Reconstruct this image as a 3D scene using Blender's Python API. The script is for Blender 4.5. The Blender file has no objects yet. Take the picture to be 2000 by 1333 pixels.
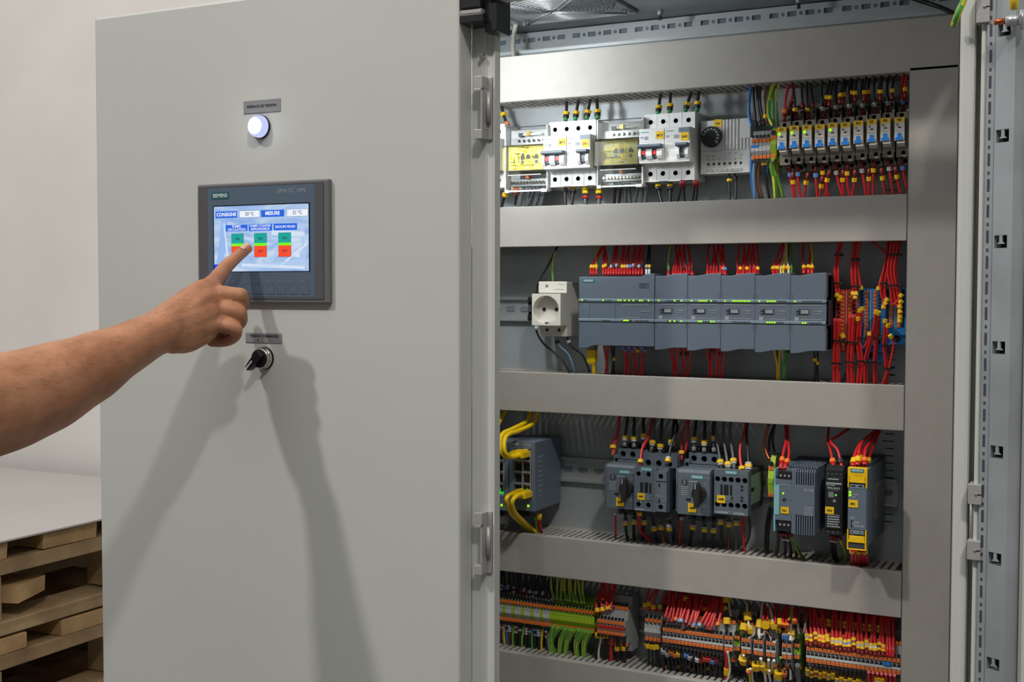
import bpy, math, random
from mathutils import Vector, Matrix
random.seed(7)
scene = bpy.context.scene
COL = scene.collection
ZC = 1.624                      # eye height of the camera above the floor
# ------------------------------------------------------------------ camera
F_PX, YAW, PITCH, ROLL, CAM_Y = 2392.54, .46874, .04227, .00142, -1.29023
_s, _c = math.sin(YAW), math.cos(YAW)
_sp, _cp = math.sin(PITCH), math.cos(PITCH)
_R0 = Vector((_c, _s, 0)); _FH = Vector((-_s, _c, 0)); _UP = Vector((0, 0, 1))
_FW = _FH * _cp - _UP * _sp; _U0 = _UP * _cp + _FH * _sp
_cr, _sr = math.cos(ROLL), math.sin(ROLL)
_RX = _R0 * _cr + _U0 * _sr; _UX = _U0 * _cr - _R0 * _sr
CAM = Vector((0, CAM_Y, ZC))
cam_data = bpy.data.cameras.new('camera'); cam = bpy.data.objects.new('camera', cam_data); COL.objects.link(cam)
cam.matrix_world = Matrix(((_RX.x, _UX.x, -_FW.x, CAM.x), (_RX.y, _UX.y, -_FW.y, CAM.y), (_RX.z, _UX.z, -_FW.z, CAM.z), (0, 0, 0, 1)))
cam_data.sensor_width = 36; cam_data.lens = F_PX / 2000 * 36; cam_data.clip_start = .01
scene.camera = cam
def ray(px, py):
    return (_RX * ((px - 1000) / F_PX) - _UX * ((py - 666.5) / F_PX) + _FW)
def at(px, py, Y):
    """point of the real plane y = Y seen at a pixel of the 2000x1333 frame (used to survey the place)"""
    d = ray(px, py); return CAM + d * ((Y - CAM.y) / d.y)
def atZ(px, py, Z):
    d = ray(px, py); return CAM + d * ((Z - CAM.z) / d.z)
# ------------------------------------------------------------------ world, lights, exposure
world = bpy.data.worlds.new('hall_light'); scene.world = world; world.use_nodes = True
wb = world.node_tree.nodes['Background']; wb.inputs[0].default_value = (.96, .98, 1.0, 1); wb.inputs[1].default_value = AMBIENT = .145
def aim(o, target):
    o.rotation_euler = (Vector(target) - o.location).to_track_quat('-Z', 'Y').to_euler()
def area(name, loc, target, size, power, color=(1, 1, 1), shape='DISK', size_y=None):
    l = bpy.data.lights.new(name, 'AREA'); l.shape = shape; l.size = size; l.energy = power; l.color = color
    if size_y: l.size_y = size_y
    o = bpy.data.objects.new(name, l); o.location = loc; COL.objects.link(o); aim(o, target); return o
area('hall_lamp_near', (-2.46, -2.45, 4.73), (-.9, 0, 1.52), .22, 74, (1, .965, .91))
area('hall_lamp_far', (1.22, -2.45, 4.75), (-.9, 0, 1.52), .24, 60, (1, .97, .92))
area('hall_strip_light', (-.5, -1.9, 4.5), (-.6, -.9, 0), 3.0, 36, (1, .98, .95), 'RECTANGLE', 1.2)
area('rear_wall_fill', (-2.7, .1, 4.4), (-2.7, .9, .8), 2.4, 29, (1, .97, .94), 'RECTANGLE', .6)  # fill area light added to brighten the rear wall and pallets
for _z, _p in ((.225, 1.6), (.362, 1.0)):
    _l = bpy.data.lights.new('cabinet_lamp_light', 'POINT'); _l.energy = _p; _l.color = (.94, .975, 1); _l.shadow_soft_size = .016
    _o = bpy.data.objects.new('cabinet_lamp_light', _l); _o.location = (-.779, .066, ZC + _z); COL.objects.link(_o)
scene.view_settings.view_transform = 'Standard'; scene.view_settings.look = 'None'
scene.view_settings.exposure = 0; scene.view_settings.gamma = 1; scene.view_settings.use_curve_mapping = False
# ------------------------------------------------------------------ materials
def lin(c):
    return tuple(((v / 255) / 12.92 if v / 255 <= .04045 else ((v / 255 + .055) / 1.055) ** 2.4) for v in c)
MATS = {}
def mat(name, rgb, rough=.5, metal=0., var=.0, vscale=40., bump=0., bscale=300., emit=None, estr=1., spec=.5, rgb2=None, sss=0., coat=0.):
    if name in MATS: return MATS[name]
    m = bpy.data.materials.new(name); m.use_nodes = True; nt = m.node_tree; b = nt.nodes['Principled BSDF']
    c = lin(rgb) + (1,)
    b.inputs['Base Color'].default_value = c; b.inputs['Roughness'].default_value = rough; b.inputs['Metallic'].default_value = metal
    b.inputs['Specular IOR Level'].default_value = spec
    if coat: b.inputs['Coat Weight'].default_value = coat; b.inputs['Coat Roughness'].default_value = .25
    if sss:
        b.inputs['Subsurface Weight'].default_value = sss; b.inputs['Subsurface Radius'].default_value = (.006, .0025, .0015); b.inputs['Subsurface Scale'].default_value = 1.
    if var or bump:
        tc = nt.nodes.new('ShaderNodeTexCoord')
    if var:
        n = nt.nodes.new('ShaderNodeTexNoise'); n.inputs['Scale'].default_value = vscale; n.inputs['Detail'].default_value = 4
        nt.links.new(tc.outputs['Object'], n.inputs['Vector'])
        r = nt.nodes.new('ShaderNodeMapRange'); r.inputs[1].default_value = .3; r.inputs[2].default_value = .7
        nt.links.new(n.outputs[0], r.inputs[0])
        mx = nt.nodes.new('ShaderNodeMix'); mx.data_type = 'RGBA'
        mx.inputs[6].default_value = tuple(max(0, v * (1 - var)) for v in c[:3]) + (1,)
        mx.inputs[7].default_value = (lin(rgb2) + (1,)) if rgb2 else tuple(min(1, v * (1 + var)) for v in c[:3]) + (1,)
        nt.links.new(r.outputs[0], mx.inputs[0]); nt.links.new(mx.outputs[2], b.inputs['Base Color'])
    if bump:
        n2 = nt.nodes.new('ShaderNodeTexNoise'); n2.inputs['Scale'].default_value = bscale; n2.inputs['Detail'].default_value = 3
        nt.links.new(tc.outputs['Object'], n2.inputs['Vector'])
        bp = nt.nodes.new('ShaderNodeBump'); bp.inputs['Strength'].default_value = bump; bp.inputs['Distance'].default_value = .002
        nt.links.new(n2.outputs[0], bp.inputs['Height']); nt.links.new(bp.outputs[0], b.inputs['Normal'])
    if emit:
        b.inputs['Emission Color'].default_value = lin(emit) + (1,); b.inputs['Emission Strength'].default_value = estr
    MATS[name] = m; return m
def emis(name, rgb, s=1.0): return mat(name, (10, 10, 10), .4, emit=rgb, estr=s, spec=.2)
DOOR = mat('light_grey_powder_coat', (196, 197, 192), .42, var=.02, vscale=6, bump=.10, bscale=900)
DUCT = mat('grey_pvc', (166, 162, 155), .5, var=.03, vscale=60)
DUCTB = mat('grey_pvc_slotted', (164, 161, 154), .55)
ZINC = mat('galvanised_steel', (166, 172, 175), .45, metal=.35, var=.13, vscale=14, bump=.03, bscale=200)
ZPALE = mat('pale_zinc_profile', (208, 213, 215), .42, metal=.12, var=.04, vscale=20)
STEEL = mat('zinc_plated_rail', (184, 188, 190), .36, metal=.55, var=.05, vscale=30)
BRACKET = mat('cast_zinc_bracket', (176, 174, 172), .45, metal=.35, bump=.05, bscale=500)
CHROME = mat('chrome', (215, 210, 200), .14, metal=1)
COPPER = mat('copper', (196, 106, 62), .3, metal=.9)
BLACKP = mat('black_plastic', (26, 26, 27), .4)
DARK = mat('dark_parts_and_shade', (14, 15, 17), .7)  # black for dark parts; also paints in the shade of holes and gaps
DHOLE = mat('screw_hole_shade', (38, 44, 48), .5, metal=.2)  # hole walls, bottoms and flat discs carry their shade in this colour
WHITEP = mat('white_plastic', (226, 227, 226), .38)
OFFWH = mat('off_white_plastic', (222, 219, 208), .36)
TGREY = mat('thermostat_grey', (205, 206, 204), .45)
SGREY = mat('blue_grey_plastic', (98, 110, 124), .45, bump=.04, bscale=1500)
SGREYL = mat('blue_grey_strip', (124, 139, 151), .35)
SGREYD = mat('blue_grey_dark_plastic', (62, 68, 76), .5)
SIRI = mat('contactor_grey', (92, 103, 112), .45)
SIRID = mat('contactor_dark_grey', (60, 65, 70), .5)
PETROL = mat('petrol_logo', (88, 178, 186), .45)
PETROLD = mat('petrol_dark', (24, 128, 134), .4)
TURQ = mat('turquoise_strip', (120, 186, 188), .45)
YELM = mat('yellow_label', (238, 192, 22), .5)
YELP = mat('yellow_plastic', (242, 196, 12), .42)
YELC = mat('yellow_cable', (238, 200, 10), .35)
ORB = mat('orange_button', (236, 126, 58), .5)
TERM = mat('terminal_grey', (158, 160, 161), .5)
TERML = mat('terminal_light_grey', (196, 198, 198), .5)
TERMG = mat('terminal_green', (132, 172, 30), .5, var=.05, vscale=200)
TERMGY = mat('terminal_green_yellow', (166, 190, 44), .5)
TERMR = mat('terminal_red', (188, 48, 36), .5)
TERMB = mat('terminal_blue', (24, 120, 190), .5)
BLUEP = mat('blue_plastic', (28, 124, 214), .42)
REDP = mat('red_plastic', (216, 50, 44), .45)
RELB = mat('relay_white', (214, 208, 200), .45)
RELS = mat('relay_socket_beige', (140, 132, 118), .55)
INK = mat('black_print', (28, 27, 27), .6)
INKW = mat('white_print', (196, 202, 206), .6)
INKG = mat('grey_print', (150, 155, 160), .6)
LEDG = emis('led_green_yellow', (170, 250, 30), 1.1)
LEDGR = emis('led_green', (40, 240, 60), 1.0)
LEDOFF = mat('led_off', (60, 70, 78), .4)
PLATEG = mat('engraved_label_grey', (146, 146, 148), .4, metal=.15)
WOOD = mat('pine', (176, 138, 92), .6, var=.25, vscale=9, bump=.15, bscale=60, rgb2=(206, 172, 124))
WOODD = mat('pine_weathered', (150, 122, 88), .7, var=.3, vscale=7, bump=.15, bscale=60, rgb2=(186, 160, 118))
W_RED = mat('wire_red', (204, 40, 42), .33)
W_BLK = mat('wire_black', (34, 34, 36), .38)
W_GRY = mat('wire_grey', (96, 98, 102), .4)
W_BLU = mat('wire_blue', (52, 118, 192), .35)
W_LBL = mat('wire_light_blue', (110, 150, 190), .35)
W_BRN = mat('wire_brown', (108, 66, 44), .4)
W_WHT = mat('wire_white', (220, 216, 204), .4)
W_YEL = mat('wire_yellow', (224, 190, 40), .35)
W_GRN = mat('wire_green', (74, 150, 62), .35)
W_YST = mat('wire_yellow_stripe', (222, 206, 60), .35)
F_GRN = mat('ferrule_green', (44, 140, 78), .4)
F_ORG = mat('ferrule_orange', (206, 116, 60), .4)
F_DRD = mat('ferrule_dark_red', (128, 30, 30), .4)
F_WHT = mat('ferrule_white', (226, 226, 226), .4)
F_GRY = mat('ferrule_grey', (120, 122, 126), .4)
M_BLU = mat('marker_blue', (96, 140, 206), .5)
M_BLK = mat('marker_black', (40, 38, 42), .5)
M_LGR = mat('marker_grey', (176, 176, 182), .5)
M_ORG = mat('marker_orange', (238, 120, 40), .5)
# ------------------------------------------------------------------ mesh builder
class MB:
    def __init__(s): s.v = []; s.f = []; s.m = []; s.sm = []; s.mats = []
    def mi(s, m):
        if m not in s.mats: s.mats.append(m)
        return s.mats.index(m)
    def face(s, idx, m, sm=False): s.f.append(tuple(idx)); s.m.append(s.mi(m)); s.sm.append(sm)
    def poly(s, pts, m, sm=False):
        k = len(s.v); s.v += [tuple(p) for p in pts]; s.face(range(k, k + len(pts)), m, sm); return s
    def box(s, x0, x1, y0, y1, z0, z1, m, front=None):
        k = len(s.v)
        s.v += [(x0, y0, z0), (x1, y0, z0), (x1, y1, z0), (x0, y1, z0), (x0, y0, z1), (x1, y0, z1), (x1, y1, z1), (x0, y1, z1)]
        for n, q in enumerate(((0, 3, 2, 1), (4, 5, 6, 7), (0, 1, 5, 4), (1, 2, 6, 5), (2, 3, 7, 6), (3, 0, 4, 7))):
            s.face([k + i for i in q], front if (front and n == 2) else m)
        return s
    def prism(s, prof, a0, a1, axis, m, capm=None):
        """closed profile extruded along an axis: 'x' profile is (y,z), 'y' profile is (x,z), 'z' profile is (x,y)"""
        k = len(s.v); n = len(prof)
        for a in (a0, a1):
            for p, q in prof:
                s.v.append((a, p, q) if axis == 'x' else ((p, a, q) if axis == 'y' else (p, q, a)))
        for i in range(n):
            j = (i + 1) % n; s.face((k + i, k + j, k + n + j, k + n + i), m)
        s.face([k + i for i in range(n)][::-1], capm or m); s.face([k + n + i for i in range(n)], capm or m)
        return s
    def cyl(s, c, axis, r, h, m, n=16, r2=None, capm=None, sm=True):
        """from c along +axis by h"""
        k = len(s.v); r2 = r if r2 is None else r2
        for hh, rr in ((0, r), (h, r2)):
            for i in range(n):
                a = 2 * math.pi * i / n; u, w = rr * math.cos(a), rr * math.sin(a)
                s.v.append({'x': (c[0] + hh, c[1] + u, c[2] + w), 'y': (c[0] + u, c[1] + hh, c[2] + w), 'z': (c[0] + u, c[1] + w, c[2] + hh)}[axis])
        for i in range(n):
            j = (i + 1) % n; s.face((k + i, k + j, k + n + j, k + n + i), m, sm)
        s.face([k + i for i in range(n)][::-1], capm or m); s.face([k + n + i for i in range(n)], capm or m)
        return s
    def hole(s, x0, x1, z0, z1, y, cx, cz, r, depth, m, hm=None, bm=None, n=16):
        """rectangular front face (facing -y) with a round hole sunk into it"""
        hm = hm or m; bm = bm or DHOLE
        ang = [2 * math.pi * i / n for i in range(n)]
        for X, Z in ((x0, z0), (x1, z0), (x1, z1), (x0, z1)):
            a = math.atan2(Z - cz, X - cx) % (2 * math.pi)
            j = min(range(n), key=lambda i: min(abs(ang[i] - a), 2 * math.pi - abs(ang[i] - a))); ang[j] = a
        ang.sort(); k = len(s.v); n = len(ang)
        for a in ang:
            ca, sa = math.cos(a), math.sin(a); t = 1e9
            if ca > 1e-9: t = min(t, (x1 - cx) / ca)
            if ca < -1e-9: t = min(t, (x0 - cx) / ca)
            if sa > 1e-9: t = min(t, (z1 - cz) / sa)
            if sa < -1e-9: t = min(t, (z0 - cz) / sa)
            s.v += [(cx + t * ca, y, cz + t * sa), (cx + r * ca, y, cz + r * sa), (cx + r * ca, y + depth, cz + r * sa)]
        for i in range(n):
            j = (i + 1) % n
            s.face((k + 3 * i, k + 3 * j, k + 3 * j + 1, k + 3 * i + 1), m); s.face((k + 3 * i + 1, k + 3 * j + 1, k + 3 * j + 2, k + 3 * i + 2), hm)
        s.face([k + 3 * i + 2 for i in range(n)], bm)
        k = len(s.v); s.v += [(x0, y, z0), (x1, y, z0), (x1, y, z1), (x0, y, z1), (x0, y + depth, z0), (x1, y + depth, z0), (x1, y + depth, z1), (x0, y + depth, z1)]
        for i in range(4): j = (i + 1) % 4; s.face((k + i, k + 4 + i, k + 4 + j, k + j), m)
        return s
    def tube(s, pts, r, m, n=8, stripe=None, caps=True, rs=None):
        P = [Vector(p) for p in pts]; k = len(s.v); N = len(P)
        t0 = (P[1] - P[0]).normalized(); ref = Vector((0, 1, 0)) if abs(t0.y) < .9 else Vector((1, 0, 0))
        u = t0.cross(ref).normalized()
        for i, p in enumerate(P):
            t = ((P[min(i + 1, N - 1)] - P[max(i - 1, 0)]).normalized()) if N > 1 else t0
            u = (u - t * u.dot(t)).normalized(); w = t.cross(u); rr = rs[i] if rs else r
            for j in range(n):
                a = 2 * math.pi * j / n; s.v.append(tuple(p + u * (rr * math.cos(a)) + w * (rr * math.sin(a))))
        for i in range(N - 1):
            for j in range(n):
                q = (j + 1) % n
                mm = stripe if (stripe and ((j * 8 // n) + i // 6) % 8 in (0, 1, 4, 5)) else m
                s.face((k + i * n + j, k + i * n + q, k + (i + 1) * n + q, k + (i + 1) * n + j), mm, True)
        if caps:
            s.face([k + j for j in range(n)][::-1], m); s.face([k + (N - 1) * n + j for j in range(n)], m)
        return s
    def xform(s, M):
        s.v = [tuple(M @ Vector(v)) for v in s.v]; return s
    def shift(s, d): s.v = [(a + d[0], b + d[1], c + d[2]) for a, b, c in s.v]; return s
    def mesh(s, name):
        me = bpy.data.meshes.new(name); me.from_pydata(s.v, [], s.f)
        for m in s.mats: me.materials.append(m)
        me.polygons.foreach_set('material_index', s.m); me.polygons.foreach_set('use_smooth', s.sm); me.update(); return me
def obj(name, data, parent=None, loc=(0, 0, 0)):
    o = bpy.data.objects.new(name, data); COL.objects.link(o); o.location = loc
    if parent: o.parent = parent
    return o
def part(name, mb, parent, loc=(0, 0, 0), bevel=0, label=None, seg=2):
    o = obj(name, mb.mesh(name) if isinstance(mb, MB) else mb, parent, loc)
    if bevel:
        b = o.modifiers.new('edge', 'BEVEL'); b.width = bevel; b.segments = seg; b.limit_method = 'ANGLE'; b.angle_limit = .6
    if label: o['label'] = label
    if name in ('printing', 'side_print', 'top_grille'): o['kind'] = 'stuff'
    return o
def tag(o, label, cat, group=None):
    o['label'] = label; o['category'] = cat
    if group: o['group'] = group
    return o
def thing(name, label, cat, loc=(0, 0, 0), group=None):
    o = obj(name, None, None, loc); o.empty_display_size = .02; return tag(o, label, cat, group)
def clone(root, loc, label=None, group=None):
    r = root.copy(); COL.objects.link(r); r.location = loc
    if label: r['label'] = label
    if group: r['group'] = group
    for ch in list(root.children):
        c = ch.copy(); COL.objects.link(c); c.parent = r
        for g in ch.children:
            d = g.copy(); COL.objects.link(d); d.parent = c
    return r
def structure(name, mb):
    o = obj(name, mb.mesh(name)); o['kind'] = 'structure'; return o
TXT = {}
def text(s, size, m, parent, loc, align='CENTER', bold=.0, rotz=None, name='lettering', stretch=1.0, vertical=False):
    key = (s, round(size, 5), m.name, align, bold, stretch)
    if key not in TXT:
        cu = bpy.data.curves.new('lettering', 'FONT'); cu.body = s; cu.size = size; cu.align_x = align; cu.align_y = 'CENTER'; cu.offset = bold * size; cu.resolution_u = 2
        to = bpy.data.objects.new('tmp', cu); COL.objects.link(to); bpy.context.view_layer.update()
        me = bpy.data.meshes.new_from_object(to.evaluated_get(bpy.context.evaluated_depsgraph_get()))
        bpy.data.objects.remove(to); bpy.data.curves.remove(cu)
        me.name = 'lettering'; me.materials.clear(); me.materials.append(m)
        me.transform(Matrix.Rotation(math.pi / 2, 4, 'X') @ Matrix.Scale(stretch, 4, (1, 0, 0))); TXT[key] = me
    o = obj(name, TXT[key], parent, loc)
    if vertical: o.rotation_euler = (0, -math.pi / 2, 0)
    return o
ORD = 'first second third fourth fifth sixth seventh eighth ninth tenth eleventh twelfth thirteenth fourteenth fifteenth sixteenth seventeenth eighteenth nineteenth twentieth twenty-first twenty-second twenty-third twenty-fourth twenty-fifth twenty-sixth twenty-seventh twenty-eighth twenty-ninth thirtieth'.split()
def nth(i, n):
    """i counted from 0, of n, from the left"""
    if n == 1: return 'single'
    if i == 0: return 'leftmost'
    if i == n - 1: return 'rightmost'
    return ORD[i]
# ------------------------------------------------------------------ wires
def smooth_path(P, k=5):
    if len(P) == 2:
        return [P[0].lerp(P[1], i / 3) for i in range(4)]
    Q = [P[0] * 2 - P[1]] + P + [P[-1] * 2 - P[-2]]; out = []
    for i in range(1, len(Q) - 2):
        a, b, c, d = Q[i - 1:i + 3]
        for j in range(k):
            t = j / k
            out.append(.5 * ((2 * b) + (c - a) * t + (2 * a - 5 * b + 4 * c - d) * t * t + (3 * b - a - 3 * c + d) * t ** 3))
    out.append(P[-1]); return out
def along(path, dist):
    """point and direction at a distance from the END of the path"""
    for i in range(len(path) - 1, 0, -1):
        L = (path[i] - path[i - 1]).length
        if dist <= L or i == 1: return path[i].lerp(path[i - 1], min(1, dist / max(L, 1e-9))), (path[i - 1] - path[i]).normalized()
        dist -= L
SLEEVE = {}
def sleeve(m, r, l, square):
    key = (m.name, round(r, 5), round(l, 5), square)
    if key not in SLEEVE:
        mb = MB()
        if square:
            q = r * .45; pr = [(-r, -r + q), (-r + q, -r), (r - q, -r), (r, -r + q), (r, r - q), (r - q, r), (-r + q, r), (-r, r - q)]
            mb.prism(pr, -l / 2, l / 2, 'z', m)
        else: mb.cyl((0, 0, -l / 2), 'z', r, l, m, 8)
        SLEEVE[key] = mb.mesh('sleeve')
    return SLEEVE[key]
def sleeve_on(o, path, name, dist, m, r, l, square=True):
    p, d = along(path, dist)
    c = obj(name, sleeve(m, r, l, square), o, p - o.location); c.rotation_euler = d.to_track_quat('Z', 'X').to_euler(); return c
def wire(name, m, pts, label, group=None, r=.0014, marks=(), fer=None, stripe=None, sides=8, cat='wire'):
    """pts: (px, py, Y) surveyed or Vectors; the last point is the end in the device. marks: (distance from that end, material)"""
    P = [at(*p) if isinstance(p, tuple) else p for p in pts]
    path = smooth_path(P); o0 = path[-1].copy()
    mb = MB().tube([p - o0 for p in path], r, m, sides, stripe)
    o = obj(name, mb.mesh(name), None, o0); tag(o, label, cat, group)
    for k in marks:
        d, mm = k[0], k[1]; l = k[2] if len(k) > 2 else .004; rr = k[3] if len(k) > 3 else r * 1.75
        sleeve_on(o, path, 'wire_marker', d, mm, rr, l)
    if fer:
        mm = fer[0]; l = fer[1] if len(fer) > 1 else .009; rr = fer[2] if len(fer) > 2 else r * 1.35
        sleeve_on(o, path, 'ferrule', l / 2, mm, rr, l, False)
    return o
# ================================================================== the hall
WALL = mat('white_plaster_wall', (222, 218, 214), .8, var=.05, vscale=3, bump=.08, bscale=40)
FLOOR = mat('concrete_floor', (120, 118, 114), .7, var=.12, vscale=5, bump=.05)
structure('floor', MB().box(-6, 5, -6, 1.45, -.05, 0, FLOOR))
structure('wall_back', MB().box(-6, 5, 1.40, 1.55, 0, 4.6, WALL))
# ================================================================== electrical cabinet
cab = thing('electrical_cabinet', 'large light grey control cabinet with left door shut and right door open', 'cabinet', (-.715, .21, 0))
O = Vector((-.715, .21, 0))
def cpart(name, mb, **k): return part(name, mb.shift(-O), cab, **k)
ZT = ZC + .3818; XL, XR = -1.3145, -.1150; YB = .43
cpart('side_panel', MB().box(XL + .004, XL + .006, .036, YB, .1, ZC + .392, DOOR))
cpart('side_panel', MB().box(XR - .004, XR - .002, .036, YB, .1, ZC + .392, DOOR))
cpart('back_panel', MB().box(XL + .006, XR - .004, YB, YB + .002, .1, ZC + .394, ZINC))
cpart('roof_panel', MB().box(XL + .004, XR - .002, .090, YB + .002, ZC + .397, ZC + .400, DOOR).box(XL + .01, XR - .01, .06, YB, ZC + .394, ZC + .397, ZINC))
cpart('plinth', MB().box(XL + .02, XR - .02, .03, YB, 0, .1, SGREYD))
cpart('bottom_panel', MB().box(XL + .006, XR - .004, .04, YB, .1, .102, ZINC))
PY = .318
mp = MB().box(-1.27, -.17, PY, PY + .003, .16, ZC + .3462, ZINC)
mp.prism([(PY, ZC + .3462), (PY - .002, ZC + .3462), (PY - .002, ZC + .3415), (PY, ZC + .3405)], -1.27, -.17, 'x', ZPALE)
mpo = cpart('mounting_plate', mp)
tk = MB()
for z0, n in ((.13, 16), (-.02, 20), (-.19, 22), (-.46, 14)):
    for k in range(n):
        z = ZC + z0 + .09 - k * .0094 * 1.0
        w = .011 if k % 5 else .015
        tk.box(-.268 - w, -.268, PY - .0004, PY, z, z + .0011, DARK)
tko = part('ruler_mark', tk.shift(-O), mpo); tko['kind'] = 'stuff'
# top rail with slots and holes at the back of the roof
ry, z0, z1 = .41, ZC + .3700, ZC + .3925
rail = MB().box(-1.28, -.13, ry, ry + .002, ZC + .3845, z1, ZPALE).box(-1.28, -.13, ry, ry + .002, z0, ZC + .3775, ZPALE)
xs = at(1089, 75, ry).x % .025 - 1.30
x = xs; i = 0; last = -1.28
while x < -.135:
    if x > -1.27:
        rail.box(last, x, ry, ry + .002, ZC + .3775, ZC + .3845, ZPALE)
        last = x + .0125
    x += .025; i += 1
rail.box(last, -.13, ry, ry + .002, ZC + .3775, ZC + .3845, ZPALE)
k = 0; x = xs
while x < -.14:
    if x > -1.26 and (k - 1) % 4 != 3:
        cx = x + .01875
        rail.cyl((cx, ry - .0004, ZC + .381), 'y', .0027, .0006, SGREYL, 12)
    x += .025; k += 1
rail.box(-1.28, -.13, ry + .003, ry + .005, z0, z1, SGREYL)  # grey backing paints the lit interior behind the slots
rail.box(-1.28, -.13, ry - .012, ry, z0 - .002, z0, ZPALE).box(-1.28, -.13, ry - .012, ry - .010, z0 - .020, z0 - .002, ZPALE).box(-1.28, -.13, ry + .012, ry + .014, ZC + .35, ZC + .394, ZPALE)
cpart('perforated_rail', rail)
# frame post between the two doorways' right end and the open door
cpart('frame_post', MB().box(-.69, -.158, .006, .034, ZC + .344, ZC + .388, DOOR))  # header beam out of view, added to shade the upper rows
cpart('frame_post', MB().box(-.1580, -.1432, .002, .034, .1, ZC + .41, DOOR), bevel=.004)
cpart('frame_post', MB().box(-.1432, -.1255, .031, .036, .1, ZC + .41, DOOR))
cpart('frame_post', MB().box(XL + .006, XL + .04, .036, .06, .1, ZC + .385, DOOR), bevel=.003)
# ---- left door (closed)
ld = cpart('door', MB().box(XL, -.7247, 0, .034, .1, ZT, DOOR), bevel=.0035, label='left cabinet door, shut, with the operator panel in it')
def sub(name, mb, par, **k): return part(name, mb.shift(-O), par, **k)
sub('edge_strip', MB().box(-.7247, -.6945, .032, .0335, .1, ZC + .372, DOOR).box(-.6945, -.6922, .0300, .0440, .1, ZC + .372, DOOR)
    .box(-.7120, -.7035, .0312, .0322, .1, ZC + .318, DOOR), ld)
sub('corner_cap', MB().box(-.7245, -.6925, .000, .034, ZC + .3165, ZC + .3275, BLACKP).box(-.6960, -.6790, .010, .046, ZC + .306, ZC + .3817, BLACKP)
    .box(-.7245, -.6965, .002, .032, ZC + .3275, ZC + .3340, BRACKET).box(-.7245, -.6965, .000, .034, ZC + .3340, ZC + .3817, BLACKP), ld, bevel=.0015)
sub('stud', MB().cyl((-.7085, .025, ZC + .282), 'y', .0032, .007, CHROME, 12).cyl((-.7085, .0235, ZC + .282), 'y', .0022, .002, CHROME, 10), ld)
for zt, zb in ((148, 271), (1003, 1124)):
    a = at(936, zt, .014).z; b = at(936, zb, .014).z; h = a - b
    br = MB().box(-.7125, -.7012, .014, .032, a - h * .19, a, BRACKET).box(-.7125, -.7012, .014, .032, b, b + h * .15, BRACKET)
    br.box(-.7034, -.7012, .014, .032, b + h * .15, a - h * .19, BRACKET).box(-.7012, -.6955, .0285, .032, b, a, BRACKET)
    br.prism([(.014, a - h * .19), (.014, a - h * .24), (.022, a - h * .19)], -.7125, -.7012, 'x', BRACKET)
    bo = sub('latch_bracket', br, ld, bevel=.0006)
    sub('roller', MB().cyl((-.6985, .0255, b + h * .28), 'z', .0030, h * .48, BRACKET, 14), ld)
# ---- right door, swung open, seen from inside near its hinges
H0 = Vector((-.1230, -.012, 0)); D = Vector((.866, -.5, 0)); Nn = Vector((-.5, -.866, 0))
MR = Matrix(((D.x, Nn.x, 0, H0.x), (D.y, Nn.y, 0, H0.y), (0, 0, 1, 0), (0, 0, 0, 1)))
rd = sub('door', MB().box(.004, .60, -.034, -.022, .1, ZT, DOOR).box(.0225, .60, -.022, -.020, .12, ZT - .02, DOOR).xform(MR), cab, label='right cabinet door, swung wide open')
sub('edge_strip', MB().box(-.1370, -.1315, -.006, .026, .1, ZT, DOOR), rd, bevel=.002)
st = MB()
p0 = at(1938, 700, -.012); w_ = .0212
hz = [at(1950, y, -.02).z for y in (57, 265, 472, 680, 885, 1095, 1302)]
hh = .0062
zs = [.1]
for z in sorted(hz): zs += [z - hh, z + hh]
zs.append(ZT)
for i in range(0, len(zs) - 1, 2): st.box(0, w_, -.020, 0, zs[i], zs[i + 1], ZINC)
for z in hz:
    st.box(0, .0018, -.020, 0, z - hh, z + hh, ZINC).box(.0160, w_, -.020, 0, z - hh, z + hh, ZINC)
    st.box(.0018, .0160, -.020, -.012, z - hh, z + hh, DARK)
    st.prism([(.0073, z + hh), (.0105, z + hh), (.0105, z - .0002), (.0128, z - .0022), (.0050, z - .0022), (.0073, z - .0002)], -.002, -.0003, 'y', ZINC)
st.xform(MR)
st.box(-.1313, -.1236, -.010, -.006, .1, ZT, ZINC)
k = .12
while k < ZT:
    st.box(-.1290, -.1268, -.0104, -.010, k, k + .012, SGREYD).box(-.1288, -.1270, -.0104, -.010, k + .0165, k + .0195, SGREYD); k += .025
so = sub('perforated_strip', st, rd)
for (y0, y1) in ((-12, 48), (945, 984), (1055, 1092)):
    zt = at(1910, y0, -.004).z; zb = at(1910, y1, -.004).z
    hb = MB().box(-.1415, -.1290, -.0125, .020, zb, zt, BRACKET)
    zc = (zt + zb) / 2
    hb.cyl((-.1340, -.0135, zc), 'y', .0015, .003, CHROME, 8).box(-.1335, -.129, -.0130, -.0120, zc - .0006, zc + .0006, DARK)
    sub('hinge_block', hb, rd, bevel=.0012)
sub('hinge_pin', MB().cyl((-.1395, .002, at(1910, 1060, 0).z), 'z', .0018, at(1910, 980, 0).z - at(1910, 1060, 0).z, BRACKET, 10)
    .box(-.1345, -.1315, -.004, .02, at(1910, 1060, 0).z, at(1910, 980, 0).z, DARK), rd)
q = at(1966, 41, -.03)
sub('earth_stud', MB().tube([q + Vector((-.011, 0, 0)), q], .0030, COPPER, 12).tube([q + Vector((-.0008, 0, 0)), q + Vector((.012, 0, 0))], .0052, STEEL, 6)
    .tube([q + Vector((.012, 0, 0)), q + Vector((.016, 0, 0))], .0095, STEEL, 16), rd)
wire('earth_cable', W_GRN, [at(1893, -30, -.02), at(1880, 5, -.02), at(1869, 32, -.02), at(1863, 49, -.01)], 'thick green and yellow earth cable hanging at the top of the door opening', None, .0033, stripe=W_YST)
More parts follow.
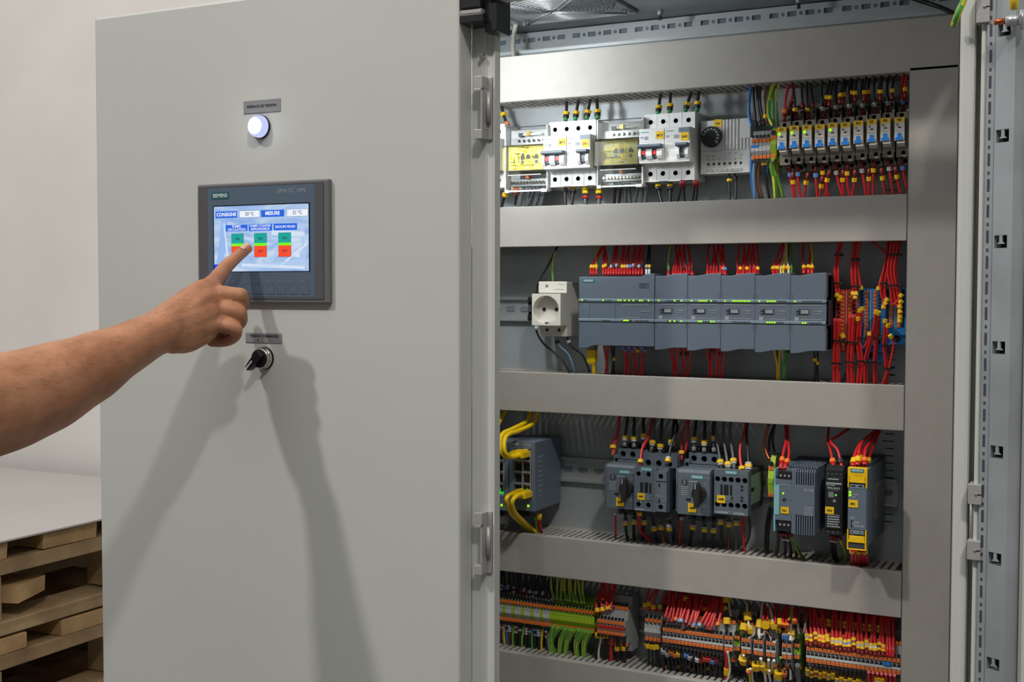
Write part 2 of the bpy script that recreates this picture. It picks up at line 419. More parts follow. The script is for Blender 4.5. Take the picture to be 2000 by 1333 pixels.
wire('earth_cable', W_YEL, [at(1978, -25, -.05), at(1980, 0, -.05), at(1981, 16, -.045)], 'yellow lug end hanging above the copper stud on the open right door', None, .0038)
wire('fan_cable', W_BLK, [at(1750, -14, .33), at(1790, -1, .33), at(1830, 12, .32), at(1858, 24, .30), at(1885, 40, .28)], 'black cable running along the roof at the right of the slotted rail', None, .0028)
wire('fan_cable', W_WHT, [at(1008, 46, .36), at(1004, 66, .35), at(1002, 92, .31), at(1003, 120, .27)], 'white cable dropping from the roof fan into the topmost wiring duct', None, .0036)
# ---- roof fan
fz = ZC + .3935
c1, c2 = atZ(1022, 45, fz), atZ(1240, 18, fz); S = c2.x - c1.x; fc = Vector(((c1.x + c2.x) / 2, c1.y - S / 2, fz))
fan = thing('roof_fan', 'round wire-guard fan under the cabinet roof', 'fan', fc)
RX90 = Matrix.Rotation(math.pi / 2, 4, 'X')
part('mounting_frame', MB().hole(-S / 2, S / 2, -S / 2, S / 2, 0, 0, 0, S * .455, .03, ZINC, SGREYD, DARK, 40).xform(RX90)
     .box(-S / 2, S / 2, -S / 2, -S / 2 + .001, -.004, .0004, ZINC).box(-S / 2, S / 2, S / 2 - .001, S / 2, -.004, .0004, ZINC)
     .box(-S / 2, -S / 2 + .001, -S / 2, S / 2, -.004, .0004, ZINC).box(S / 2 - .001, S / 2, -S / 2, S / 2, -.004, .0004, ZINC), fan)
for i in range(13):
    r = S * (.07 + .375 * i / 12)
    part('guard_ring', MB().tube([(r * math.cos(a * math.pi / 24), r * math.sin(a * math.pi / 24), -.010 + .006 * (i / 12)) for a in range(49)], .0009, STEEL, 6, caps=False), fan)
for a in (45, 135, 225, 315):
    ca, sa = math.cos(math.radians(a)), math.sin(math.radians(a))
    for d in (-.0035, .0035):
        part('guard_spoke', MB().tube([(-sa * d, ca * d, -.0115), (ca * S * .58 - sa * d, sa * S * .58 + ca * d, -.005)], .0010, STEEL, 6), fan)
    part('screw', MB().cyl((ca * S * .60, sa * S * .60, -.007), 'z', .0042, .007, CHROME, 12), fan)
part('hub', MB().cyl((0, 0, -.004), 'z', S * .12, .03, BLACKP, 24), fan)
for i in range(5):
    a = i * 2 * math.pi / 5
    part('fan_blade', MB().poly([(S * .12 * math.cos(a), S * .12 * math.sin(a), .004), (S * .42 * math.cos(a + .1), S * .42 * math.sin(a + .1), .004), (S * .43 * math.cos(a + .75), S * .43 * math.sin(a + .75), .022), (S * .12 * math.cos(a + .7), S * .12 * math.sin(a + .7), .022)], SGREYD), fan)
for px, py in ((1289, 25), (996, 55), (1560, 2)):
    rp = atZ(px, py - 6, ZC + .394); part('roof_bolt', MB().cyl((0, 0, 0), 'z', .0042, -.008, STEEL, 6).cyl((0, 0, -.008), 'z', .0024, -.006, SGREYD, 10), cab, rp - O)
# cabinet lamp behind the shut door
cl = thing('cabinet_lamp', 'small upright white strip lamp inside the cabinet behind the shut door', 'lamp', (-.800, .060, ZC + .235))
part('housing', MB().box(-.030, -.004, -.014, .014, -.10, .14, WHITEP).box(-.024, -.010, -.006, .006, .14, .157, SGREYD), cl, bevel=.002)
part('diffuser', MB().box(-.004, .002, -.010, .010, -.09, .135, emis('lamp_diffuser', (240, 246, 255), 1.0)), cl)
# ================================================================== wiring ducts
DY = .241
def duct(x0, x1, z0, z1, label):
    z0 += ZC; z1 += ZC
    d = thing('wiring_duct', label, 'duct', (x0, PY, z0), 'grey slotted wiring ducts'); L = x1 - x0; H = z1 - z0; t = DY - PY
    part('cover', MB().box(0, L, t, t + .002, 0, H, DUCT).box(0, L, t + .0018, t + .011, 0, .0018, DUCT).box(0, L, t + .0018, t + .011, H - .0018, H, DUCT), d, bevel=.0009)
    for zz in (.0020, H - .0036):
        w = MB().box(0, L, -.009, 0, zz, zz + .0016, DUCTB).box(0, L, t + .006, t + .0125, zz, zz + .0016, DUCTB)
        n = int(L / .0092)
        for k in range(n): w.box(k * .0092, k * .0092 + .0060, t + .0125, -.009, zz, zz + .0016, DUCTB)
        part('slotted_wall', w, d)
    part('base', MB().box(0, L, -.0015, -.0002, 0, H, DUCTB), d)
    return d
duct(-1.20, -.1870, .2609, .3235, 'topmost grey wiring duct, under the slotted roof rail')
duct(-1.20, -.2440, .0591, .1150, 'grey wiring duct between the breakers and the blue-grey controller modules')
duct(-1.20, -.2440, -.1708, -.1157, 'grey wiring duct below the blue-grey controller modules')
duct(-1.20, -.2440, -.3998, -.3437, 'grey wiring duct below the contactors and power supplies')
duct(-1.20, -.2440, -.5780, -.5150, 'lowest grey wiring duct, below the terminal rows')
vd = thing('wiring_duct', 'upright grey wiring duct closing the right end of the rows', 'duct', (-.2435, PY, .3))
Hh = ZC + .2655 - .3
part('cover', MB().box(0, .0560, DY - PY, DY - PY + .002, 0, Hh, DUCT).box(0, .0018, DY - PY, DY - PY + .011, 0, Hh, DUCT).box(.0542, .0560, DY - PY, DY - PY + .011, 0, Hh, DUCT), vd, bevel=.0009)
for xx in (.002, .0524):
    w = MB()
    for k in range(int(Hh / .0085)): w.box(xx, xx + .0016, DY - PY + .008, 0, k * .0085, k * .0085 + .0055, DUCTB)
    part('slotted_wall', w, vd)
# ================================================================== mounting rails
RY = .3105
def din(x0, x1, z, label):
    r = thing('mounting_rail', label, 'rail', (x0, RY, ZC + z), 'slotted steel mounting rails'); L = x1 - x0
    pr = [(0, .0175), (0, .0135), (.0055, .0135), (.0055, -.0135), (0, -.0135), (0, -.0175), (.0012, -.0175), (.0012, -.0148), (.0070, -.0148), (.0070, .0148), (.0012, .0148), (.0012, .0175)]
    part('channel', MB().prism(pr, 0, L, 'x', STEEL), r)
    sl = MB(); k = .004
    while k < L - .02:
        pts = []
        for i in range(13):
            a = math.pi / 2 + math.pi * i / 12; pts.append((k + .003 + .0031 * math.cos(a), .0031 * math.sin(a)))
        for i in range(13):
            a = -math.pi / 2 + math.pi * i / 12; pts.append((k + .012 + .0031 * math.cos(a), .0031 * math.sin(a)))
        sl.prism(pts, .0050, .0056, 'y', mat('rail_slot_grey', (112, 118, 122), .5))
        sl.prism([(p[0], p[1] * 1.25 - .0002) for p in pts], .0053, .0057, 'y', CHROME)
        k += .0235
    so = part('slot', sl, r); so['kind'] = 'stuff'
    return r
din(-1.18, -.262, .188, 'steel mounting rail behind the breakers and relays')
din(-1.18, -.262, -.029, 'steel mounting rail behind the socket and controller modules')
din(-1.18, -.262, -.259, 'steel mounting rail behind the contactors and power supplies')
din(-1.18, -.262, -.464, 'steel mounting rail behind the lowest terminal rows')
# ================================================================== operator panel
HX, HZ, HY = -1.12334, ZC + .1395, -.008
hmi = thing('operator_panel', 'grey touch-screen operator panel with a blue-grey front set in the shut door', 'control panel', (HX, 0, HZ))
FRG = mat('panel_frame_grey', (104, 104, 106), .45); FRD = mat('panel_dark_foil', (88, 88, 92), .35); FOIL = mat('panel_blue_foil', (88, 104, 122), .3)
part('frame', MB().box(0, .214, HY, 0, -.158, 0, FRG), hmi, bevel=.002)
part('groove', MB().box(.0035, .2065, HY - .0003, HY, -.1535, -.0045, mat('panel_line', (50, 50, 54), .5)), hmi)
part('front_foil', MB().box(.0042, .2058, HY - .0006, HY, -.1528, -.0052, FRD).box(.019, .193, HY - .0008, HY, -.150, -.0058, FOIL), hmi)
part('display_bezel', MB().box(.0275, .1855, HY - .0010, HY, -.1175, -.0290, mat('display_black', (16, 20, 30), .25)), hmi)
lg = part('logo', MB().box(.0255, .0545, HY - .0012, HY, -.0205, -.0115, mat('logo_green', (36, 92, 100), .4)), hmi)
text('SIEMENS', .0066, mat('logo_white', (214, 226, 226), .5), lg, (.040, HY - .0013, -.0160), bold=.02)
text('SIMATIC HMI', .0080, INKG, hmi, (.1795, HY - .0012, -.0135), 'RIGHT')
for i in range(8):
    x = .0415 + i * .0184
    kb = part('function_key', MB().box(x, x + .0128, HY - .0011, HY, -.1455, -.1330, mat('key_line', (66, 78, 92), .4)).box(x + .0006, x + .0134, HY - .0013, HY, -.1461, -.1336, FOIL), hmi)
    text('F%d' % (i + 1), .0030, INKG, kb, (x + .002, HY - .0010, -.1295))
# screen contents
SX0, SX1, SZ1, SZ0 = .0295, .1835, -.0305, -.1165
sm = bpy.data.materials.new('screen_picture'); sm.use_nodes = True; nt = sm.node_tree; bs = nt.nodes['Principled BSDF']
tc = nt.nodes.new('ShaderNodeTexCoord'); mp1 = nt.nodes.new('ShaderNodeMapping'); mp1.inputs['Rotation'].default_value = (0, .35, 0); mp1.inputs['Scale'].default_value = (9, 1, 34)
no = nt.nodes.new('ShaderNodeTexNoise'); no.inputs['Scale'].default_value = 1.6; no.inputs['Detail'].default_value = 5; no.inputs['Distortion'].default_value = .8
cr = nt.nodes.new('ShaderNodeValToRGB'); cr.color_ramp.elements[0].position = .33; cr.color_ramp.elements[0].color = lin((142, 178, 232)) + (1,)
cr.color_ramp.elements[1].position = .66; cr.color_ramp.elements[1].color = lin((214, 228, 248)) + (1,)
e = cr.color_ramp.elements.new(.5); e.color = lin((176, 204, 240)) + (1,)
nt.links.new(tc.outputs['Object'], mp1.inputs[0]); nt.links.new(mp1.outputs[0], no.inputs['Vector']); nt.links.new(no.outputs[0], cr.inputs[0])
nt.links.new(cr.outputs[0], bs.inputs['Emission Color']); bs.inputs['Emission Strength'].default_value = .92; bs.inputs['Base Color'].default_value = (.01, .01, .012, 1); bs.inputs['Roughness'].default_value = .25
scr = part('display', MB().box(SX0, SX1, HY - .0014, HY, SZ0, SZ1, sm), hmi)
def fx(u): return SX0 + (SX1 - SX0) * u
def fz_(v): return SZ1 + (SZ0 - SZ1) * v
E_BLUE = emis('screen_blue', (40, 100, 222)); E_WHITE = emis('screen_white', (236, 242, 252)); E_TEAL = emis('screen_teal', (30, 164, 152)); E_LIME = emis('screen_lime', (120, 246, 40)); E_RED = emis('screen_red', (248, 78, 44)); E_TXT = emis('screen_text_white', (240, 246, 255)); E_DK = emis('screen_text_dark', (30, 44, 70)); E_LINE = emis('screen_line', (40, 60, 90))
ly = HY - .0017
E_P1 = emis('screen_picture_blue', (150, 184, 236)); E_P2 = emis('screen_picture_pale', (212, 226, 246)); E_P3 = emis('screen_picture_mid', (176, 202, 238))
pic = MB()
def stroke(u0, v0, u1, v1, w, m):
    a = Vector((fx(u0), 0, fz_(v0))); c = Vector((fx(u1), 0, fz_(v1))); d = (c - a).normalized(); n = Vector((-d.z, 0, d.x)) * w / 2
    pic.poly([(p.x, HY - .00145, p.z) for p in (a - n, c - n, c + n, a + n)], m)
for q in ((.06, .95, .12, .20, .011, E_P1), (.16, .96, .11, .25, .003, E_P2), (.35, .95, .96, .84, .005, E_P3), (.30, .90, .96, .95, .004, E_P2), (.45, .80, .80, .46, .004, E_P1), (.58, .96, .70, .62, .004, E_P3), (.70, .93, .98, .60, .003, E_P2), (.93, .30, .96, .90, .004, E_P3), (.33, .75, .60, .68, .004, E_P3), (.62, .42, .96, .45, .006, E_P2), (.86, .76, .91, .76, .006, E_P2)): stroke(*q)
pico = part('display_picture', pic, scr); pico['kind'] = 'stuff'
def field(u0, u1, v0, v1, m, line=False):
    mb = MB()
    if line: mb.box(fx(u0) - .0003, fx(u1) + .0003, ly + .0001, HY, fz_(v1) - .0003, fz_(v0) + .0003, E_LINE)
    mb.box(fx(u0), fx(u1), ly, HY, fz_(v1), fz_(v0), m); return part('display_field', mb, scr)
def ftext(s, u, v, size, m, bold=.015): text(s, size, m, scr, (fx(u), ly - .0002, fz_(v)), bold=bold)
field(.02, .255, .075, .178, E_BLUE); ftext('CONSIGNE', .138, .127, .0066, E_TXT, .03)
field(.283, .495, .078, .178, E_WHITE, True); ftext('20 ºC', .390, .128, .0062, E_DK)
field(.512, .752, .078, .182, E_BLUE); ftext('MESURE', .632, .128, .0066, E_TXT, .03)
field(.782, .996, .080, .182, E_WHITE, True); ftext('21 ºC', .890, .130, .0062, E_DK)
field(.130, .365, .288, .385, E_BLUE); ftext('POMPE', .248, .314, .0046, E_TXT); ftext('CIRCULATION', .248, .360, .0046, E_TXT)
field(.380, .625, .285, .388, E_BLUE); ftext('POMPE CYLINDRE', .502, .312, .0042, E_TXT); ftext('REFROIDISSEUR', .502, .360, .0044, E_TXT)
field(.642, .884, .286, .386, E_BLUE); ftext('GROUPE FROID', .763, .336, .0046, E_TXT)
for a, b in ((.192, .320), (.438, .567), (.692, .820)):
    field(a, b, .425, .572, E_TEAL, True); field(a, b, .572, .614, E_LIME); field(a, b, .614, .782, E_RED, True)
    ftext('ON', (a + b) / 2, .505, .0046, E_DK, .02); ftext('OFF', (a + b) / 2, .700, .0046, E_DK, .02)
field(0, .055, .89, .995, emis('screen_blue_tab', (20, 70, 235)))
# engraved labels, pilot light, selector switch
def plate(label, x0, y0, x1, y1, lines):
    a = at(x0, y0, -.001); b = at(x1, y1, -.001); w, h = b.x - a.x, a.z - b.z
    t = thing('engraved_label', label, 'label', ((a.x + b.x) / 2, 0, (a.z + b.z) / 2))
    part('plate', MB().box(-w / 2, w / 2, -.0012, 0, -h / 2, h / 2, PLATEG), t, bevel=.0003)
    for s, sz, dx, dz in lines: text(s, sz, INK, t, (dx, -.0014, dz), bold=.03)
plate('grey engraved label above the white pilot light', 475.5, 198, 547.5, 217, [('PRÉSENCE DE TENSION', .0046, 0, 0)])
plate('grey engraved label above the black selector switch', 479.5, 650, 550, 671, [('TENSION COMMANDE', .0046, .001, .0022), ('0', .0042, -.009, -.0035), ('1', .0042, .011, -.0035)])
pc = at(510, 248, 0)
pl = thing('pilot_light', 'round glowing white pilot light on the shut door above the touch screen', 'lamp', (pc.x, 0, pc.z))
part('ring', MB().cyl((0, 0, 0), 'y', .0152, -.0035, BLACKP, 28), pl)
LENS = emis('pilot_lens', (196, 206, 255), 1.0)
part('lens', MB().cyl((0, -.0035, 0), 'y', .0146, -.0065, LENS, 32, r2=.0138).cyl((0, -.0100, 0), 'y', .0138, -.0030, LENS, 32, r2=.0112), pl)
part('lit_face', MB().cyl((0, -.0129, 0), 'y', .0108, -.0008, emis('pilot_hot', (255, 255, 255), 1.6), 32), pl)
pll = bpy.data.lights.new('pilot_glow', 'POINT'); pll.energy = .012; pll.color = (.8, .86, 1); pll.shadow_soft_size = .012
plo = bpy.data.objects.new('pilot_glow', pll); COL.objects.link(plo); plo.parent = pl; plo.location = (0, -.03, 0)
sc_ = at(517, 700, 0)
sw = thing('selector_switch', 'black two-position selector switch in a chrome ring below the touch screen', 'switch', (sc_.x, 0, sc_.z))
part('gasket', MB().cyl((0, 0, 0), 'y', .0152, -.0012, BLACKP, 28), sw)
part('chrome_ring', MB().cyl((0, -.0012, 0), 'y', .0148, -.0060, CHROME, 32, r2=.0144).cyl((0, -.0072, 0), 'y', .0144, -.0035, CHROME, 32, r2=.0122), sw, label='polished chrome ring')
kn = MB().cyl((0, -.0100, 0), 'y', .0118, -.0030, BLACKP, 28)
def lever(a):
    M = Matrix.Rotation(a, 4, 'Y'); m2 = MB()
    m2.prism([(-.0048, -.0105), (.0048, -.0105), (.0046, .0100), (.0030, .0190), (-.0030, .0190), (-.0046, .0100)], -.0230, -.0105, 'y', BLACKP); return m2.xform(M), M
lv, LM = lever(math.radians(-137))
part('knob', kn, sw); part('lever', lv, sw, bevel=.0012)
part('pointer', MB().box(-.0011, .0011, -.0240, -.0229, .004, .0182, F_WHT).xform(LM), sw, label='white pointer line')
# ================================================================== timber pallets with a sheet, behind the door on the left
SH = ZC - .55
pa, pb = atZ(0, 1055, SH), atZ(195, 1018, SH); ex = (pa.x + pb.x) / 2
sheet = obj('metal_sheet', MB().box(ex - 1.3, ex, pa.y - .35, 1.34, SH - .004, SH, mat('sheet_grey', (188, 184, 180), .38, metal=.1, var=.03, vscale=3)).mesh('metal_sheet'))
tag(sheet, 'pale grey sheet lying flat on the wooden pallets', 'sheet')
def wob(mb, s=.0018): mb.v = [(a + random.uniform(-s, s), b + random.uniform(-s, s), c + random.uniform(-s, s)) for a, b, c in mb.v]; return mb
def y_on(px, X):
    d = ray(px, 1100); return CAM.y + d.y * ((X - CAM.x) / d.x)
def pallet(z1, label, shift=0.):
    """seen on its +x side: deck boards along x on top, stringer boards along y, blocks, bottom boards"""
    X = ex - .015; y0 = y_on(85, X); W, H = 1.0, .2045
    t = thing('wooden_pallet', label, 'pallet', (X, y0, z1 - H)); bw = y_on(190, X) - y0
    for k in (-3, -2, -1, 0, 1, 2):
        yy = k * (bw + .10) + shift
        if y0 + yy + bw < 1.36: part('deck_board', wob(MB().box(-W, 0, yy, yy + bw, H - .036, H, WOOD)), t, bevel=.002)
    ya, yb = -3 * (bw + .10), 1.36 - y0
    for xx in (-.095, -W / 2, -W):
        part('stringer_board', wob(MB().box(xx, xx + .095, ya, yb, H - .070, H - .037, WOODD)), t, bevel=.002)
        part('bottom_board', wob(MB().box(xx, xx + .095, ya, yb, 0, .030, WOODD)), t, bevel=.002)
        for yy in (ya, y_on(-20, X) - y0 - .09, y_on(225, X) - y0):
            part('block', wob(MB().box(xx + .003, xx + .092, yy, yy + .12, .033, H - .073, WOODD), .002), t)
    for xx in (-.42, -.74):
        part('cross_board', wob(MB().box(xx, xx + .14, ya, yb, .031, .062, WOODD)), t)
    return t
pallet(SH - .009, 'top wooden pallet of the stack, under the grey sheet')
pallet(SH - .221, 'second wooden pallet of the stack, with a loose board lying in it', .05)
pallet(SH - .434, 'third wooden pallet of the stack behind the shut door')
pallet(SH - .647, 'fourth wooden pallet of the stack, near the floor', .04)
pallet(SH - .860, 'lowest wooden pallet of the stack, standing on the floor')
lb = atZ(100, 1222, SH - .213)
lo = obj('loose_board', wob(MB().box(-.26, .0, -.06, .06, 0, .036, WOOD), .002).mesh('loose_board'), None, (ex - .03, y_on(80, ex), SH - .214 + .066)); lo.rotation_euler = (0, 0, .35)
tag(lo, 'short loose pine board lying on the second wooden pallet', 'board')
# ================================================================== row 1: breakers, distribution blocks, thermostat, relays
def dev(name, label, cat, px, py, Y, group=None):
    """thing whose local origin is the point of plane Y seen at (px, py): x right, y back, z up"""
    return thing(name, label, cat, at(px, py, Y), group)
YT = .2665      # terminal face of the modular devices
def smalltext(mb, x0, x1, z, h, m, seed=1, gap=.25):
    """a line of print too small to read: little dashes"""
    rnd = random.Random(seed); x = x0
    while x < x1 - h:
        w = h * rnd.uniform(.5, 1.4); mb.box(x, min(x + w, x1), -.0003, .0001, z, z + h, m); x += w + h * gap * rnd.uniform(.8, 2)
def breaker(px, py, label, tags):
    """two-pole breaker with its differential block, 72 mm wide; origin at the top left of the terminal face"""
    t = dev('circuit_breaker', label, 'circuit breaker', px, py, YT, 'white breakers with yellow tags')
    W, H = .0705, .0900
    b = MB().box(0, W, .005, .044, -H, 0, WHITEP).box(0, W, .0005, .005, -.0680, -.0215, WHITEP)
    for i in range(4):
        x0, x1 = i * W / 4, (i + 1) * W / 4
        b.hole(x0 + (.0002 if i else 0), x1 - (.0002 if i < 3 else 0), -.0215, 0, 0, (x0 + x1) / 2, -.0105, .0032, .005, WHITEP, DHOLE)
        b.hole(x0 + (.0002 if i else 0), x1 - (.0002 if i < 3 else 0), -H, -.0680, 0, (x0 + x1) / 2, -.0795, .0032, .005, WHITEP, DHOLE)
        if i in (0, 1, 3): b.box((x0 + x1) / 2 - .0002, (x0 + x1) / 2 + .0002, -.0002, .001, -.0735, -.0690, DHOLE)
    for x in (.0125, .0305): b.cyl((x + .0015, -.0002, -.0118), 'y', .0006, .0004, DHOLE, 8)
    part('housing', b, t)
    c = MB().box(0, .0352, -.020, .001, -.0650, -.0215, WHITEP).box(.0356, W, -.020, .001, -.0650, -.0215, WHITEP)
    c.box(.0, W, -.020, 0, -.0670, -.0650, WHITEP)
    part('front_block', c, t, bevel=.0006)
    pr = MB()
    pr.box(.002, .0135, -.0203, -.020, -.0268, -.0255, PETROL); pr.box(.038, .0485, -.0203, -.020, -.0268, -.0255, INKG)
    for k, (a, b_) in enumerate(((.002, .006), (.0075, .013), (.038, .042), (.0485, .056))): pr.box(a, b_, -.0202, -.020, -.0345 - .002 * (k % 2), -.0318, INKG)
    for z in (-.0395, -.0435): pr.box(.002, .033, -.0202, -.020, z, z + .0002, INKG)
    pr.box(.038, .055, -.0202, -.020, -.0400, -.0398, INKG)
    pr.box(.0468, .0520, -.0202, -.020, -.0470, -.0412, mat('print_blue_grey', (196, 204, 210), .5))
    part('printing', pr, t)
    part('test_button', MB().box(.0552, .0705, -.0206, -.020, -.0285, -.0225, mat('test_button_grey', (108, 122, 136), .45)), t)
    ya = part('label_tag', MB().box(.0235, .0350, -.0208, -.020, -.0358, -.0258, YELM), t, label='yellow tag')
    text(tags[0], .0046, INK, ya, (.0292, -.0209, -.0315), bold=.03)
    yb = part('label_tag', MB().box(.0580, .0690, -.0208, -.020, -.0395, -.0290, YELM), t, label='yellow tag')
    text(tags[1], .0042, INK, yb, (.0635, -.0209, -.0350), bold=.03)
    def toggle(x0, x1, wins):
        g = MB()
        prof = [(-.020, -.0475), (-.0245, -.0488), (-.0265, -.0530), (-.0262, -.0580), (-.0235, -.0620), (-.020, -.0630)]
        n = len(wins) + 1; seg = [x0] + [q for w in wins for q in w] + [x1]
        for i in range(0, len(seg) - 1, 2): g.prism(prof, seg[i], seg[i + 1], 'x', WHITEP)
        inner = [(-.020, -.049), (-.0232, -.0500), (-.0238, -.0545), (-.0232, -.0590), (-.020, -.0615)]
        dk = mat('toggle_blue_grey', (92, 104, 116), .4)
        for w in wins: g.prism(inner, w[0], w[1], 'x', dk)
        o = part('toggle', g, t)
        h = MB().box(x0, x1, -.0300, -.020, -.0478, -.0428, dk); h.prism([(-.0300, -.0478), (-.0320, -.0462), (-.0320, -.0440), (-.0300, -.0428)], x0, x1, 'x', dk)
        part('handle', h, o, bevel=.0006)
        return o, prof
    o, _ = toggle(.0012, .0340, ((.0048, .0118), (.0200, .0268)))
    part('red_flag', MB().box(.0052, .0116, -.0252, -.0236, -.0560, -.0512, REDP).box(.0204, .0266, -.0252, -.0236, -.0560, -.0512, REDP), o)
    toggle(.0540, .0700, ((.0578, .0652),))
    part('clip', MB().box(.0215, .0325, -.001, .004, -H - .0012, -H + .0006, BLACKP).box(.0575, .068, -.001, .004, -H - .0012, -H + .0006, BLACKP), t)
    return t
breaker(1073, 239.5, 'white double breaker with yellow tags MT2 and DIF1, nearer the shut door', ('MT2', 'DIF1'))
breaker(1259, 224.5, 'white double breaker with yellow tags MT3 and DIF2, beside the round-dial thermostat', ('MT3', 'DIF2'))
# cut-off white device at the door edge
t = dev('circuit_breaker', 'white breaker half hidden by the shut door, at the left end of its rail', 'circuit breaker', 985.5, 242, YT)
b = MB().box(-.035, 0, .005, .044, -.090, 0, WHITEP).box(-.035, -.0178, .0005, .005, -.090, 0, WHITEP)
for z0, z1, zc in ((-.0215, 0, -.0105), (-.090, -.068, -.0795)): b.hole(-.0175, 0, z0, z1, 0, -.0088, zc, .0032, .005, WHITEP, DHOLE)
part('housing', b, t); part('front_block', MB().box(-.035, -.0002, -.020, .001, -.0670, -.0215, WHITEP), t, bevel=.0006)
# clear-lidded distribution blocks
cm = bpy.data.materials.new('clear_lid'); cm.use_nodes = True; nt = cm.node_tree; nt.nodes.remove(nt.nodes['Principled BSDF'])
tr = nt.nodes.new('ShaderNodeBsdfTransparent'); tr.inputs[0].default_value = (.965, .975, .97, 1); gl = nt.nodes.new('ShaderNodeBsdfGlossy'); gl.inputs['Roughness'].default_value = .08
fr = nt.nodes.new('ShaderNodeFresnel'); fr.inputs[0].default_value = 1.5; ms = nt.nodes.new('ShaderNodeMixShader')
ad = nt.nodes.new('ShaderNodeMath'); ad.operation = 'MULTIPLY_ADD'; ad.inputs[1].default_value = .9; ad.inputs[2].default_value = .03
nt.links.new(fr.outputs[0], ad.inputs[0]); nt.links.new(ad.outputs[0], ms.inputs[0]); nt.links.new(tr.outputs[0], ms.inputs[1]); nt.links.new(gl.outputs[0], ms.inputs[2]); nt.links.new(ms.outputs[0], nt.nodes['Material Output'].inputs[0])
SHEETY = mat('diagram_yellow_overexposed', (232, 226, 150), .5); SHEETL = mat('diagram_yellow_line', (236, 214, 60), .5); SHEETG = mat('diagram_grey', (120, 124, 120), .5)  # pale sheet colour has the nearby lamp's overexposure painted in
def distblock(px, py, label, dark):
    t = dev('distribution_block', label, 'distribution block', px, py, .262, 'clear-lidded distribution blocks')
    W, H = .0655, .0925
    part('base', MB().box(.002, W - .002, .012, .048, -H + .004, -.004, mat('block_base_grey', (196, 198, 198), .5)), t)
    bars = MB()
    for z, n, x0 in ((-.0205, 6, .0180), (-.0790, 11, .0060)):
        bars.box(.004, W - .004, .008, .012, z - .005, z + .005, STEEL)
        for i in range(n): bars.cyl((x0 + i * (W - .010 - x0) / (n - 1), .0078, z), 'y', .0020, -.0030, CHROME, 10)
    part('busbar', bars, t)
    part('link', MB().box(.0175, .0240, .004, .010, -.0145, -.0095, SGREYD).box(.0310, .0355, .002, .010, -.0140, -.0080, mat('brass', (200, 170, 90), .3, .8)).box(.0240, W - .012, .005, .008, -.0130, -.0105, WHITEP), t)
    part('link', MB().box(.0300, .0345, .002, .012, -.0735, -.0690, ORB).box(.0170, W - .008, .011, .013, -.0760, -.0640, SGREYD), t)
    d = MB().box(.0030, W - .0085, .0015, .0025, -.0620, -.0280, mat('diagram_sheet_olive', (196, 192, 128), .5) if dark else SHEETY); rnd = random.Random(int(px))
    y = .0012
    for i in range(60):
        x = rnd.uniform(.004, W - .022); z = rnd.uniform(-.0605, -.030)
        if rnd.random() < .5: d.box(x, x + rnd.uniform(.004, .012), y, .002, z, z + .0012, SHEETL)
        else: d.box(x, x + .0010, y, .002, max(z - rnd.uniform(.004, .012), -.061), z, SHEETL)
    for z in (-.0610, -.0295, -.0330, -.0440, -.0555): d.box(.0035, W - .009, y, .002, z, z + .0007, SHEETL)
    for i, x in enumerate((.0225, .0315, .0440)):
        d.prism([(x, -.0425), (x + .0030, -.0395), (x + .006, -.0425), (x + .006, -.0465), (x, -.0465)], y - .0003, .002, 'y', mat('diagram_dark', (84, 92, 98), .5))
        d.box(x + .001, x + .005, y - .0003, .002, -.053, -.0485, SHEETL if i == 1 else SHEETG)
    dg = part('diagram_sheet', d, t, label='yellow wiring diagram')
    # clear lid in three stepped shells
    l = MB()
    for z0, z1, yf in ((-.0270, -.0005, -.003), (-.0640, -.0275, -.012), (-H, -.0645, -.002)):
        c = .004
        pr = [(.012, z0), (yf, z0), (yf, z1 - c), (yf + c, z1), (.012, z1)]
        for x in (.0, W): l.poly([(x, p, q) for p, q in pr], cm)
        for i in range(len(pr) - 1): l.poly([(0, pr[i][0], pr[i][1]), (W, pr[i][0], pr[i][1]), (W, pr[i + 1][0], pr[i + 1][1]), (0, pr[i + 1][0], pr[i + 1][1])], cm)
    part('clear_lid', l, t, label='transparent plastic lid')
    part('lid_rim', MB().box(-.0005, .0012, -.0035, .010, -H, -.001, F_WHT).box(W - .0012, W + .0005, -.0030, .010, -.0280, -.001, F_WHT).box(W - .0012, W + .0005, -.0022, .010, -H, -.066, F_WHT)
         .box(0, W, -.0026, -.0012, -H, -H + .0022, F_WHT).box(.004, W - .010, -.0026, -.0014, -.0695, -.0682, F_WHT).box(0, .006, -.004, .004, -H - .0012, -H + .003, F_WHT).box(W - .009, W, -.004, .004, -H - .0012, -H + .003, F_WHT), t)
    return t
distblock(988.5, 248, 'clear-lidded distribution block with yellow diagram, between the door and breaker MT2', False)
distblock(1168.5, 234, 'clear-lidded distribution block with yellow diagram, between the two double breakers', True)
# thermostat
t = dev('thermostat', 'light grey cabinet thermostat with a round black dial and vertical vents', 'thermostat', 1369, 237, .277)
W, H = .0668, .0700
b = MB().box(0, W, .0012, .0335, -H, 0, TGREY)
b.box(0, .0285, 0, .0015, -.0395, 0, TGREY).box(0, W, 0, .0015, -H, -.0405, TGREY).box(.0285, W, -.0, .0015, -.0405, -.0395, TGREY)
for i in range(5): b.box(.0295 + i * .0046, .0295 + i * .0046 + .0030, -.0004, .0015, -.0395, .0004, TGREY)
b.box(.0525, W, 0, .0015, -.0250, .0004, TGREY)
for i in range(4): b.box(.0530 + i * .0046, .0530 + i * .0046 + .0026, -.0002, .0015, -.0395, -.0250, TGREY)
part('housing', b, t, bevel=.0004)
tg = part('label_tag', MB().box(.0182, .0288, -.0010, 0, -.0085, .0010, YELM), t, label='yellow tag')
text('TMT', .0036, INK, tg, (.0236, -.0011, -.0048), bold=.03)
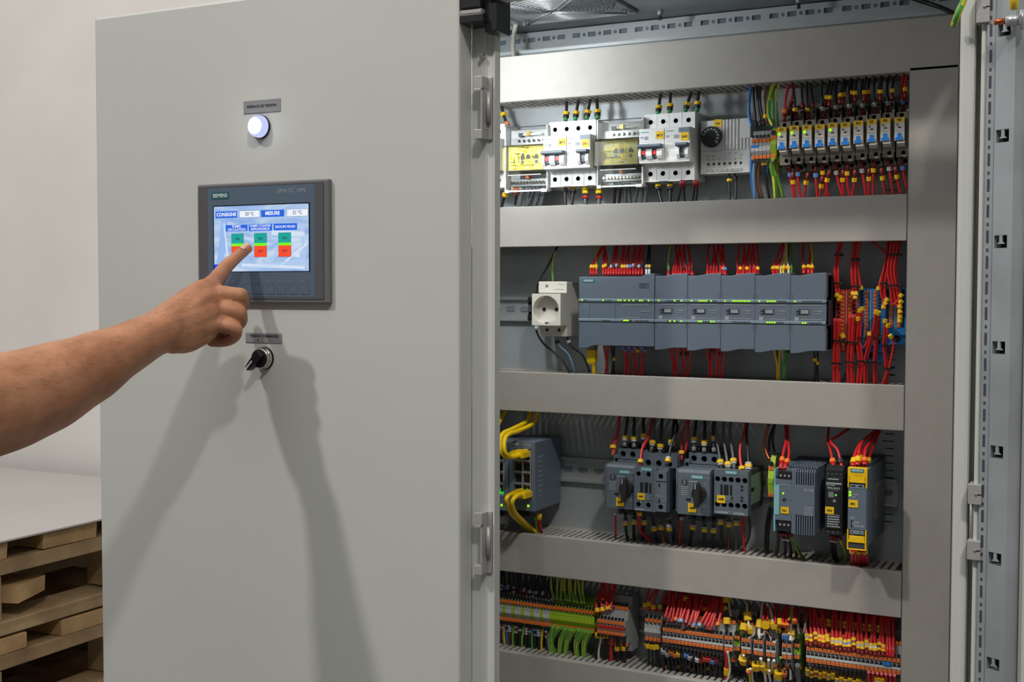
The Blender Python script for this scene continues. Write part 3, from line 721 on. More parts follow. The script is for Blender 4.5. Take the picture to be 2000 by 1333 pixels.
dl = part('dial', MB().cyl((.0148, 0, -.0215), 'y', .0140, -.0045, BLACKP, 36, r2=.0134), t, label='round black dial')
for i, s in enumerate(('60', '55', '50', '45', '40', '35', '30', '25', '20')):
    a = math.radians(160 - i * 25); text(s, .0032, INKW, dl, (.0148 + .0098 * math.cos(a), -.0046, -.0215 + .0098 * math.sin(a)), bold=.02)
text('°C', .0032, INKW, dl, (.0235, -.0046, -.0300), bold=.02)
tm = MB()
for i in range(7):
    x = .0108 + i * .0073; tm.cyl((x, -.0001, -.0572), 'y', .0019, .0004, DHOLE, 14)
part('terminal_opening', tm, t)
for i, s in enumerate(('N', 'N', '=', '*', 'L', 'N', 'N')): text(s, .0036, INK, t, (.0108 + i * .0073, -.0003, -.0515))
for i, s in enumerate(('48V', '24V', '', '', '[L1', 'L2]', '110V')):
    if s: text(s, .0026, INK, t, (.0108 + i * .0073, -.0003, -.0468 + (.003 if i in (4, 5) else 0)))
for i in range(7): text(str(i + 1), .0024, INK, t, (.0108 + i * .0073, -.0003, -.0612))
cb = MB().box(.0085, .0560, -.0010, .002, -.0675, -.0640, mat('cable_clamp_grey', (170, 171, 170), .5))
for i in range(7): cb.box(.0095 + i * .0068, .0095 + i * .0068 + .0004, -.0011, 0, -.0675, -.0640, DHOLE)
part('clamp_bar', cb, t)
# ---- terminal blocks: one builder for every row
TB = {}
def terminal(kind, W, body, mid, H, levels, yd, loc, label, group, cat='terminal block', marker=None):
    """levels: list of (z, depth step, has_upper_hole) for orange push buttons; origin at the top left of the front plane"""
    key = (kind, round(W, 5))
    if key not in TB:
        b = MB(); g = .00012
        pr = [(yd, -H), (.006, -H), (0, -H + .006), (0, -.006), (.006, 0), (yd, 0)] if kind[0] == 'n' else None
        if kind.startswith('feed'):
            zc = -H / 2
            prof = [(yd, -H), (.0120, -H), (.0030, -H + .0145), (0, zc - .0045), (0, zc + .0045), (.0030, -.0145), (.0120, 0), (yd, 0)]
        elif kind.startswith('multi'):
            prof = [(yd, -H), (.0290, -H), (.0260, -H + .0140), (.0140, -H + .0150), (.0120, -H + .0270), (.0010, -H + .0280), (0, -H + .0390),
                    (0, -.0390), (.0010, -.0280), (.0120, -.0270), (.0140, -.0150), (.0260, -.0140), (.0290, 0), (yd, 0)]
        b.prism(prof, g, W - g, 'x', body)
        bt = []
        for lv in levels:
            z, y, tilt = lv
            o = MB().box(W * .12, W * .88, y - .0012, y + .003, z - .0021, z + .0021, ORB)
            o.box(W * .36, W * .64, y - .0014, y - .001, z - .0008, z + .0008, mat('button_slot', (176, 84, 26), .5))
            bt.append(o.mesh('push_button'))
            s = 1 if tilt > 0 else -1
            b.cyl((W / 2, y - .0008, z + s * .0056), 'y', W * .42, .0012, DARK, 12)
            if tilt in (2, -2): b.cyl((W * .70, y - .0008, z - s * .0056), 'y', W * .17, .001, DARK, 8); b.cyl((W * .36, y - .0008, z - s * .0038), 'y', W * .17, .001, DARK, 8)
        if mid: b.box(g, W - g, -.0008, .004, -H / 2 - .0030, -H / 2 + .0030, mid)
        if kind.startswith('multi'):
            b.box(g, W - g, -.0006, .003, -H / 2 - .0042, -H / 2 - .0012, TERML).box(W * .15, W * .85, -.0005, .003, -H / 2 - .0008, -H / 2 + .0014, DARK)
        TB[key] = (b.mesh('terminal_body'), bt)
    me, bt = TB[key]
    t = thing('terminal_block', label, cat, loc, group)
    obj('body', me, t)
    for m in bt: obj('push_button', m, t)
    return t
FEED = [(-.0135, .0022, 1), (-.0345, .0022, -1)]
for i in range(5):
    px = 1467 + i * 7.45
    terminal('feed_grey', .0048, TERM, TERML, .0480, FEED, .045, at(px, 255 - i * .55, .262), '%s grey feed-through terminal between the thermostat and the relays' % ORD[i], 'small grey terminals by the thermostat')
    if i in (0, 1):
        o = thing('bridge_plug', '%s blue bridge on the grey terminals by the thermostat' % ('left' if i == 0 else 'right'), 'bridge', at(px, 287 - i * .5, .262)); part('bridge', MB().box(0, .0048, -.0015, .004, -.0014, .0014, BLUEP), o)
gt = at(1504, 249, .262)
terminal('feed_green', .0082, TERMGY, TERMG, .0500, [(-.0125, .0022, 1), (-.0365, .0022, -1)], .045, gt, 'green and yellow earth terminal just left of relay K9', 'single earth terminals')
# ---- ten relays on their sockets
KF = [1518, 1542.3, 1567, 1592, 1617, 1642, 1667.2, 1693.3, 1719.8, 1747.4]
KT = [249.5, 246.6, 245, 244, 241, 240, 236.8, 234, 231.4, 230]
KN = ['K9', 'K8', 'K7', 'K1', 'K2', 'K3', 'K4', 'K5', 'K6', 'K0']
LIT = [1, 1, 1, 0, 1, 0, 0, 0, 0, 0]
YK = .252
def relay_meshes():
    W = .0152; s = MB()
    # socket tiers: (y of face, z bottom, z top), each with a hole cell
    s.box(0, W - .0002, .046, .0585, -.0600, .0330, RELS)
    s.hole(0, W - .0003, .0005, .0080, .012, .0062, .0044, .0026, .004, RELS, DHOLE, CHROME); s.box(0, W - .0003, .016, .046, .0005, .0080, RELS)
    s.hole(0, W - .0003, .0080, .0165, .024, .0110, .0125, .0026, .004, RELS, DHOLE, CHROME); s.box(0, W - .0003, .028, .046, .0080, .0165, RELS)
    s.hole(0, W - .0003, .0165, .0250, .034, .0075, .0208, .0026, .004, RELS, DHOLE, CHROME); s.box(0, W - .0003, .038, .046, .0165, .0250, RELS)
    s.box(0, W - .0003, .012, .046, -.0290, .0005, RELS)
    s.hole(0, W - .0003, -.0460, -.0370, .014, .0085, -.0410, .0026, .004, RELS, DHOLE, DHOLE); s.box(0, W - .0003, .018, .046, -.0460, -.0290, RELS).box(0, W - .0003, .014, .018, -.0370, -.0290, RELS)
    s.hole(0, W - .0003, -.0545, -.0460, .026, .0090, -.0503, .0026, .004, RELS, DHOLE, DHOLE); s.box(0, W - .0003, .030, .046, -.0545, -.0460, RELS)
    for z in (.0080, .0165, -.0460): s.box(W - .0006, W - .0003, .010, .030, z - .004, z + .006, DARK)
    r = MB().box(0, .0116, 0, .020, -.0275, 0, RELB).box(.0116, .0118, .0015, .020, -.0270, -.001, mat('relay_clear_side', (120, 116, 106), .25))
    pr = MB().box(.0040, .0076, -.0003, .0002, -.0128, -.0112, INK)
    smalltext(pr, .0015, .0105, -.0168, .0007, mat('relay_print', (160, 156, 160), .5), 3)
    c = MB().prism([(.002, -.0278), (-.0015, -.0310), (.004, -.0345), (.016, -.0345), (.016, -.0278)], .0030, .0120, 'x', mat('relay_clip', (190, 186, 174), .35))
    tab = MB().box(.0036, .0080, -.0016, .0003, -.0242, -.0188, BLUEP).box(.0014, .0102, -.0022, .0003, -.0272, -.0238, BLUEP)
    yl = MB().prism([(0, -.0065), (.0116, -.0052), (.0116, 0), (0, 0)], -.0006, .0001, 'y', YELM)
    return [m.mesh(n) for n, m in (('socket', s), ('relay_case', r), ('printing', pr), ('retaining_clip', c), ('blue_tab', tab), ('label_tag', yl))]
RM = relay_meshes()
led_on = MB().cyl((.0030, -.0004, -.0084), 'y', .0018, -.0004, LEDG, 10).mesh('led'); led_off = MB().cyl((.0032, -.0001, -.0086), 'y', .0011, -.0004, LEDOFF, 10).mesh('led')
for i in range(10):
    t = dev('relay', '%s relay with a blue tab, tagged %s, LED %s' % ('slim white', KN[i], 'lit' if LIT[i] else 'dark'), 'relay', KF[i], KT[i], YK, 'row of slim relays K9 to K0')
    for me in RM:
        o = obj(me.name, me, t)
        if me.name.startswith('label_tag'): text(KN[i], .0042, INK, o, (.0056, -.0008, -.0030), bold=.04)
    obj('led', led_on if LIT[i] else led_off, t)
# ================================================================== row 2: socket outlet, controller, input and output modules
t = dev('end_clamp', 'black plastic end clamp on the rail left of the white socket', 'clamp', 1029, 581, .262)
part('clamp_body', MB().box(0, .0080, .004, .050, -.0335, .0010, BLACKP).box(.001, .0070, 0, .004, -.0070, 0, BLACKP).box(.001, .0070, 0, .004, -.0325, -.0250, BLACKP).box(.0015, .0065, .0005, .004, -.0210, -.0110, SGREYD), t, bevel=.0006)
t = dev('socket_outlet', 'white rail-mounted mains socket outlet left of the controller', 'socket', 1039, 574, .2465)
W, H = .0437, .0440
b = MB().box(.0005, W - .0005, .0235, .064, -H - .0160, .0165, OFFWH)
b.box(0, W, .021, .024, .0010, .0170, OFFWH)
part('housing', b, t, bevel=.0008)
ho = MB()
for x, z in ((.0130, .0108),): ho.cyl((x, .0206, z), 'y', .0023, .001, mat('socket_hole_grey', (128, 126, 118), .5), 14)
for x in (.0125, .0310): ho.cyl((x, .0228, -H - .0070), 'y', .0024, .001, DHOLE, 14)
ho.box(.0220, .0385, .0203, .022, .0060, .0062, INKG).box(.0310, .0385, .0203, .022, .0132, .0134, INKG)
part('terminal_opening', ho, t)
f = MB().hole(0, W, -H, 0, 0, W / 2 - .0006, -H / 2 - .0004, .0198, .0150, OFFWH, OFFWH, OFFWH, 44)
f.box(0, W, .0151, .026, -H, 0, OFFWH)
part('socket_well', f, t)
pn = MB().cyl((W / 2 - .0100, .0146, -H / 2), 'y', .0028, .001, DHOLE, 16).cyl((W / 2 + .0090, .0146, -H / 2), 'y', .0028, .001, DHOLE, 16)
part('pin_opening', pn, t)
for z in (-.0040, -H + .0032): part('earth_contact', MB().box(W / 2 - .004, W / 2 + .004, .002, .014, z - .0008, z + .0008, STEEL).box(W / 2 - .0015, W / 2 + .0015, .0015, .006, z - .0016, z + .0016, CHROME), t)
# controller modules
ZP = .0210; YP = .241
def plc(px0, px1, label, w, cpu=False, top_leds=(), bot_leds=(), wave=None):
    a = at(px0, 600, YP); z0 = ZC + ZP
    t = thing('controller_module' if cpu else 'input_output_module', label, 'controller', (a.x, YP, z0), None if cpu else 'blue-grey plug-in modules')
    W = at(px1, 600, YP).x - a.x - .0004; H = .1000
    part('housing', MB().box(.0004, W, .010, .069, -H + .004, -.003, SGREYD).box(.0004, W, .004, .012, -H + .030, -.030, SGREYD), t)
    # covers with a stepped, wavy outer edge
    def edge(sgn):
        if cpu: return [(0, -.0042), (W * .82, -.0042), (W * .90, -.0010), (W * .94, .0), (W, 0)] if sgn > 0 else [(0, -.0010), (W * .12, -.0005), (W * .19, .0028), (W * .22, .0032), (W, .0032)]
        return [(0, -.0032), (W * .30, -.0032), (W * .55, -.0010), (W * .80, 0), (W, 0)] if sgn > 0 else [(0, -.0010), (W * .22, -.0008), (W * .50, .0020), (W * .65, .0026), (W, .0026)]
    e1 = edge(1); e2 = edge(-1)
    up = [(0, -.0345), (W, -.0345)] + [(x, z) for x, z in reversed(e1)]
    lo = [(W, -.0655), (0, -.0655)] + [(x, -H + z) for x, z in e2]
    part('upper_cover', MB().prism(up, 0, .030, 'y', SGREY), t, bevel=.0006)
    part('lower_cover', MB().prism(lo[::-1], 0, .030, 'y', SGREY), t, bevel=.0006)
    part('middle_panel', MB().box(0, W, .0006, .010, -.0640, -.0360, SGREY), t)
    for z, leds in ((-.0358, top_leds), (-.0626, bot_leds)):
        s = part('led_strip', MB().prism([(.0, z - .0022), (-.0013, z - .0012), (-.0013, z + .0012), (0, z + .0022), (.004, z + .0022), (.004, z - .0022)], 0, W, 'x', SGREYL), t)
        lm = MB()
        for xx in leds[1]: lm.box(xx * W - .0009, xx * W + .0009, -.0016, 0, z - .0009, z + .0009, LEDOFF)
        if leds[1]: part('led_off', lm, s)
        for xx in leds[0]: part('led', MB().box(xx * W - .0011, xx * W + .0011, -.0018, 0, z - .0010, z + .0010, LEDG), s)
    gr = MB()
    for xx in (.0018, W - .0022):
        gr.box(xx, xx + .0005, -.0002, .0002, -.0338, -.0270, SGREYD).box(xx, xx + .0005, -.0002, .0002, -.0730, -.0650, SGREYD)
    part('latch_groove', gr, t)
    pm = MB()
    if cpu:
        for xx in (.143, .49): pm.box(xx * W - .0003, xx * W + .0003, .0002, .001, -.0605, -.0380, SGREYD)
        smalltext(pm, .58 * W, .92 * W, -.0425, .0013, INKG, 5); smalltext(pm, .56 * W, .82 * W, -.0595, .0013, INKG, 6); smalltext(pm, .83 * W, .95 * W, -.0510, .0016, INKG, 7)
        for z in (-.0145, -.0170, -.0195): smalltext(pm, .80 * W, .93 * W, z, .0013, INKG, int(-z * 1e5))
        for k in range(4): pm.box(.055 * W + k * .0025, .055 * W + k * .0025 + .0004, .0002, .001, -.046 - .002 * (k % 2), -.0395, INKG)
        lg = part('logo', MB().box(.0050, .0235, -.0005, .0003, -.0115, -.0072, PETROLD), t)
        text('SIEMENS', .0038, INKW, lg, (.0142, -.0007, -.0093), bold=.03)
        pm.shift((0, .0003, 0))
    else:
        smalltext(pm, .10 * W, .92 * W, -.0415, .0012, INKG, 2); smalltext(pm, .28 * W, .9 * W, -.0592, .0012, INKG, 4); smalltext(pm, .66 * W, .9 * W, -.0490, .0014, INKG, 8); smalltext(pm, .72 * W, .86 * W, -.0520, .0012, INKG, 9)
        pm.box(.11 * W, .24 * W, -.0003, .001, -.0600, -.0555, INKG)
        win = MB().box(.17 * W, .25 * W, -.0012, .0006, -.0512, -.0455, mat('slider_dark', (44, 52, 60), .4)).box(.185 * W, .235 * W, -.0014, 0, -.0508, -.0500, INKG).box(.185 * W, .235 * W, -.0014, 0, -.0468, -.0460, INKG)
        win.box(.27 * W, .52 * W, -.0008, .0006, -.0515, -.0455, mat('window_frame_dark', (70, 80, 90), .4)).box(.30 * W, .51 * W, -.0010, .0006, -.0512, -.0466, mat('window_grey', (150, 152, 152), .4))
        part('module_window', win, t)
        pm.shift((0, .0004, 0))
    part('printing', pm, t)
    return t
def rng(a, b, n): return [a + (b - a) * i / (n - 1) for i in range(n)]
plc(1130.5, 1278.5, 'wide blue-grey controller module with a petrol logo plate, right of the socket', .11, True,
    (([.05, .335, .535, .57, .62, .675, .735, .815, .845, .93]), [.08, .105, .36, .40, .43, .59, .65, .70, .76, .79, .88, .905]), ([.61, .635, .662], [.33, .36, .39, .42, .59, .69, .71, .77, .80, .83, .86, .89, .92]))
EX = [1279.2, 1343, 1408.3, 1475, 1544.2, 1614.2]
LT = [([.13, .62, .83], rng(.40, .60, 4) + [.7, .76]), ([.13, .37, .44, .51, .58, .72], [.65, .79, .86]), ([.13, .36, .43, .50, .57, .64, .71, .78, .85], []), ([.13, .36, .43, .50, .57], [.66, .73, .80, .86]), ([.13], rng(.36, .86, 8))]
LB = [([.48, .62, .83], [.41, .55, .7]), ([.36, .43, .72, .80], [.5, .57, .65]), ([], rng(.36, .85, 8)), ([.36, .43, .50, .57], [.66, .73, .80]), ([.36, .43], rng(.55, .86, 6))]
NM = ['first blue-grey plug-in module, directly right of the controller', 'second blue-grey plug-in module from the controller', 'third blue-grey plug-in module, with a full upper row of lit LEDs', 'fourth blue-grey plug-in module, wires of mixed colours above and below', 'last blue-grey plug-in module, next to the red wire bundles']
for i in range(5): plc(EX[i], EX[i + 1], NM[i], .045, False, LT[i], LB[i])
# upright push-in distribution blocks on the right
def pushblock(px0, px1, y0, y1, body, label, foot):
    a = at(px0, y0, .280); b_ = at(px1, y1, .280)
    t = thing('push_in_block', label, 'terminal block', (a.x, .280, a.z), 'upright push-in blocks'); W = b_.x - a.x; H = a.z - b_.z
    m = MB().box(0, W, 0, .030, -H, 0, body).box(W * .47, W * .49, -.0006, 0, -H * .92, -.002, TERML)
    n = 15; p = (H - (.012 if foot else .004)) / n
    for i in range(n):
        z = -.004 - i * p
        for xx in (.13, .82): m.cyl((W * xx, -.0003, z), 'y', .0021, .0006, DARK, 10)
    part('body', m, t)
    me = MB().box(-.0019, .0019, -.0012, .0005, -.0017, .0017, ORB).box(-.0006, .0006, -.0014, -.001, -.0006, .0006, mat('button_slot', (176, 84, 26), .5)).mesh('push_button')
    for i in range(n):
        for xx in (.32, .64): obj('push_button', me, t, (W * xx, 0, -.004 - i * p))
    if foot: part('foot', MB().box(0, W, .004, .030, -H - .012, -H, body).cyl((W * .55, .0036, -H - .005), 'y', .0042, .001, DARK, 16), t)
    return t
pushblock(1632.5, 1675, 566, 690, TERMR, 'upright red push-in block at the right end of the second row', False)
pushblock(1677, 1726, 564, 688, TERMB, 'upright blue push-in block beside the red one', True)
pushblock(1727.5, 1771, 562, 655, TERMB, 'upright blue push-in block against the upright duct', True)
# ================================================================== row 3
YR = RY
def switch(px1, label, lit_low, plugs):
    Y = .2235; a = at(px1, 862, Y); z1 = a.z + .0; H = .0965; W = .0405
    t = thing('network_switch', label, 'network switch', (a.x - W, Y, z1 - .0018), 'blue-grey network switches')
    b = MB().box(0, W, .004, .0865, -H, 0, SGREY).box(0, .0085, 0, .005, -H, 0, SGREY).box(.0340, W, 0, .005, -H, 0, SGREY).box(.0085, .0340, 0, .005, -.0110, 0, SGREY).box(.0085, .0340, 0, .005, -H, -.0765, SGREY)
    part('housing', b, t, bevel=.0008)
    pj = MB()
    for r in range(4):
        for c in range(2):
            x = .0095 + c * .0125; z = -.0130 - r * .0162
            pj.box(x, x + .0108, .0036, .0042, z - .0118, z, DARK); pj.box(x + .0108, x + .0125, -.0004, .005, z - .0130, z + .0012, BRACKET)
        pj.box(.0085, .0345, -.0006, .005, -.0130 - r * .0162 - .0148, -.0130 - r * .0162 - .0122, STEEL)
        for c in range(2):
            x = .0095 + c * .0125; z = -.0130 - r * .0162
            for s in range(5): pj.box(x + .0022 + s * .0013, x + .0028 + s * .0013, .0028, .0037, z - .0020, z, mat('brass', (200, 170, 90), .3, .8))
    part('port', pj, t)
    pr = MB().box(.0045, .0160, -.0003, .0001, -.0055, -.0030, INKG); smalltext(pr, .0240, .0370, -.0042, .0012, INKG, 3); smalltext(pr, .0280, .0370, -.0065, .0012, INKG, 4)
    pr.box(.0050, .0053, -.0003, .0001, -.070, -.018, INKG).box(.0372, .0375, -.0003, .0001, -.075, -.018, INKG)
    part('printing', pr, t)
    part('led', MB().box(.0290, .0318, -.0008, .0003, -.0905, -.0875, LEDG), t)
    part('led', MB().box(.0255, .0278, .0015, .0040, -.0735, -.0700, LEDGR).box(.0300, .0322, .0015, .0040, -.0735, -.0705, LEDGR).box(.0262, .0280, .0018, .0040, -.0690, -.0650, emis('led_green_dim', (20, 130, 30))), t)
    sp = MB()
    for z in range(9): 
        for k in range(3): sp.box(W - .0001, W + .0002, .0105 + k * .0052, .0145 + k * .0052 - .001 * (z % 3), -.0225 - z * .0068, -.0205 - z * .0068, INKG)
    part('side_print', sp, t)
    part('plug_socket', MB().box(.006, .028, .012, .040, -H - .010, -H, BLACKP), t)
    return t
switch(1045, 'blue-grey network switch with eight ports and green LEDs, right of its twin', True, 2)
t2 = switch(992.5, 'blue-grey network switch mostly hidden by the shut door', False, 0)
def holes(mb, cells, y, m, r=.0034, depth=.006):
    for (x0, x1, z0, z1, cx, cz) in cells: mb.hole(x0, x1, z0, z1, y, cx, cz, r, depth, m, SIRID, DARK)
def starter(px, py, label, tag_text, s):
    """motor starter protector: rotary knob, terminals above and below"""
    Y = .2330; t = dev('motor_protector', label, 'motor switch', px, py, Y, 'blue-grey motor protectors with rotary knobs'); W = .0440
    f = MB().box(0, W, 0, .020, -.0560, 0, SIRI); f.prism([(0, 0), (.020, 0), (.020, .0045), (.004, .0035)], 0, W, 'x', SIRI).box(-.0040, 0, .004, .030, -.0540, .0030, SIRI)
    part('front_block', f, t, bevel=.0008)
    b = MB().box(-.001, W + .001, .020, .0775, -.0560, -.0010, SIRID).box(.0, W, .050, .0775, -.066, .0060, SIRID)
    b.box(.004, .046, .0395, .0775, .0070, .0215, SIRI).box(.004, .046, .0335, .0395, .0070, .0085, SIRI).prism([(.0335, .0200), (.0395, .0200), (.0700, .0260), (.0700, .0215), (.0395, .0215), (.0335, .0215)], .004, .046, 'x', SIRI)
    b.box(.006, .046, .026, .045, -.0005, .0062, SIRI).box(.005, .046, .032, .036, .0062, .0071, DARK).box(-.001, .0058, .0345, .05, -.001, .0125, SIRI)
    for i in range(3):
        x0 = .004 + i * .014; b.hole(x0, x0 + .014, .0085, .0200, .0335, x0 + .007, .0140, .0040, .006, SIRI, SIRID, DARK)
    b.hole(-.0008, .0058, .0005, .0120, .0295, .0028, .0060, .0026, .005, SIRI, SIRID, DARK)
    b.box(.004, .046, .0395, .0775, -.0690, -.0600, SIRI)
    for i in range(3):
        x0 = .004 + i * .014; b.hole(x0, x0 + .014, -.0690, -.0520, .0335, x0 + .007, -.0610, .0038, .006, SIRID, SIRID, DARK)
    b.box(.002, .046, .018, .033, -.0590, -.0565, SIRID)
    part('housing', b, t)
    for i in range(2):
        part('terminal_wing', MB().box(.0145 + i * .0135, .0175 + i * .0135, .038, .070, .0215, .0275, BLACKP), t, bevel=.0008)
    lg = part('logo', MB().box(.0190, .0345, -.0005, .0001, -.0078, -.0035, PETROL), t); text('SIEMENS', .0036, INKW, lg, (.0268, -.0007, -.0056), bold=.03)
    text('SIRIUS', .0032, INKG, t, (.0400, -.0006, -.0058))
    ds = part('setting_dial', MB().cyl((.0098, .0002, -.0130), 'y', .0044, -.0008, SIRID, 16).box(.0092, .0104, -.0012, 0, -.0166, -.0094, INKG), t)
    pr = MB()
    for k in range(5): smalltext(pr, .0050, .0150, -.0200 - k * .0026, .0012, INKG, k + 3)
    pr.box(.0120, .0190, -.0003, .0002, -.0375, -.0345, DARK).box(.0160, .0270, -.0003, .0001, -.0120, -.0114, INKW)
    for a in range(12): pr.box(.0215 + .0022 * math.cos(a * math.pi / 6) - .0004, .0215 + .0022 * math.cos(a * math.pi / 6) + .0004, -.0004, 0, -.0370 + .0022 * math.sin(a * math.pi / 6) - .0004, -.0370 + .0022 * math.sin(a * math.pi / 6) + .0004, INKW)
    smalltext(pr, .0330, .0400, -.0460, .0060, mat('print_dim', (110, 116, 120), .6), 9)
    part('printing', pr, t)
    text('I', .0040, INKW, t, (.0375, -.0004, -.0140))
    kb = MB().cyl((.0300, 0, -.0265), 'y', .0100, -.0060, mat('knob_dark', (44, 42, 42), .4), 24, r2=.0092)
    kb.prism([(.0262, -.0130), (.0285, -.0110), (.0318, -.0110), (.0338, -.0130), (.0345, -.0280), (.0322, -.0440), (.0270, -.0440), (.0258, -.0280)], -.0150, -.0055, 'y', mat('knob_dark', (44, 42, 42), .4))
    ko = part('rotary_knob', kb, t, bevel=.0012, label='black rotary knob')
    part('pointer', MB().box(.0285, .0295, -.0156, -.0150, -.0190, -.0125, INKW), ko)
    tg = part('label_tag', MB().box(.0150, .0262, -.0009, .0001, -.0520, -.0405, YELM), t, label='yellow tag'); text(tag_text, .0036, INK, tg, (.0206, -.0011, -.0465), bold=.04)
    return t
def contactor(px, py, label, tag_text, coil):
    Y = .2375 if not coil else .2240; t = dev('contactor', label, 'contactor', px, py, Y, 'blue-grey contactors')
    W = .0452; H = .0580
    bh = YR - Y
    b = MB().box(.001, W - .001, .012, bh, -H + .003, -.002, SIRID)
    holesl = MB()
    if not coil:
        f = MB().box(0, W, .006, .014, -H, 0, SIRI)
        for z0, z1, zc in ((-.0170, -.0075, -.0122), (-.0500, -.0405, -.0452)):
            for i in range(5): f.hole(W * i / 5, W * (i + 1) / 5, z0, z1, 0, W * (i + .5) / 5, zc, .0035, .006, SIRI, SIRID, DARK, 14)
        f.box(0, W, 0, .006, -.0075, 0, SIRI).box(0, W, 0, .006, -.0405, -.0170, SIRI).box(0, W, 0, .006, -H, -.0500, SIRI)
        part('front_block', f, t)
        w = MB()
        for a, c in ((.0085, .0115), (.0130, .0192), (.0212, .0242)): w.box(a, c, -.0003, .001, -.0325, -.0192, DARK)
        for z in (-.0200, -.0245, -.0345, -.0385): w.box(.0355, .0385, -.0003, .001, z - .0014, z + .0014, DARK)
        w.box(.0230, .0250, -.0006, .0002, -.0380, -.0335, SIRID).box(.0150, .0250, -.0004, .0002, -.0395, -.0330, mat('contactor_mid_grey', (104, 112, 120), .5)).box(.0225, .0232, -.0006, .0002, -.0385, -.0340, DARK)
        part('window', w, t)
        pr = MB(); smalltext(pr, .0015, .0200, -.0560, .0011, INKW, 3); smalltext(pr, .0260, .0420, -.0562, .0011, INKW, 4)
        smalltext(pr, .005, .04, -.0545, .0008, INKG, 6); part('printing', pr, t)
        tg = part('label_tag', MB().box(.0042, .0152, -.0010, .0001, -.0432, -.0335, YELM), t, label='yellow tag'); text(tag_text, .0038, INK, tg, (.0097, -.0012, -.0384), bold=.04)
        lx = .0150
        part('side_label', MB().box(W - .001, W - .0005, .018, .062, -.046, -.008, mat('side_label_pale', (126, 146, 130), .5)).box(W - .0006, W - .0003, .013, .030, -.0290, -.0240, DARK), t)
    else:
        f = MB().box(0, .0262, .006, .014, -H, 0, SIRI).box(.0266, W, .006, .014, -H, 0, SIRI)
        for z0, z1, zc in ((-.0135, -.0045, -.0088), (-.0540, -.0450, -.0495)):
            for x0, x1, cx in ((0, .0120, .0058), (.0120, .0262, .0200)): f.hole(x0, x1, z0, z1, 0, cx, zc, .0033, .006, SIRI, SIRID, DARK, 14)
        f.box(0, .0262, 0, .006, -.0045, 0, SIRI).box(0, .0262, 0, .006, -.0450, -.0135, SIRI).box(0, .0262, 0, .006, -H, -.0540, SIRI)
        f.box(.0306, W, .0, .006, -.0450, -.0165, SIRI).box(.0266, .0305, 0, .006, -H, 0, SIRI)
        for z0, z1, zc in ((-.0160, -.0030, -.0100), (-.0565, -.0455, -.0505)): f.hole(.0310, W, z0, z1, -.0012, .0375, zc, .0034, .006, SIRI, SIRID, DARK, 14)
        part('front_block', f, t)
        w = MB().box(.0085, .0125, -.0003, .001, -.0330, -.0200, DARK).box(.0145, .0195, -.0003, .001, -.0330, -.0195, DARK).box(.0212, .0240, -.0003, .001, -.0340, -.0200, DARK).box(.0340, .0362, -.0003, .001, -.0240, -.0200, DARK).box(.0340, .0362, -.0003, .001, -.0450, -.0400, DARK)
        w.box(.0150, .0255, -.0006, .0002, -.0430, -.0345, mat('contactor_mid_grey', (104, 112, 120), .5)).box(.0232, .0236, -.0008, .0002, -.042, -.036, DARK)
        part('window', w, t)
        pr = MB(); smalltext(pr, .0010, .0150, -.0565, .0012, INKW, 3); smalltext(pr, .0170, .0250, -.0565, .0010, INKG, 4)
        for q, (a, z) in enumerate(((.0090, -.0055), (.0160, -.0055), (.0090, -.0455), (.0160, -.0455))): smalltext(pr, a, a + .002, z, .0012, INKW, q)
        part('printing', pr, t); text('SIRIUS', .0030, INKG, t, (.0342, -.0006, -.0360))
        tg = part('label_tag', MB().box(.0050, .0150, -.0010, .0001, -.0430, -.0345, YELM), t, label='yellow tag'); text(tag_text, .0036, INK, tg, (.0100, -.0012, -.0388), bold=.04)
        lx = .0095
        # main terminals above and below, set back
        b.box(0, W + .004, .0355, bh, -.0030, .0150, SIRI).box(.0458, W + .004, .0295, .0355, -.0030, .0150, SIRI); b.box(0, W + .004, .034, bh, -.0720, -H, SIRID)
        for i in range(3):
            x0 = .0008 + i * .0150; b.hole(x0, x0 + .0150, -.0030, .0150, .0295, x0 + .0075, .0026, .0040, .006, SIRI, SIRID, DARK)
            text(('1L1', '3L2', '5L3')[i], .0030, INKG, t, (x0 + .0070, .0292, .0098))
        part('terminal_wing', MB().box(.0110, .0135, .036, .070, .0150, .0200, BLACKP).box(.0260, .0285, .036, .070, .0150, .0200, BLACKP), t)
    part('housing', b, t)
    lg = part('logo', MB().box(lx, lx + .0152, -.0006, .0001, -.0050 if not coil else -.0042, -.0010 if not coil else -.0002, PETROL), t); text('SIEMENS', .0035, INKW, lg, (lx + .0076, -.0008, -.0030 if not coil else -.0022), bold=.03)
    if not coil: text('SIRIUS', .0030, INKG, t, (.0385, -.0004, -.0032))
    return t
starter(1184, 912, 'motor protector with a black knob, tagged QM7', 'QM7', 1)
contactor(1239, 912.5, 'contactor with a separate right-hand coil block, tagged KM7', 'KM7', True)
starter(1323.5, 921.5, 'motor protector with a black knob, tagged QM8', 'QM8', 2)
contactor(1395, 917, 'contactor with two rows of five terminals, tagged KM8', 'KM8', False)
terminal('feed_greeny', .0078, TERMGY, TERMG, .0640, [(-.0155, .0022, 1), (-.0500, .0022, -1)], .045, at(1500, 892, .262), 'green and yellow earth terminal left of the vented power supply', 'single earth terminals')
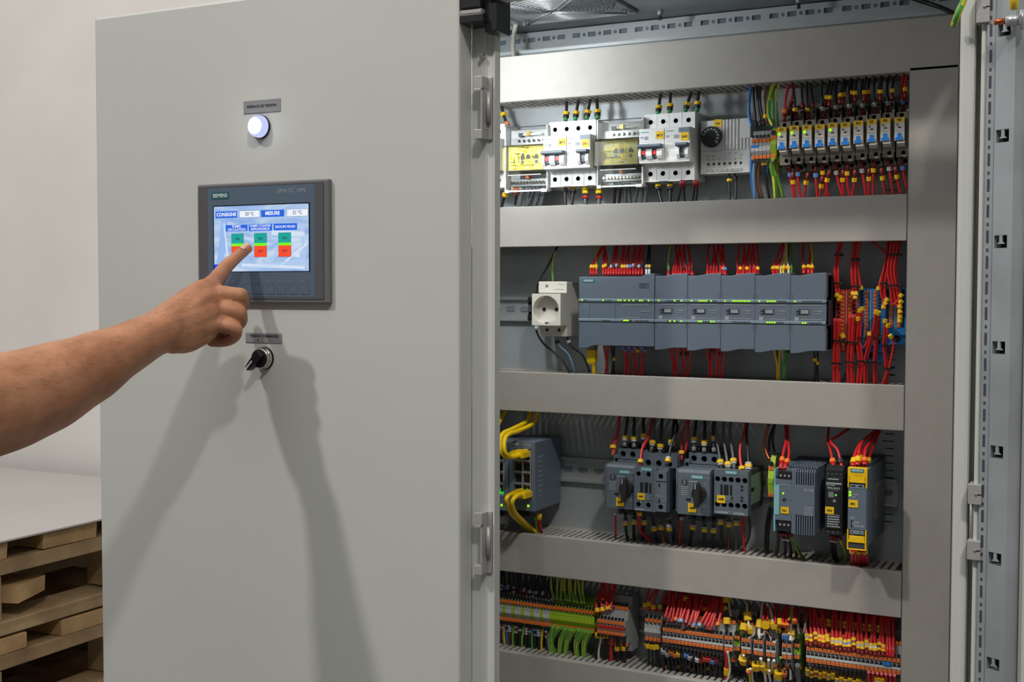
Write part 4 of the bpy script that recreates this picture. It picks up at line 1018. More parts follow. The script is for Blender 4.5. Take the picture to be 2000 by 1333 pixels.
# power supply with vents
Y = .2105; t = dev('power_supply', 'blue-grey power supply with a turquoise edge strip and vents, tagged PA1', 'power supply', 1513, 914.5, Y)
W, H = .0500, .0805
b = MB().box(.0, W, .012, .100, -H, 0, SGREY).box(0, W, 0, .0121, -.0565, -.0192, SGREY)
b.box(.0, .0214, 0, .0121, -.0650, -.0566, SGREY).box(.0, .0214, .0, .0121, -.0191, -.0135, SGREY).box(.0215, .0254, .0, .0121, -H, -.0566, SGREY).box(.0215, .0254, .0, .0121, -.0191, 0, SGREY)
part('housing', b, t, bevel=.0004)
part('vent_back', MB().box(.0255, W - .0004, .0045, .0121, -H, 0, DARK), t)
for i in range(9):
    x = .0255 + i * (W - .0255 - .0014) / 8
    part('vent_rib', MB().prism([(.0125, .0004), (.003, .0), (0, -.0030), (0, -.0195), (.0125, -.0195)], x, x + .0014, 'x', SGREY), t)
    part('vent_rib', MB().prism([(0, -.0565), (0, -H), (.0125, -H), (.0125, -.0565)], x, x + .0014, 'x', SGREY), t)
g = MB()
for i in range(9):
    x = .0145 + i * .0039; g.box(x, x + .0012, .012, .092, 0, .0022, SGREY)
for k in range(6): g.box(.0140, W, .018 + k * .014, .021 + k * .014, 0, .0020, SGREY)
g.box(.0140, W, .012, .096, -.0004, .0003, DARK)
part('top_grille', g, t)
part('rail_foot', MB().box(.006, W, .090, .1, 0, .0035, SGREYD), t)
part('edge_strip', MB().box(-.0005, .0012, -.0003, .014, -.0790, -.0010, TURQ).box(-.0005, .0062, -.0006, .002, -.0580, -.0210, TURQ), t, label='turquoise strip')
text('SITOP PSU100C', .0044, INKW, t, (.0030, -.0009, -.0395), vertical=True)
for nm, z0, z1 in (('upper', -.0130, -.0045), ('lower', -.0745, -.0655)):
    m = MB().box(.0045, .0210, -.0004, .014, z0, z1, BLACKP)
    tb = part('terminal_strip', m, t, label='black terminals')
    for i in range(3): part('screw', MB().cyl((.0078 + i * .0052, -.0004, (z0 + z1) / 2), 'y', .0015, -.0003, STEEL, 10), tb)
part('led', MB().cyl((.0110, 0, -.0310), 'y', .0013, -.0005, LEDG, 10), t)
part('adjuster', MB().cyl((.0125, 0, -.0390), 'y', .0022, -.0004, DARK, 14).cyl((.0131, -.0002, -.0402), 'y', .0009, -.0004, CHROME, 10), t)
pr = MB().box(.0370, .0480, -.0003, .0001, -.0268, -.0238, INKG)
for k in range(6): smalltext(pr, .0375 + .001 * (k == 0), .0480, -.0470 - k * .0019, .0011 if k else .0016, INKG, k + 2)
smalltext(pr, .0150, .0230, -.0385, .0009, mat('print_dim', (110, 116, 120), .6), 5); pr.box(.0062, .0195, -.0003, .0001, -.0205, -.0196, INKG)
part('printing', pr, t); text('SIEMENS', .0024, SGREYD, t, (.0425, -.0005, -.0253))
tg = part('label_tag', MB().box(.0085, .0185, -.0009, .0001, -.0560, -.0480, YELM), t, label='yellow tag'); text('PA1', .0036, INK, tg, (.0132, -.0011, -.0525), bold=.04)
# small black power supply
Y = .2205; t = dev('power_supply', 'narrow black power supply with white print, tagged PA2', 'power supply', 1612, 919, Y)
W, H = .0215, .0800; BLK2 = mat('matt_black_case', (30, 30, 31), .5)
b = MB().box(0, W, .002, .0895, -H, .0015, BLK2).box(0, W, .0, .003, -.0720, -.0080, BLK2)
b.prism([(.002, .0015), (.010, .0060), (.0895, .0075), (.0895, 0)], 0, W, 'x', BLK2)
part('housing', b, t, bevel=.0005)
tn = MB()
for i in range(4):
    x = .0028 + i * .0052; tn.cyl((x, .0018, -.0045), 'y', .0016, -.0004, SGREYD, 10)
for i in range(3): tn.cyl((.004 + i * .006, .0018, -.0762), 'y', .0018, -.0004, SGREYD, 10)
part('terminal_screw', tn, t)
pr = MB()
smalltext(pr, .003, .018, -.0110, .0012, INKW, 1); pr.box(.0012, .0200, -.0003, .0001, -.0168, -.0146, INKG); smalltext(pr, .0012, .0120, -.0188, .0013, INKG, 3)
pr.box(.0040, .0105, -.0003, .0001, -.0330, -.0262, mat('print_grey_patch', (124, 126, 128), .5))
for k in range(5): smalltext(pr, .003, .019 - .001 * (k % 2), -.0575 - k * .0030, .0012, INKW, 20 + k)
pr.box(.0030, .0185, -.0003, .0001, -.0548, -.0544, INKW)
part('printing', pr, t); text('S8VK-G01512', .0027, INKW, t, (.0105, -.0005, -.0215), bold=.02)
text('POWER SUPPLY', .0017, INKG, t, (.0105, -.0005, -.0240))
part('led', MB().cyl((.0132, 0, -.0298), 'y', .0014, -.0005, emis('led_green_soft', (70, 220, 60)), 12), t)
part('adjuster', MB().cyl((.0115, 0, -.0372), 'y', .0024, -.0003, SGREYD, 14).cyl((.0115, -.0003, -.0372), 'y', .0017, -.0006, STEEL, 12), t)
tg = part('label_tag', MB().box(.0006, .0112, -.0009, .0001, -.0535, -.0448, YELM), t, label='yellow tag'); text('PA2', .0036, INK, tg, (.0060, -.0011, -.0495), bold=.04)
# safety relay
Y = .190; t = dev('safety_relay', 'slim blue-grey safety relay with yellow clips top and bottom, tagged MS1', 'safety relay', 1656, 913, Y)
W, H = .0226, .1000
part('housing', MB().box(0, W, .004, .1205, -H + .004, -.002, SGREY).box(.0005, W - .0005, 0, .005, -.0745, -.0245, SGREY).box(.001, W - .001, .030, .1205, -.004, .0020, SGREYD), t, bevel=.0004)
part('upper_clip', MB().box(0, W, -.0008, .008, -.0182, 0, YELP).box(0, .0016, -.0008, .008, -.0245, -.0182, YELP).box(W - .0016, W, -.0008, .008, -.0245, -.0182, YELP), t, bevel=.0006, label='yellow clip')
part('lower_clip', MB().box(.0017, W - .0017, -.0008, .008, -.0900, -.0820, YELP).box(0, .0016, -.0008, .008, -.0975, -.0745, YELP).box(W - .0016, W, -.0008, .008, -.0975, -.0745, YELP).box(0, W, -.0008, .008, -.0990, -.0976, YELP).box(.0010, W - .001, .001, .006, -.097, -.088, SGREYD), t, bevel=.0006, label='yellow clip')
lg = part('logo', MB().box(.0035, .0190, -.0013, -.0007, -.0055, -.0012, PETROLD), t); text('SIEMENS', .0036, INKW, lg, (.0112, -.0014, -.0033), bold=.03)
text('SIRIUS', .0038, mat('clip_relief', (206, 164, 14), .5), t, (.0125, -.0010, -.0092))
pr = MB().box(.0030, W - .003, -.0004, .0001, -.0245, -.0200, SGREYL).box(.0045, .0095, -.0006, 0, -.0228, -.0212, DARK).box(.0125, .0175, -.0006, 0, -.0228, -.0212, DARK)
pr.box(.0035, W - .003, -.0006, .0001, -.0795, -.0750, SGREYL).box(.0055, .0068, -.0008, 0, -.0780, -.0765, DARK).box(.0150, .0163, -.0008, 0, -.0780, -.0765, DARK)
smalltext(pr, .0060, .0140, -.0330, .0015, INKG, 1); smalltext(pr, .0060, .0110, -.0362, .0015, INKG, 2); smalltext(pr, .0030, .0100, -.0622, .0014, INKG, 3); smalltext(pr, .0080, .0150, -.0672, .0014, INKG, 4); smalltext(pr, .0080, .0205, -.0712, .0014, INKG, 5)
for xx in (.002, W - .0024): pr.box(xx, xx + .0004, -.0010, -.0007, -.0165, -.0100, DARK).box(xx, xx + .0004, -.0010, -.0007, -.0860, -.0790, DARK)
part('printing', pr, t)
text('START', .0019, INKW, t, (.0062, -.0003, -.0598)); text('AUTO', .0019, INKW, t, (.0108, -.0003, -.0650)); text('MONITORED', .0019, INKW, t, (.0140, -.0003, -.0694))
part('slide_switch', MB().box(.0045, .0065, -.0004, .0001, -.0715, -.0635, DARK).box(.0060, .0068, -.0006, 0, -.070, -.065, INKG), t)
for z in (-.0300, -.0335): part('led', MB().box(.0016, .0044, -.0007, .0001, z - .0013, z + .0013, LEDG), t)
tg = part('label_tag', MB().box(.0014, .0125, -.0009, .0001, -.0478, -.0390, YELM), t, label='yellow tag'); text('MS1', .0036, INK, tg, (.0068, -.0011, -.0437), bold=.04)
sl = MB().box(W, W + .0004, .052, .1170, -.0700, -.0270, mat('side_label_grey', (138, 140, 140), .45))
for k in range(9): sl.box(W + .0003, W + .0006, .056, .110 - .004 * (k % 3), -.0335 - k * .0040, -.0325 - k * .0040, SGREYD)
part('side_label', sl, t)
# ================================================================== row 4: terminal rows
RZ = ZC - .464
def col_x(px, Y): return at(px, 1235, Y).x
FEED4 = [(-.0112, .0020, 2), (-.0372, .0020, -1)]
MULTI = [(-.0130, .0138, 1), (-.0305, -.0002, 2), (-.0455, -.0002, -1), (-.0630, .0138, -1)]
def tb_feed(px0, px1, green, label, group, Y=.268, key=''):
    x0, x1 = col_x(px0, Y), col_x(px1, Y)
    return terminal('feed4' + ('g' if green else '') + key, round(x1 - x0, 4), TERMG if green else TERM, TERMGY if green else TERML, .0484, FEED4, .042, (x0, Y, RZ + .0242), label, group)
def tb_multi(px0, px1, label, group, Y=.255, mid=None, key=''):
    x0, x1 = col_x(px0, Y), col_x(px1, Y)
    return terminal('multi' + key, round(x1 - x0, 4), TERM, mid, .0760, MULTI, .055, (x0, Y, RZ + .0380), label, group)
def run(p0, p1, n, grow=.0):
    """n+1 pixel positions from p0 to p1 with a slowly growing pitch"""
    w = [1 + grow * (i / max(1, n - 1) - .5) for i in range(n)]; s = sum(w); out = [p0]
    for k in w: out.append(out[-1] + (p1 - p0) * k / s)
    return out
A = run(957, 1161, 33, .06)
for i in range(33):
    g = i >= 20 or i % 3 == 1
    tb_feed(A[i], A[i + 1], g, ('%s green earth terminal of the long lowest row' % ORD[i - 20] if i >= 20 else '%s slim %s terminal from the shut door in the lowest row' % (ORD[i], 'green' if g else 'grey')), 'slim terminals of the long lowest row')
B = run(1166, 1220, 8)
for i in range(8): tb_multi(B[i], B[i + 1], '%s grey tiered terminal in the block crossed by a red bridge' % nth(i, 8), 'tiered terminals with the red bridge')
x0, x1 = col_x(1167, .255), col_x(1220.5, .255)
o = thing('bridge_bar', 'dark red bridge bar across the grey tiered terminals', 'bridge', (x0, .255, RZ)); part('bar', MB().box(0, x1 - x0, -.0022, .002, -.0022, .0024, TERMR).box(0, x1 - x0, -.0026, -.002, -.0002, .0004, F_DRD), o)
for i, px in enumerate((1176, 1192)):
    o = thing('bridge_plug', '%s blue bridge in the upper tier behind the red wires' % ('left' if i == 0 else 'right'), 'bridge', at(px, 1188, .266)); part('bridge', MB().box(0, .0052, -.0015, .004, -.0018, .0018, mat('bridge_dark_blue', (34, 60, 150), .45)), o)
C = [1258.5, 1266.5, 1274.8, 1282.8, 1291]
for i in range(4): tb_feed(C[i], C[i + 1], False, '%s grey terminal of the separate group of four' % nth(i, 4), 'separate group of four grey terminals', key='c')
Dp = run(1294, 1412.5, 16, .06)
for i in range(16): tb_multi(Dp[i], Dp[i + 1], '%s grey tiered terminal of the sixteen under the red wire fan' % nth(i, 16), 'sixteen tiered terminals under the red wire fan', key='d')
Ep = [1415, 1423, 1431.5]
for i in range(2): tb_multi(Ep[i], Ep[i + 1], '%s tiered terminal of the pair left of the dark green block' % ('left' if i == 0 else 'right'), 'pair of tiered terminals', key='e')
tb_multi_green = TERMG
terminal('multig', .0082, mat('terminal_dark_green', (92, 128, 36), .5), TERMG, .0760, MULTI, .055, (col_x(1434, .262), .262, RZ + .038), 'dark green earth terminal right of the red wire fan', 'dark green tiered earth terminals')
Fp = [1448, 1457.6, 1472, 1481.4, 1496.4, 1506, 1527.5, 1537.5]
for i in range(8):
    tb_multi(Fp[i], Fp[i] + 9.3, '%s grey tiered terminal among the white wires' % nth(i, 8), 'spaced pairs of tiered terminals', key='f')
for i, px in enumerate((1466.8, 1490.7, 1516, 1547)):
    x = col_x(px, .27); o = thing('spacer_block', '%s dark grey spacer between the terminal pairs with white wires' % nth(i, 4), 'terminal block', (x, .268 if i < 3 else .258, RZ - .038), 'dark spacers between terminal pairs')
    part('body', MB().box(0, .0028 if i < 3 else .0024, 0, .042, 0, .072, mat('spacer_grey', (110, 114, 116), .5) if i < 3 else TERM), o, bevel=.0006)
terminal('multig', .0082, MATS['terminal_dark_green'], TERMG, .0760, MULTI, .055, (col_x(1551, .262), .262, RZ + .038), 'dark green earth terminal left of the yellow-tagged red wires', 'dark green tiered earth terminals')
G = run(1575, 1760.5, 22, .1)
for i in range(22): tb_multi(G[i], G[i + 1], '%s grey tiered terminal of the long right-hand row' % nth(i, 22), 'tiered terminals of the long right-hand row', key='h')
o = thing('bridge_plug', 'bright blue bridge near the right end of the long terminal row', 'bridge', at(1724, 1296, .254)); part('bridge', MB().box(0, .0095, -.0018, .004, -.0018, .0018, BLUEP), o)
# ================================================================== wires
def Yd(py=0): return .279
def group_wires(kind, where, rows, group, cat='wire', col=None):
    """rows: (material name key, pts, radius, marks, ferrule, stripe). Labels count from the left."""
    n = len(rows)
    for i, rw in enumerate(rows):
        key, pts, r, marks, fer = rw
        nm, m, stripe, word = WK[key]
        wire(nm, m, pts, '%s %s wire %s' % (nth(i, n), word, where), group, r, marks, fer, stripe)
WK = {'r': ('red_wire', W_RED, None, 'red'), 'k': ('black_wire', W_BLK, None, 'black'), 'g': ('grey_wire', W_GRY, None, 'grey'), 'b': ('blue_wire', W_BLU, None, 'blue'), 'lb': ('blue_wire', W_LBL, None, 'pale blue'),
      'n': ('brown_wire', W_BRN, None, 'brown'), 'w': ('white_wire', W_WHT, None, 'white'), 'y': ('yellow_wire', W_YEL, None, 'yellow'), 'e': ('earth_wire', W_GRN, W_YST, 'green and yellow'), 'v': ('green_wire', W_GRN, None, 'green')}
YL = YELM
def px_path(pts, Y0, Y1):
    n = len(pts) - 1
    return [(p[0], p[1], Y0 + (Y1 - Y0) * i / n) for i, p in enumerate(pts)]
def W(key, pts, Y0=.281, Y1=.270, r=.0014, marks=(), fer=None): return (key, px_path(pts, Y0, Y1), r, marks, fer)
mk = lambda d, m=None, l=.0045: (d, m or YL, l)
# ---- row 1
PW = .0022
def pw(pts, **k): return W('k', pts, .282, .277, PW, ((.0105, YL, .0042, .0041), (.0062, M_BLK, .0045, .0036)), (F_GRN, .0060, .0030))
wire('black_wire', W_BLK, px_path([(978, 196), (983, 222), (991, 246)], .284, .277), 'black wire with a brown end at the far left of the top row', None, PW, ((.019, YL, .0042, .0042),), (F_ORG, .006, .0040))
group_wires('k', 'with a green end above breaker MT2', [pw([(1106.5, 192), (1106.5, 215), (1104.5, 236)]), pw([(1131, 189), (1127, 212), (1123.5, 235)]), pw([(1154.5, 187), (1149.5, 212), (1145.5, 233)]), pw([(1164.5, 186), (1166.5, 210), (1167.5, 232)])], 'thick black wires above breaker MT2')
group_wires('k', 'with a green end above breaker MT3', [pw([(1292, 172), (1288, 200), (1285, 224)]), pw([(1309.5, 172), (1309, 200), (1308, 221)]), pw([(1353, 170), (1345, 196), (1338, 218)]), pw([(1365.5, 168), (1363.5, 192), (1361, 217)])], 'thick black wires above breaker MT3')
def bt(pts, fer, marks): return W('g' if fer is F_GRY else 'k', pts[::-1], .262, .280, PW, marks, (fer, .0075, .0032))
mm_ = ((.0098, YL, .0035, .0040), (.0140, M_BLK, .0042, .0038))
group_wires('k', 'with a coloured end below breaker MT2', [bt([(1102.5, 359), (1103.5, 376), (1105, 408)], F_GRN, mm_), bt([(1121.5, 358), (1119, 378), (1116, 407)], F_GRN, mm_)], 'wires below breaker MT2')
group_wires('k', 'with a thick yellow end below breaker MT2', [(lambda p: W('g', p, .262, .280, .0026, ((.0165, YL, .0042, .0042), (.0210, M_BLK, .003, .0040), (.0245, REDP, .003, .0040)), (mat('ferrule_yellow', (196, 176, 16), .4), .0130, .0050)))([(x, 407), (x, 385), (x, 357)]) for x in (1143.5, 1170)], 'thick yellow-ended wires below breaker MT2')
fan_l = [(1022, 1014, 1.), (1030, 1030, 0), (1037, 1022, 1), (1045, 1026, 0), (1051, 1040, 1), (1056, 1041, 0), (1061, 1051, 1), (1064, 1055, 0)]
group_wires('g', 'fanning out below the clear block nearest the door', [W('g', [(b, 410), ((a + b) / 2 + 1, 388), (a, 366)], .282, .272, .0021, (), (F_GRY, .0050, .0027)) for a, b, q in fan_l], 'grey wires below the left clear block')
group_wires('k', 'with a brown end at the left below the clear block', [W('k', [(978, 412), (984, 388), (992, 370)], .282, .270, PW, ((.010, YL, .004, .0040),), (F_ORG, .007, .0038)), W('k', [(1006, 400), (1008, 385), (1008, 368)], .285, .270, .0016, (), (F_ORG, .009, .0040))], None)
fan_r = [(1202, 1199, F_GRN), (1213, 1208, F_GRY), (1222, 1222, F_GRY), (1227, 1233, F_GRY), (1247, 1239, F_GRY), (1252, 1250, F_GRY), (1253, 1254, F_GRY), (1262, 1261, F_GRY)]
group_wires('k', 'fanning out below the clear block beside breaker MT3', [W('k' if i < 2 else 'g', [(b, 406), ((a + b) / 2, 382), (a, 358)], .282, .272, .0021, (), (f, .0062, .0030)) for i, (a, b, f) in enumerate(fan_r)], 'dark wires below the right clear block')
group_wires('k', 'with a green end below breaker MT3', [bt([(1285, 354), (1287, 374), (1294, 400)], F_GRN, mm_), bt([(1309, 353), (1309, 374), (1309.5, 399)], F_GRN, mm_)], 'wires below breaker MT3')
group_wires('k', 'with a dark red end below breaker MT3', [W('k', [(b, 398), ((a + b) / 2 + q, 376), (a, 353)], .280, .263, .0014, (), (F_DRD, .0085, .0026)) for a, b, q in ((1332, 1323, 1), (1335, 1337.5, 0), (1357, 1352, 1), (1361, 1359, 1.5))], 'thin wires below breaker MT3')
group_wires('k', 'leaving the underside of the thermostat', [W('k', [(1425, 394), (1425, 370), (1424, 336)], .280, .285, .0015, ((.0110, YL, .0035, .0030),), None), W('k', [(1436.5, 394), (1438, 368), (1434.5, 335)], .280, .285, .0015, ((.0095, M_BLK, .0045, .0028),), None)], 'wires below the thermostat')
T = .268
top5 = [('b', [(1470, 155), (1464, 193), (1463, 226), (1468, 247)], .0019), ('k', [(1470.5, 160), (1473, 205), (1477, 247)], .0017), ('k', [(1476, 158), (1480, 205), (1485, 247)], .0017), ('k', [(1482.5, 156), (1480.5, 195), (1487, 246)], .0017), ('k', [(1487, 156), (1484, 195), (1492, 245)], .0017), ('n', [(1501, 154), (1494, 190), (1496.5, 240)], .0017), ('n', [(1503, 153), (1499, 200), (1498.5, 240)], .0015)]
group_wires('k', 'entering the small grey terminals right of the thermostat', [W(k, p, .281, T, r, ((.0085, YL, .005, .0030),) if i == 5 else (), (M_BLK, .007, .0024) if k == 'k' else None) for i, (k, p, r) in enumerate(top5)], None)
group_wires('e', 'entering the earth terminal left of relay K9', [W('e', [(1514, 152), (1503, 190), (1502, 225), (1510, 246)], .279, .264, .0026), W('v', [(1512, 152), (1510, 200), (1511.5, 246)], .281, .266, .0017), W('e', [(1526, 150), (1516.5, 190), (1520, 246)], .281, .270, .0016)], None)
bot5 = [('b', [(1474, 392), (1468, 350), (1468, 306)], .0018), ('lb', [(1475, 392), (1472, 345), (1475, 306)], .0024), ('n', [(1484, 388), (1474, 345), (1483, 306)], .0016), ('n', [(1490, 390), (1481, 345), (1487, 306)], .0016), ('k', [(1503, 390), (1495, 345), (1492, 304)], .0018), ('b', [(1497, 352), (1497, 335), (1501, 304)], .0020)]
group_wires('b', 'leaving the small grey terminals right of the thermostat', [W(k, p, .281, T, r, ((.0095, YL, .0045, .0040),) if i == 4 else (), None) for i, (k, p, r) in enumerate(bot5)], None)
group_wires('e', 'leaving the earth terminal left of relay K9', [W('e', [(1516, 392), (1513, 350), (1508, 325), (1511, 307)], .279, .264, .0034), W('e', [(1531, 390), (1520, 350), (1516, 325), (1525, 305)], .281, .268, .0019)], None)
RT = [('r', [(1546, 148), (1535, 190), (1531.5, 238)], [(.0135, M_ORG, .005, .0032)], F_DRD, .0095), ('r', [(1556, 148), (1548, 185), (1541.5, 217)], [(.0110, F_DRD, .004, .0028)], F_DRD, .008), ('k', [(1546, 150), (1552, 195), (1554, 235)], [(.0135, YL, .005, .0032)], F_DRD, .0095), ('k', [(1566, 146), (1566, 180), (1567.5, 212)], [], F_DRD, .008),
      ('k', [(1576, 146), (1576, 185), (1577.5, 233)], [(.0120, YL, .0045, .0030)], F_DRD, .0095), ('k', [(1582, 146), (1585, 180), (1588, 211)], [], F_DRD, .008)]
FX = [(1607, 231), (1634.5, 228), (1660, 226), (1685.5, 225), (1709, 223), (1735, 221), (1763.6, 219)]
BX = [(1612, 1619, 208), (1640, 1646, 203), (1662.5, 1670, 199), (1688, 1695.5, 198), (1717, 1720, 197), (1742.5, 1746, 195), (1768, 1772, 192)]
for i in range(7):
    fx_, fy = FX[i]; a, b, by = BX[i]; ty = 140 - 2.2 * i; c = 'r' if i == 6 else 'k'; up = (10 if i < 2 else 3)
    RT.append((c, [(fx_ + (4 if i else 2), ty), (fx_ - 2, (ty + fy) / 2 - 6), (fx_, fy)], [(.0115, M_BLU if i == 6 else M_LGR, .0055, .0028)], F_DRD, .010))
    RT.append((c, [(a + up + 6, ty), (a + up / 2, (ty + by) / 2), (a, by)], [(.0115, YL, .005, .0027)], F_DRD, .010))
    if i < 5: RT.append((c, [(b + up + 5, ty), (b + up / 2, (ty + by) / 2), (b, by)], [(.0115, YL, .005, .0027)], F_DRD, .010))
group_wires('k', 'dropping into the relay sockets K9 to K0', [(k, px_path(p, .283, .274 if q % 2 else .268), .0016, m, (f, l, .0022)) for q, (k, p, m, f, l) in enumerate(RT)], None)
RB = [([(1552, 394), (1544, 348), (1542, 322)], M_BLU), ([(1554.5, 394), (1549.5, 360), (1548, 337)], YL), ([(1566, 393), (1559, 358), (1559, 321)], M_BLU), ([(1570, 392), (1573, 365), (1578, 338)], YL), ([(1596.5, 392), (1594, 355), (1592.6, 323)], M_BLU), ([(1600, 392), (1604, 365), (1606, 345)], YL), ([(1615.5, 391), (1608, 346), (1606, 318)], YL), ([(1622, 390), (1614, 365), (1620, 333)], YL),
      ([(1647.5, 390), (1635, 346), (1632.5, 318)], M_LGR), ([(1648.5, 389), (1646, 362), (1646, 332)], YL), ([(1662, 389), (1654.5, 358), (1655, 319)], YL), ([(1664, 388), (1668, 362), (1669.6, 332)], YL), ([(1693, 388), (1685, 343), (1682, 314)], M_LGR), ([(1697, 388), (1697, 355), (1697, 330)], YL), ([(1707, 388), (1705, 351), (1706.6, 313)], YL), ([(1730, 386), (1724, 350), (1721, 329)], YL), ([(1746, 386), (1739, 345), (1733.7, 310)], M_LGR), ([(1760, 385), (1753, 350), (1748, 326)], YL), ([(1772, 372), (1764, 335), (1760.8, 308)], M_BLU)]
group_wires('r', 'hanging below the relays', [('r', px_path(p, .281, .272), .0016, ((.0125, m, .0050, .0028),), (F_DRD, .0100, .0021)) for p, m in RB], 'red wires below the relays')
# ---- row 2
group_wires('k', 'from the duct to the top of the white socket', [W('k', [(1090, 480), (1069, 522), (1050, 556), (1048, 580)], .281, .276, .0016), W('e', [(1086, 486), (1079, 515), (1079.5, 556)], .281, .275, .0015, (), (F_ORG, .004, .0022))], None)
group_wires('k', 'curving from the white socket down to the duct', [W('k', [(1113, 730), (1095, 700), (1062, 672), (1049, 650), (1048, 638)], .281, .272, .0016, (), (F_WHT, .004, .003)), W('lb', [(1124, 730), (1111, 694), (1092, 675), (1081, 652)], .281, .275, .0014, (((.013, M_BLK, .0040, .0030)),), (M_BLK, .004, .0025)), W('k', [(1152, 728), (1138, 695), (1115, 675), (1105, 652)], .281, .275, .0016, ((.012, M_LGR, .004, .0028),), (F_DRD, .006, .0022))], None)
YF = .254
cx_ = [1154.5, 1159.5, 1165.0] + [1020 + v / 5.129 for v in (812, 838, 864, 890, 917, 944, 972, 999, 1026, 1054, 1082, 1112, 1140, 1168, 1198)] + [1262.5, 1268.2]
tops = [1178, 1180, 1165, 1179, 1180, 1181, 1203, 1205, 1206, 1219, 1221, 1228, 1230, 1242, 1243, 1250, 1252, 1257, 1268, 1269.5]
rows = []
for i, x in enumerate(cx_):
    k = 'y' if i == 2 else ('k' if i >= 18 else 'r'); ye = 538
    m = YL if (i < 5 or i in (10, 11, 19)) else (M_BLU if i == 13 else (M_BLK if i % 2 else M_LGR))
    dz = .0150 + (.002 if i in (8, 14, 4, 5) else 0)
    rows.append(W(k, [(tops[i], 476), (x * .55 + tops[i] * .45, 502), (x, 522), (x, ye)], .280, YF, .0013, ((dz, m, .0048, .0020),), ((F_WHT if i >= 18 else W_RED), .0105, .0016)))
group_wires('r', 'in the comb of wire ends above the wide controller module', rows, None)
def bunch(xs, x_top, y_end, y_top, where, keys=None, marks=None, fer=W_RED, Y1=YF, spread=.7, lat=0):
    rows = []
    for i, x in enumerate(xs):
        k = keys[i] if keys else 'r'; xt = x_top + (x - x_top) * spread + (3 if i % 2 else -2) + lat
        m = ((.0125, marks[i % len(marks)], .0045, .0024),) if marks and marks[i % len(marks)] else ()
        rows.append(W(k, [(xt, y_top), ((x + xt) / 2 + (2 if i % 3 else -2), (y_top * .55 + y_end * .45)), (x, y_end + (y_top - y_end) * .22), (x, y_end)], .281, Y1 + (.004 if i % 2 else 0), .0014, m, (fer, .0095, .0020) if fer else None))
    group_wires('r', where, rows, None)
bunch([1305.5, 1315, 1320, 1325, 1330, 1336, 1341, 1346, 1352], 1325, 540, 476, 'rising from the first plug-in module', ['e'] + ['r'] * 8, [None, None, None, None, None, M_BLK, None, None, M_BLK])
bunch([1382, 1388, 1394, 1400, 1407, 1412, 1416], 1400, 540, 476, 'rising from the second plug-in module', None, [None, None, None, None, None, M_ORG, M_BLU])
bunch([1441, 1446, 1452, 1459, 1465, 1471, 1475, 1480], 1462, 540, 476, 'rising from the third plug-in module', None, [None, YL, None, YL, None, None, None, YL])
bunch([1510, 1514, 1519, 1525, 1530, 1535, 1540, 1546], 1538, 538, 474, 'in the mixed bundle above the fourth plug-in module', ['r', 'r', 'r', 'w', 'y', 'n', 'w', 'v'], [YL, YL, YL, None, YL, M_ORG, YL, None], None, spread=.25)
bunch([1570, 1579, 1586], 1579, 536, 474, 'above the last plug-in module', ['r', 'r', 'y'], [YL, YL, YL], spread=.8)
def under(xs, x_bot, y0, y1, where, keys=None, marks=None, dist=.012, spread=.75, Y1=.262):
    rows = []
    for i, x in enumerate(xs):
        k = keys[i] if keys else 'r'; xb = x_bot + (x - x_bot) * spread + (2 if i % 2 else -1)
        m = ((dist + (.003 if i % 2 else 0), marks[i % len(marks)], .0045, .0025),) if marks and marks[i % len(marks)] else ()
        rows.append(W(k, [(xb, y1), (xb + (x - xb) * .4 + (3 if i % 3 == 0 else -1.5), y1 + (y0 - y1) * .45), (x, y0 + 8), (x, y0)], .282, Y1 + (.004 if i % 2 else 0), .0014, m, None))
    group_wires('r', where, rows, None)
under([1180, 1188], 1184.5, 668, 738, 'below the left of the controller module', spread=.35)
under([1194, 1200], 1197, 668, 738, 'below the controller module', ['k', 'k'], [None, YL], .024, spread=.4)
under([1216, 1222, 1228, 1234, 1240, 1246, 1254, 1260], 1238, 668, 738, 'with blue sleeves below the controller module', None, [M_BLU, M_BLU, M_BLU, M_BLU, M_BLU, YL, M_BLU], .012)
under([1309, 1316, 1323, 1330, 1336, 1342, 1348], 1328, 674, 741, 'below the first plug-in module', None, [None, None, None, M_BLK, None, M_BLK, None])
under([1380, 1386, 1391, 1397, 1402, 1408, 1414], 1397, 674, 744, 'below the second plug-in module', None, [None, None, M_BLK, None, None, F_DRD, None])
under([1512, 1518, 1523, 1528, 1535, 1541], 1524, 676, 750, 'in the mixed bundle below the fourth plug-in module', ['y', 'n', 'y', 'w', 'v', 'v'], [YL, None, YL, None, M_BLK, M_BLK], .006, .5)
under([1590, 1597], 1595, 678, 755, 'below the last plug-in module', ['k', 'k'], [YL, YL], .0205, .9)
# network plug below the controller
pc_ = wire('patch_cable', YELC, [(1160, 740, .27), (1159.5, 722, .265), (1157.5, 705, .262), (1156.5, 690, .262)], 'yellow network cable with a metal plug below the controller module', None, .0026)
pp = at(1156.5, 690, .262) - pc_.location
part('boot', MB().box(-.0062, .0062, -.005, .005, -.0125, .0045, YELC).box(-.0050, .0050, -.004, .004, -.0150, -.0125, YELC), pc_, pp, bevel=.0008)
part('plug', MB().box(-.0058, .0058, -.005, .005, .0045, .0140, mat('plug_metal', (150, 150, 130), .35, .7)), pc_, pp, bevel=.0004)
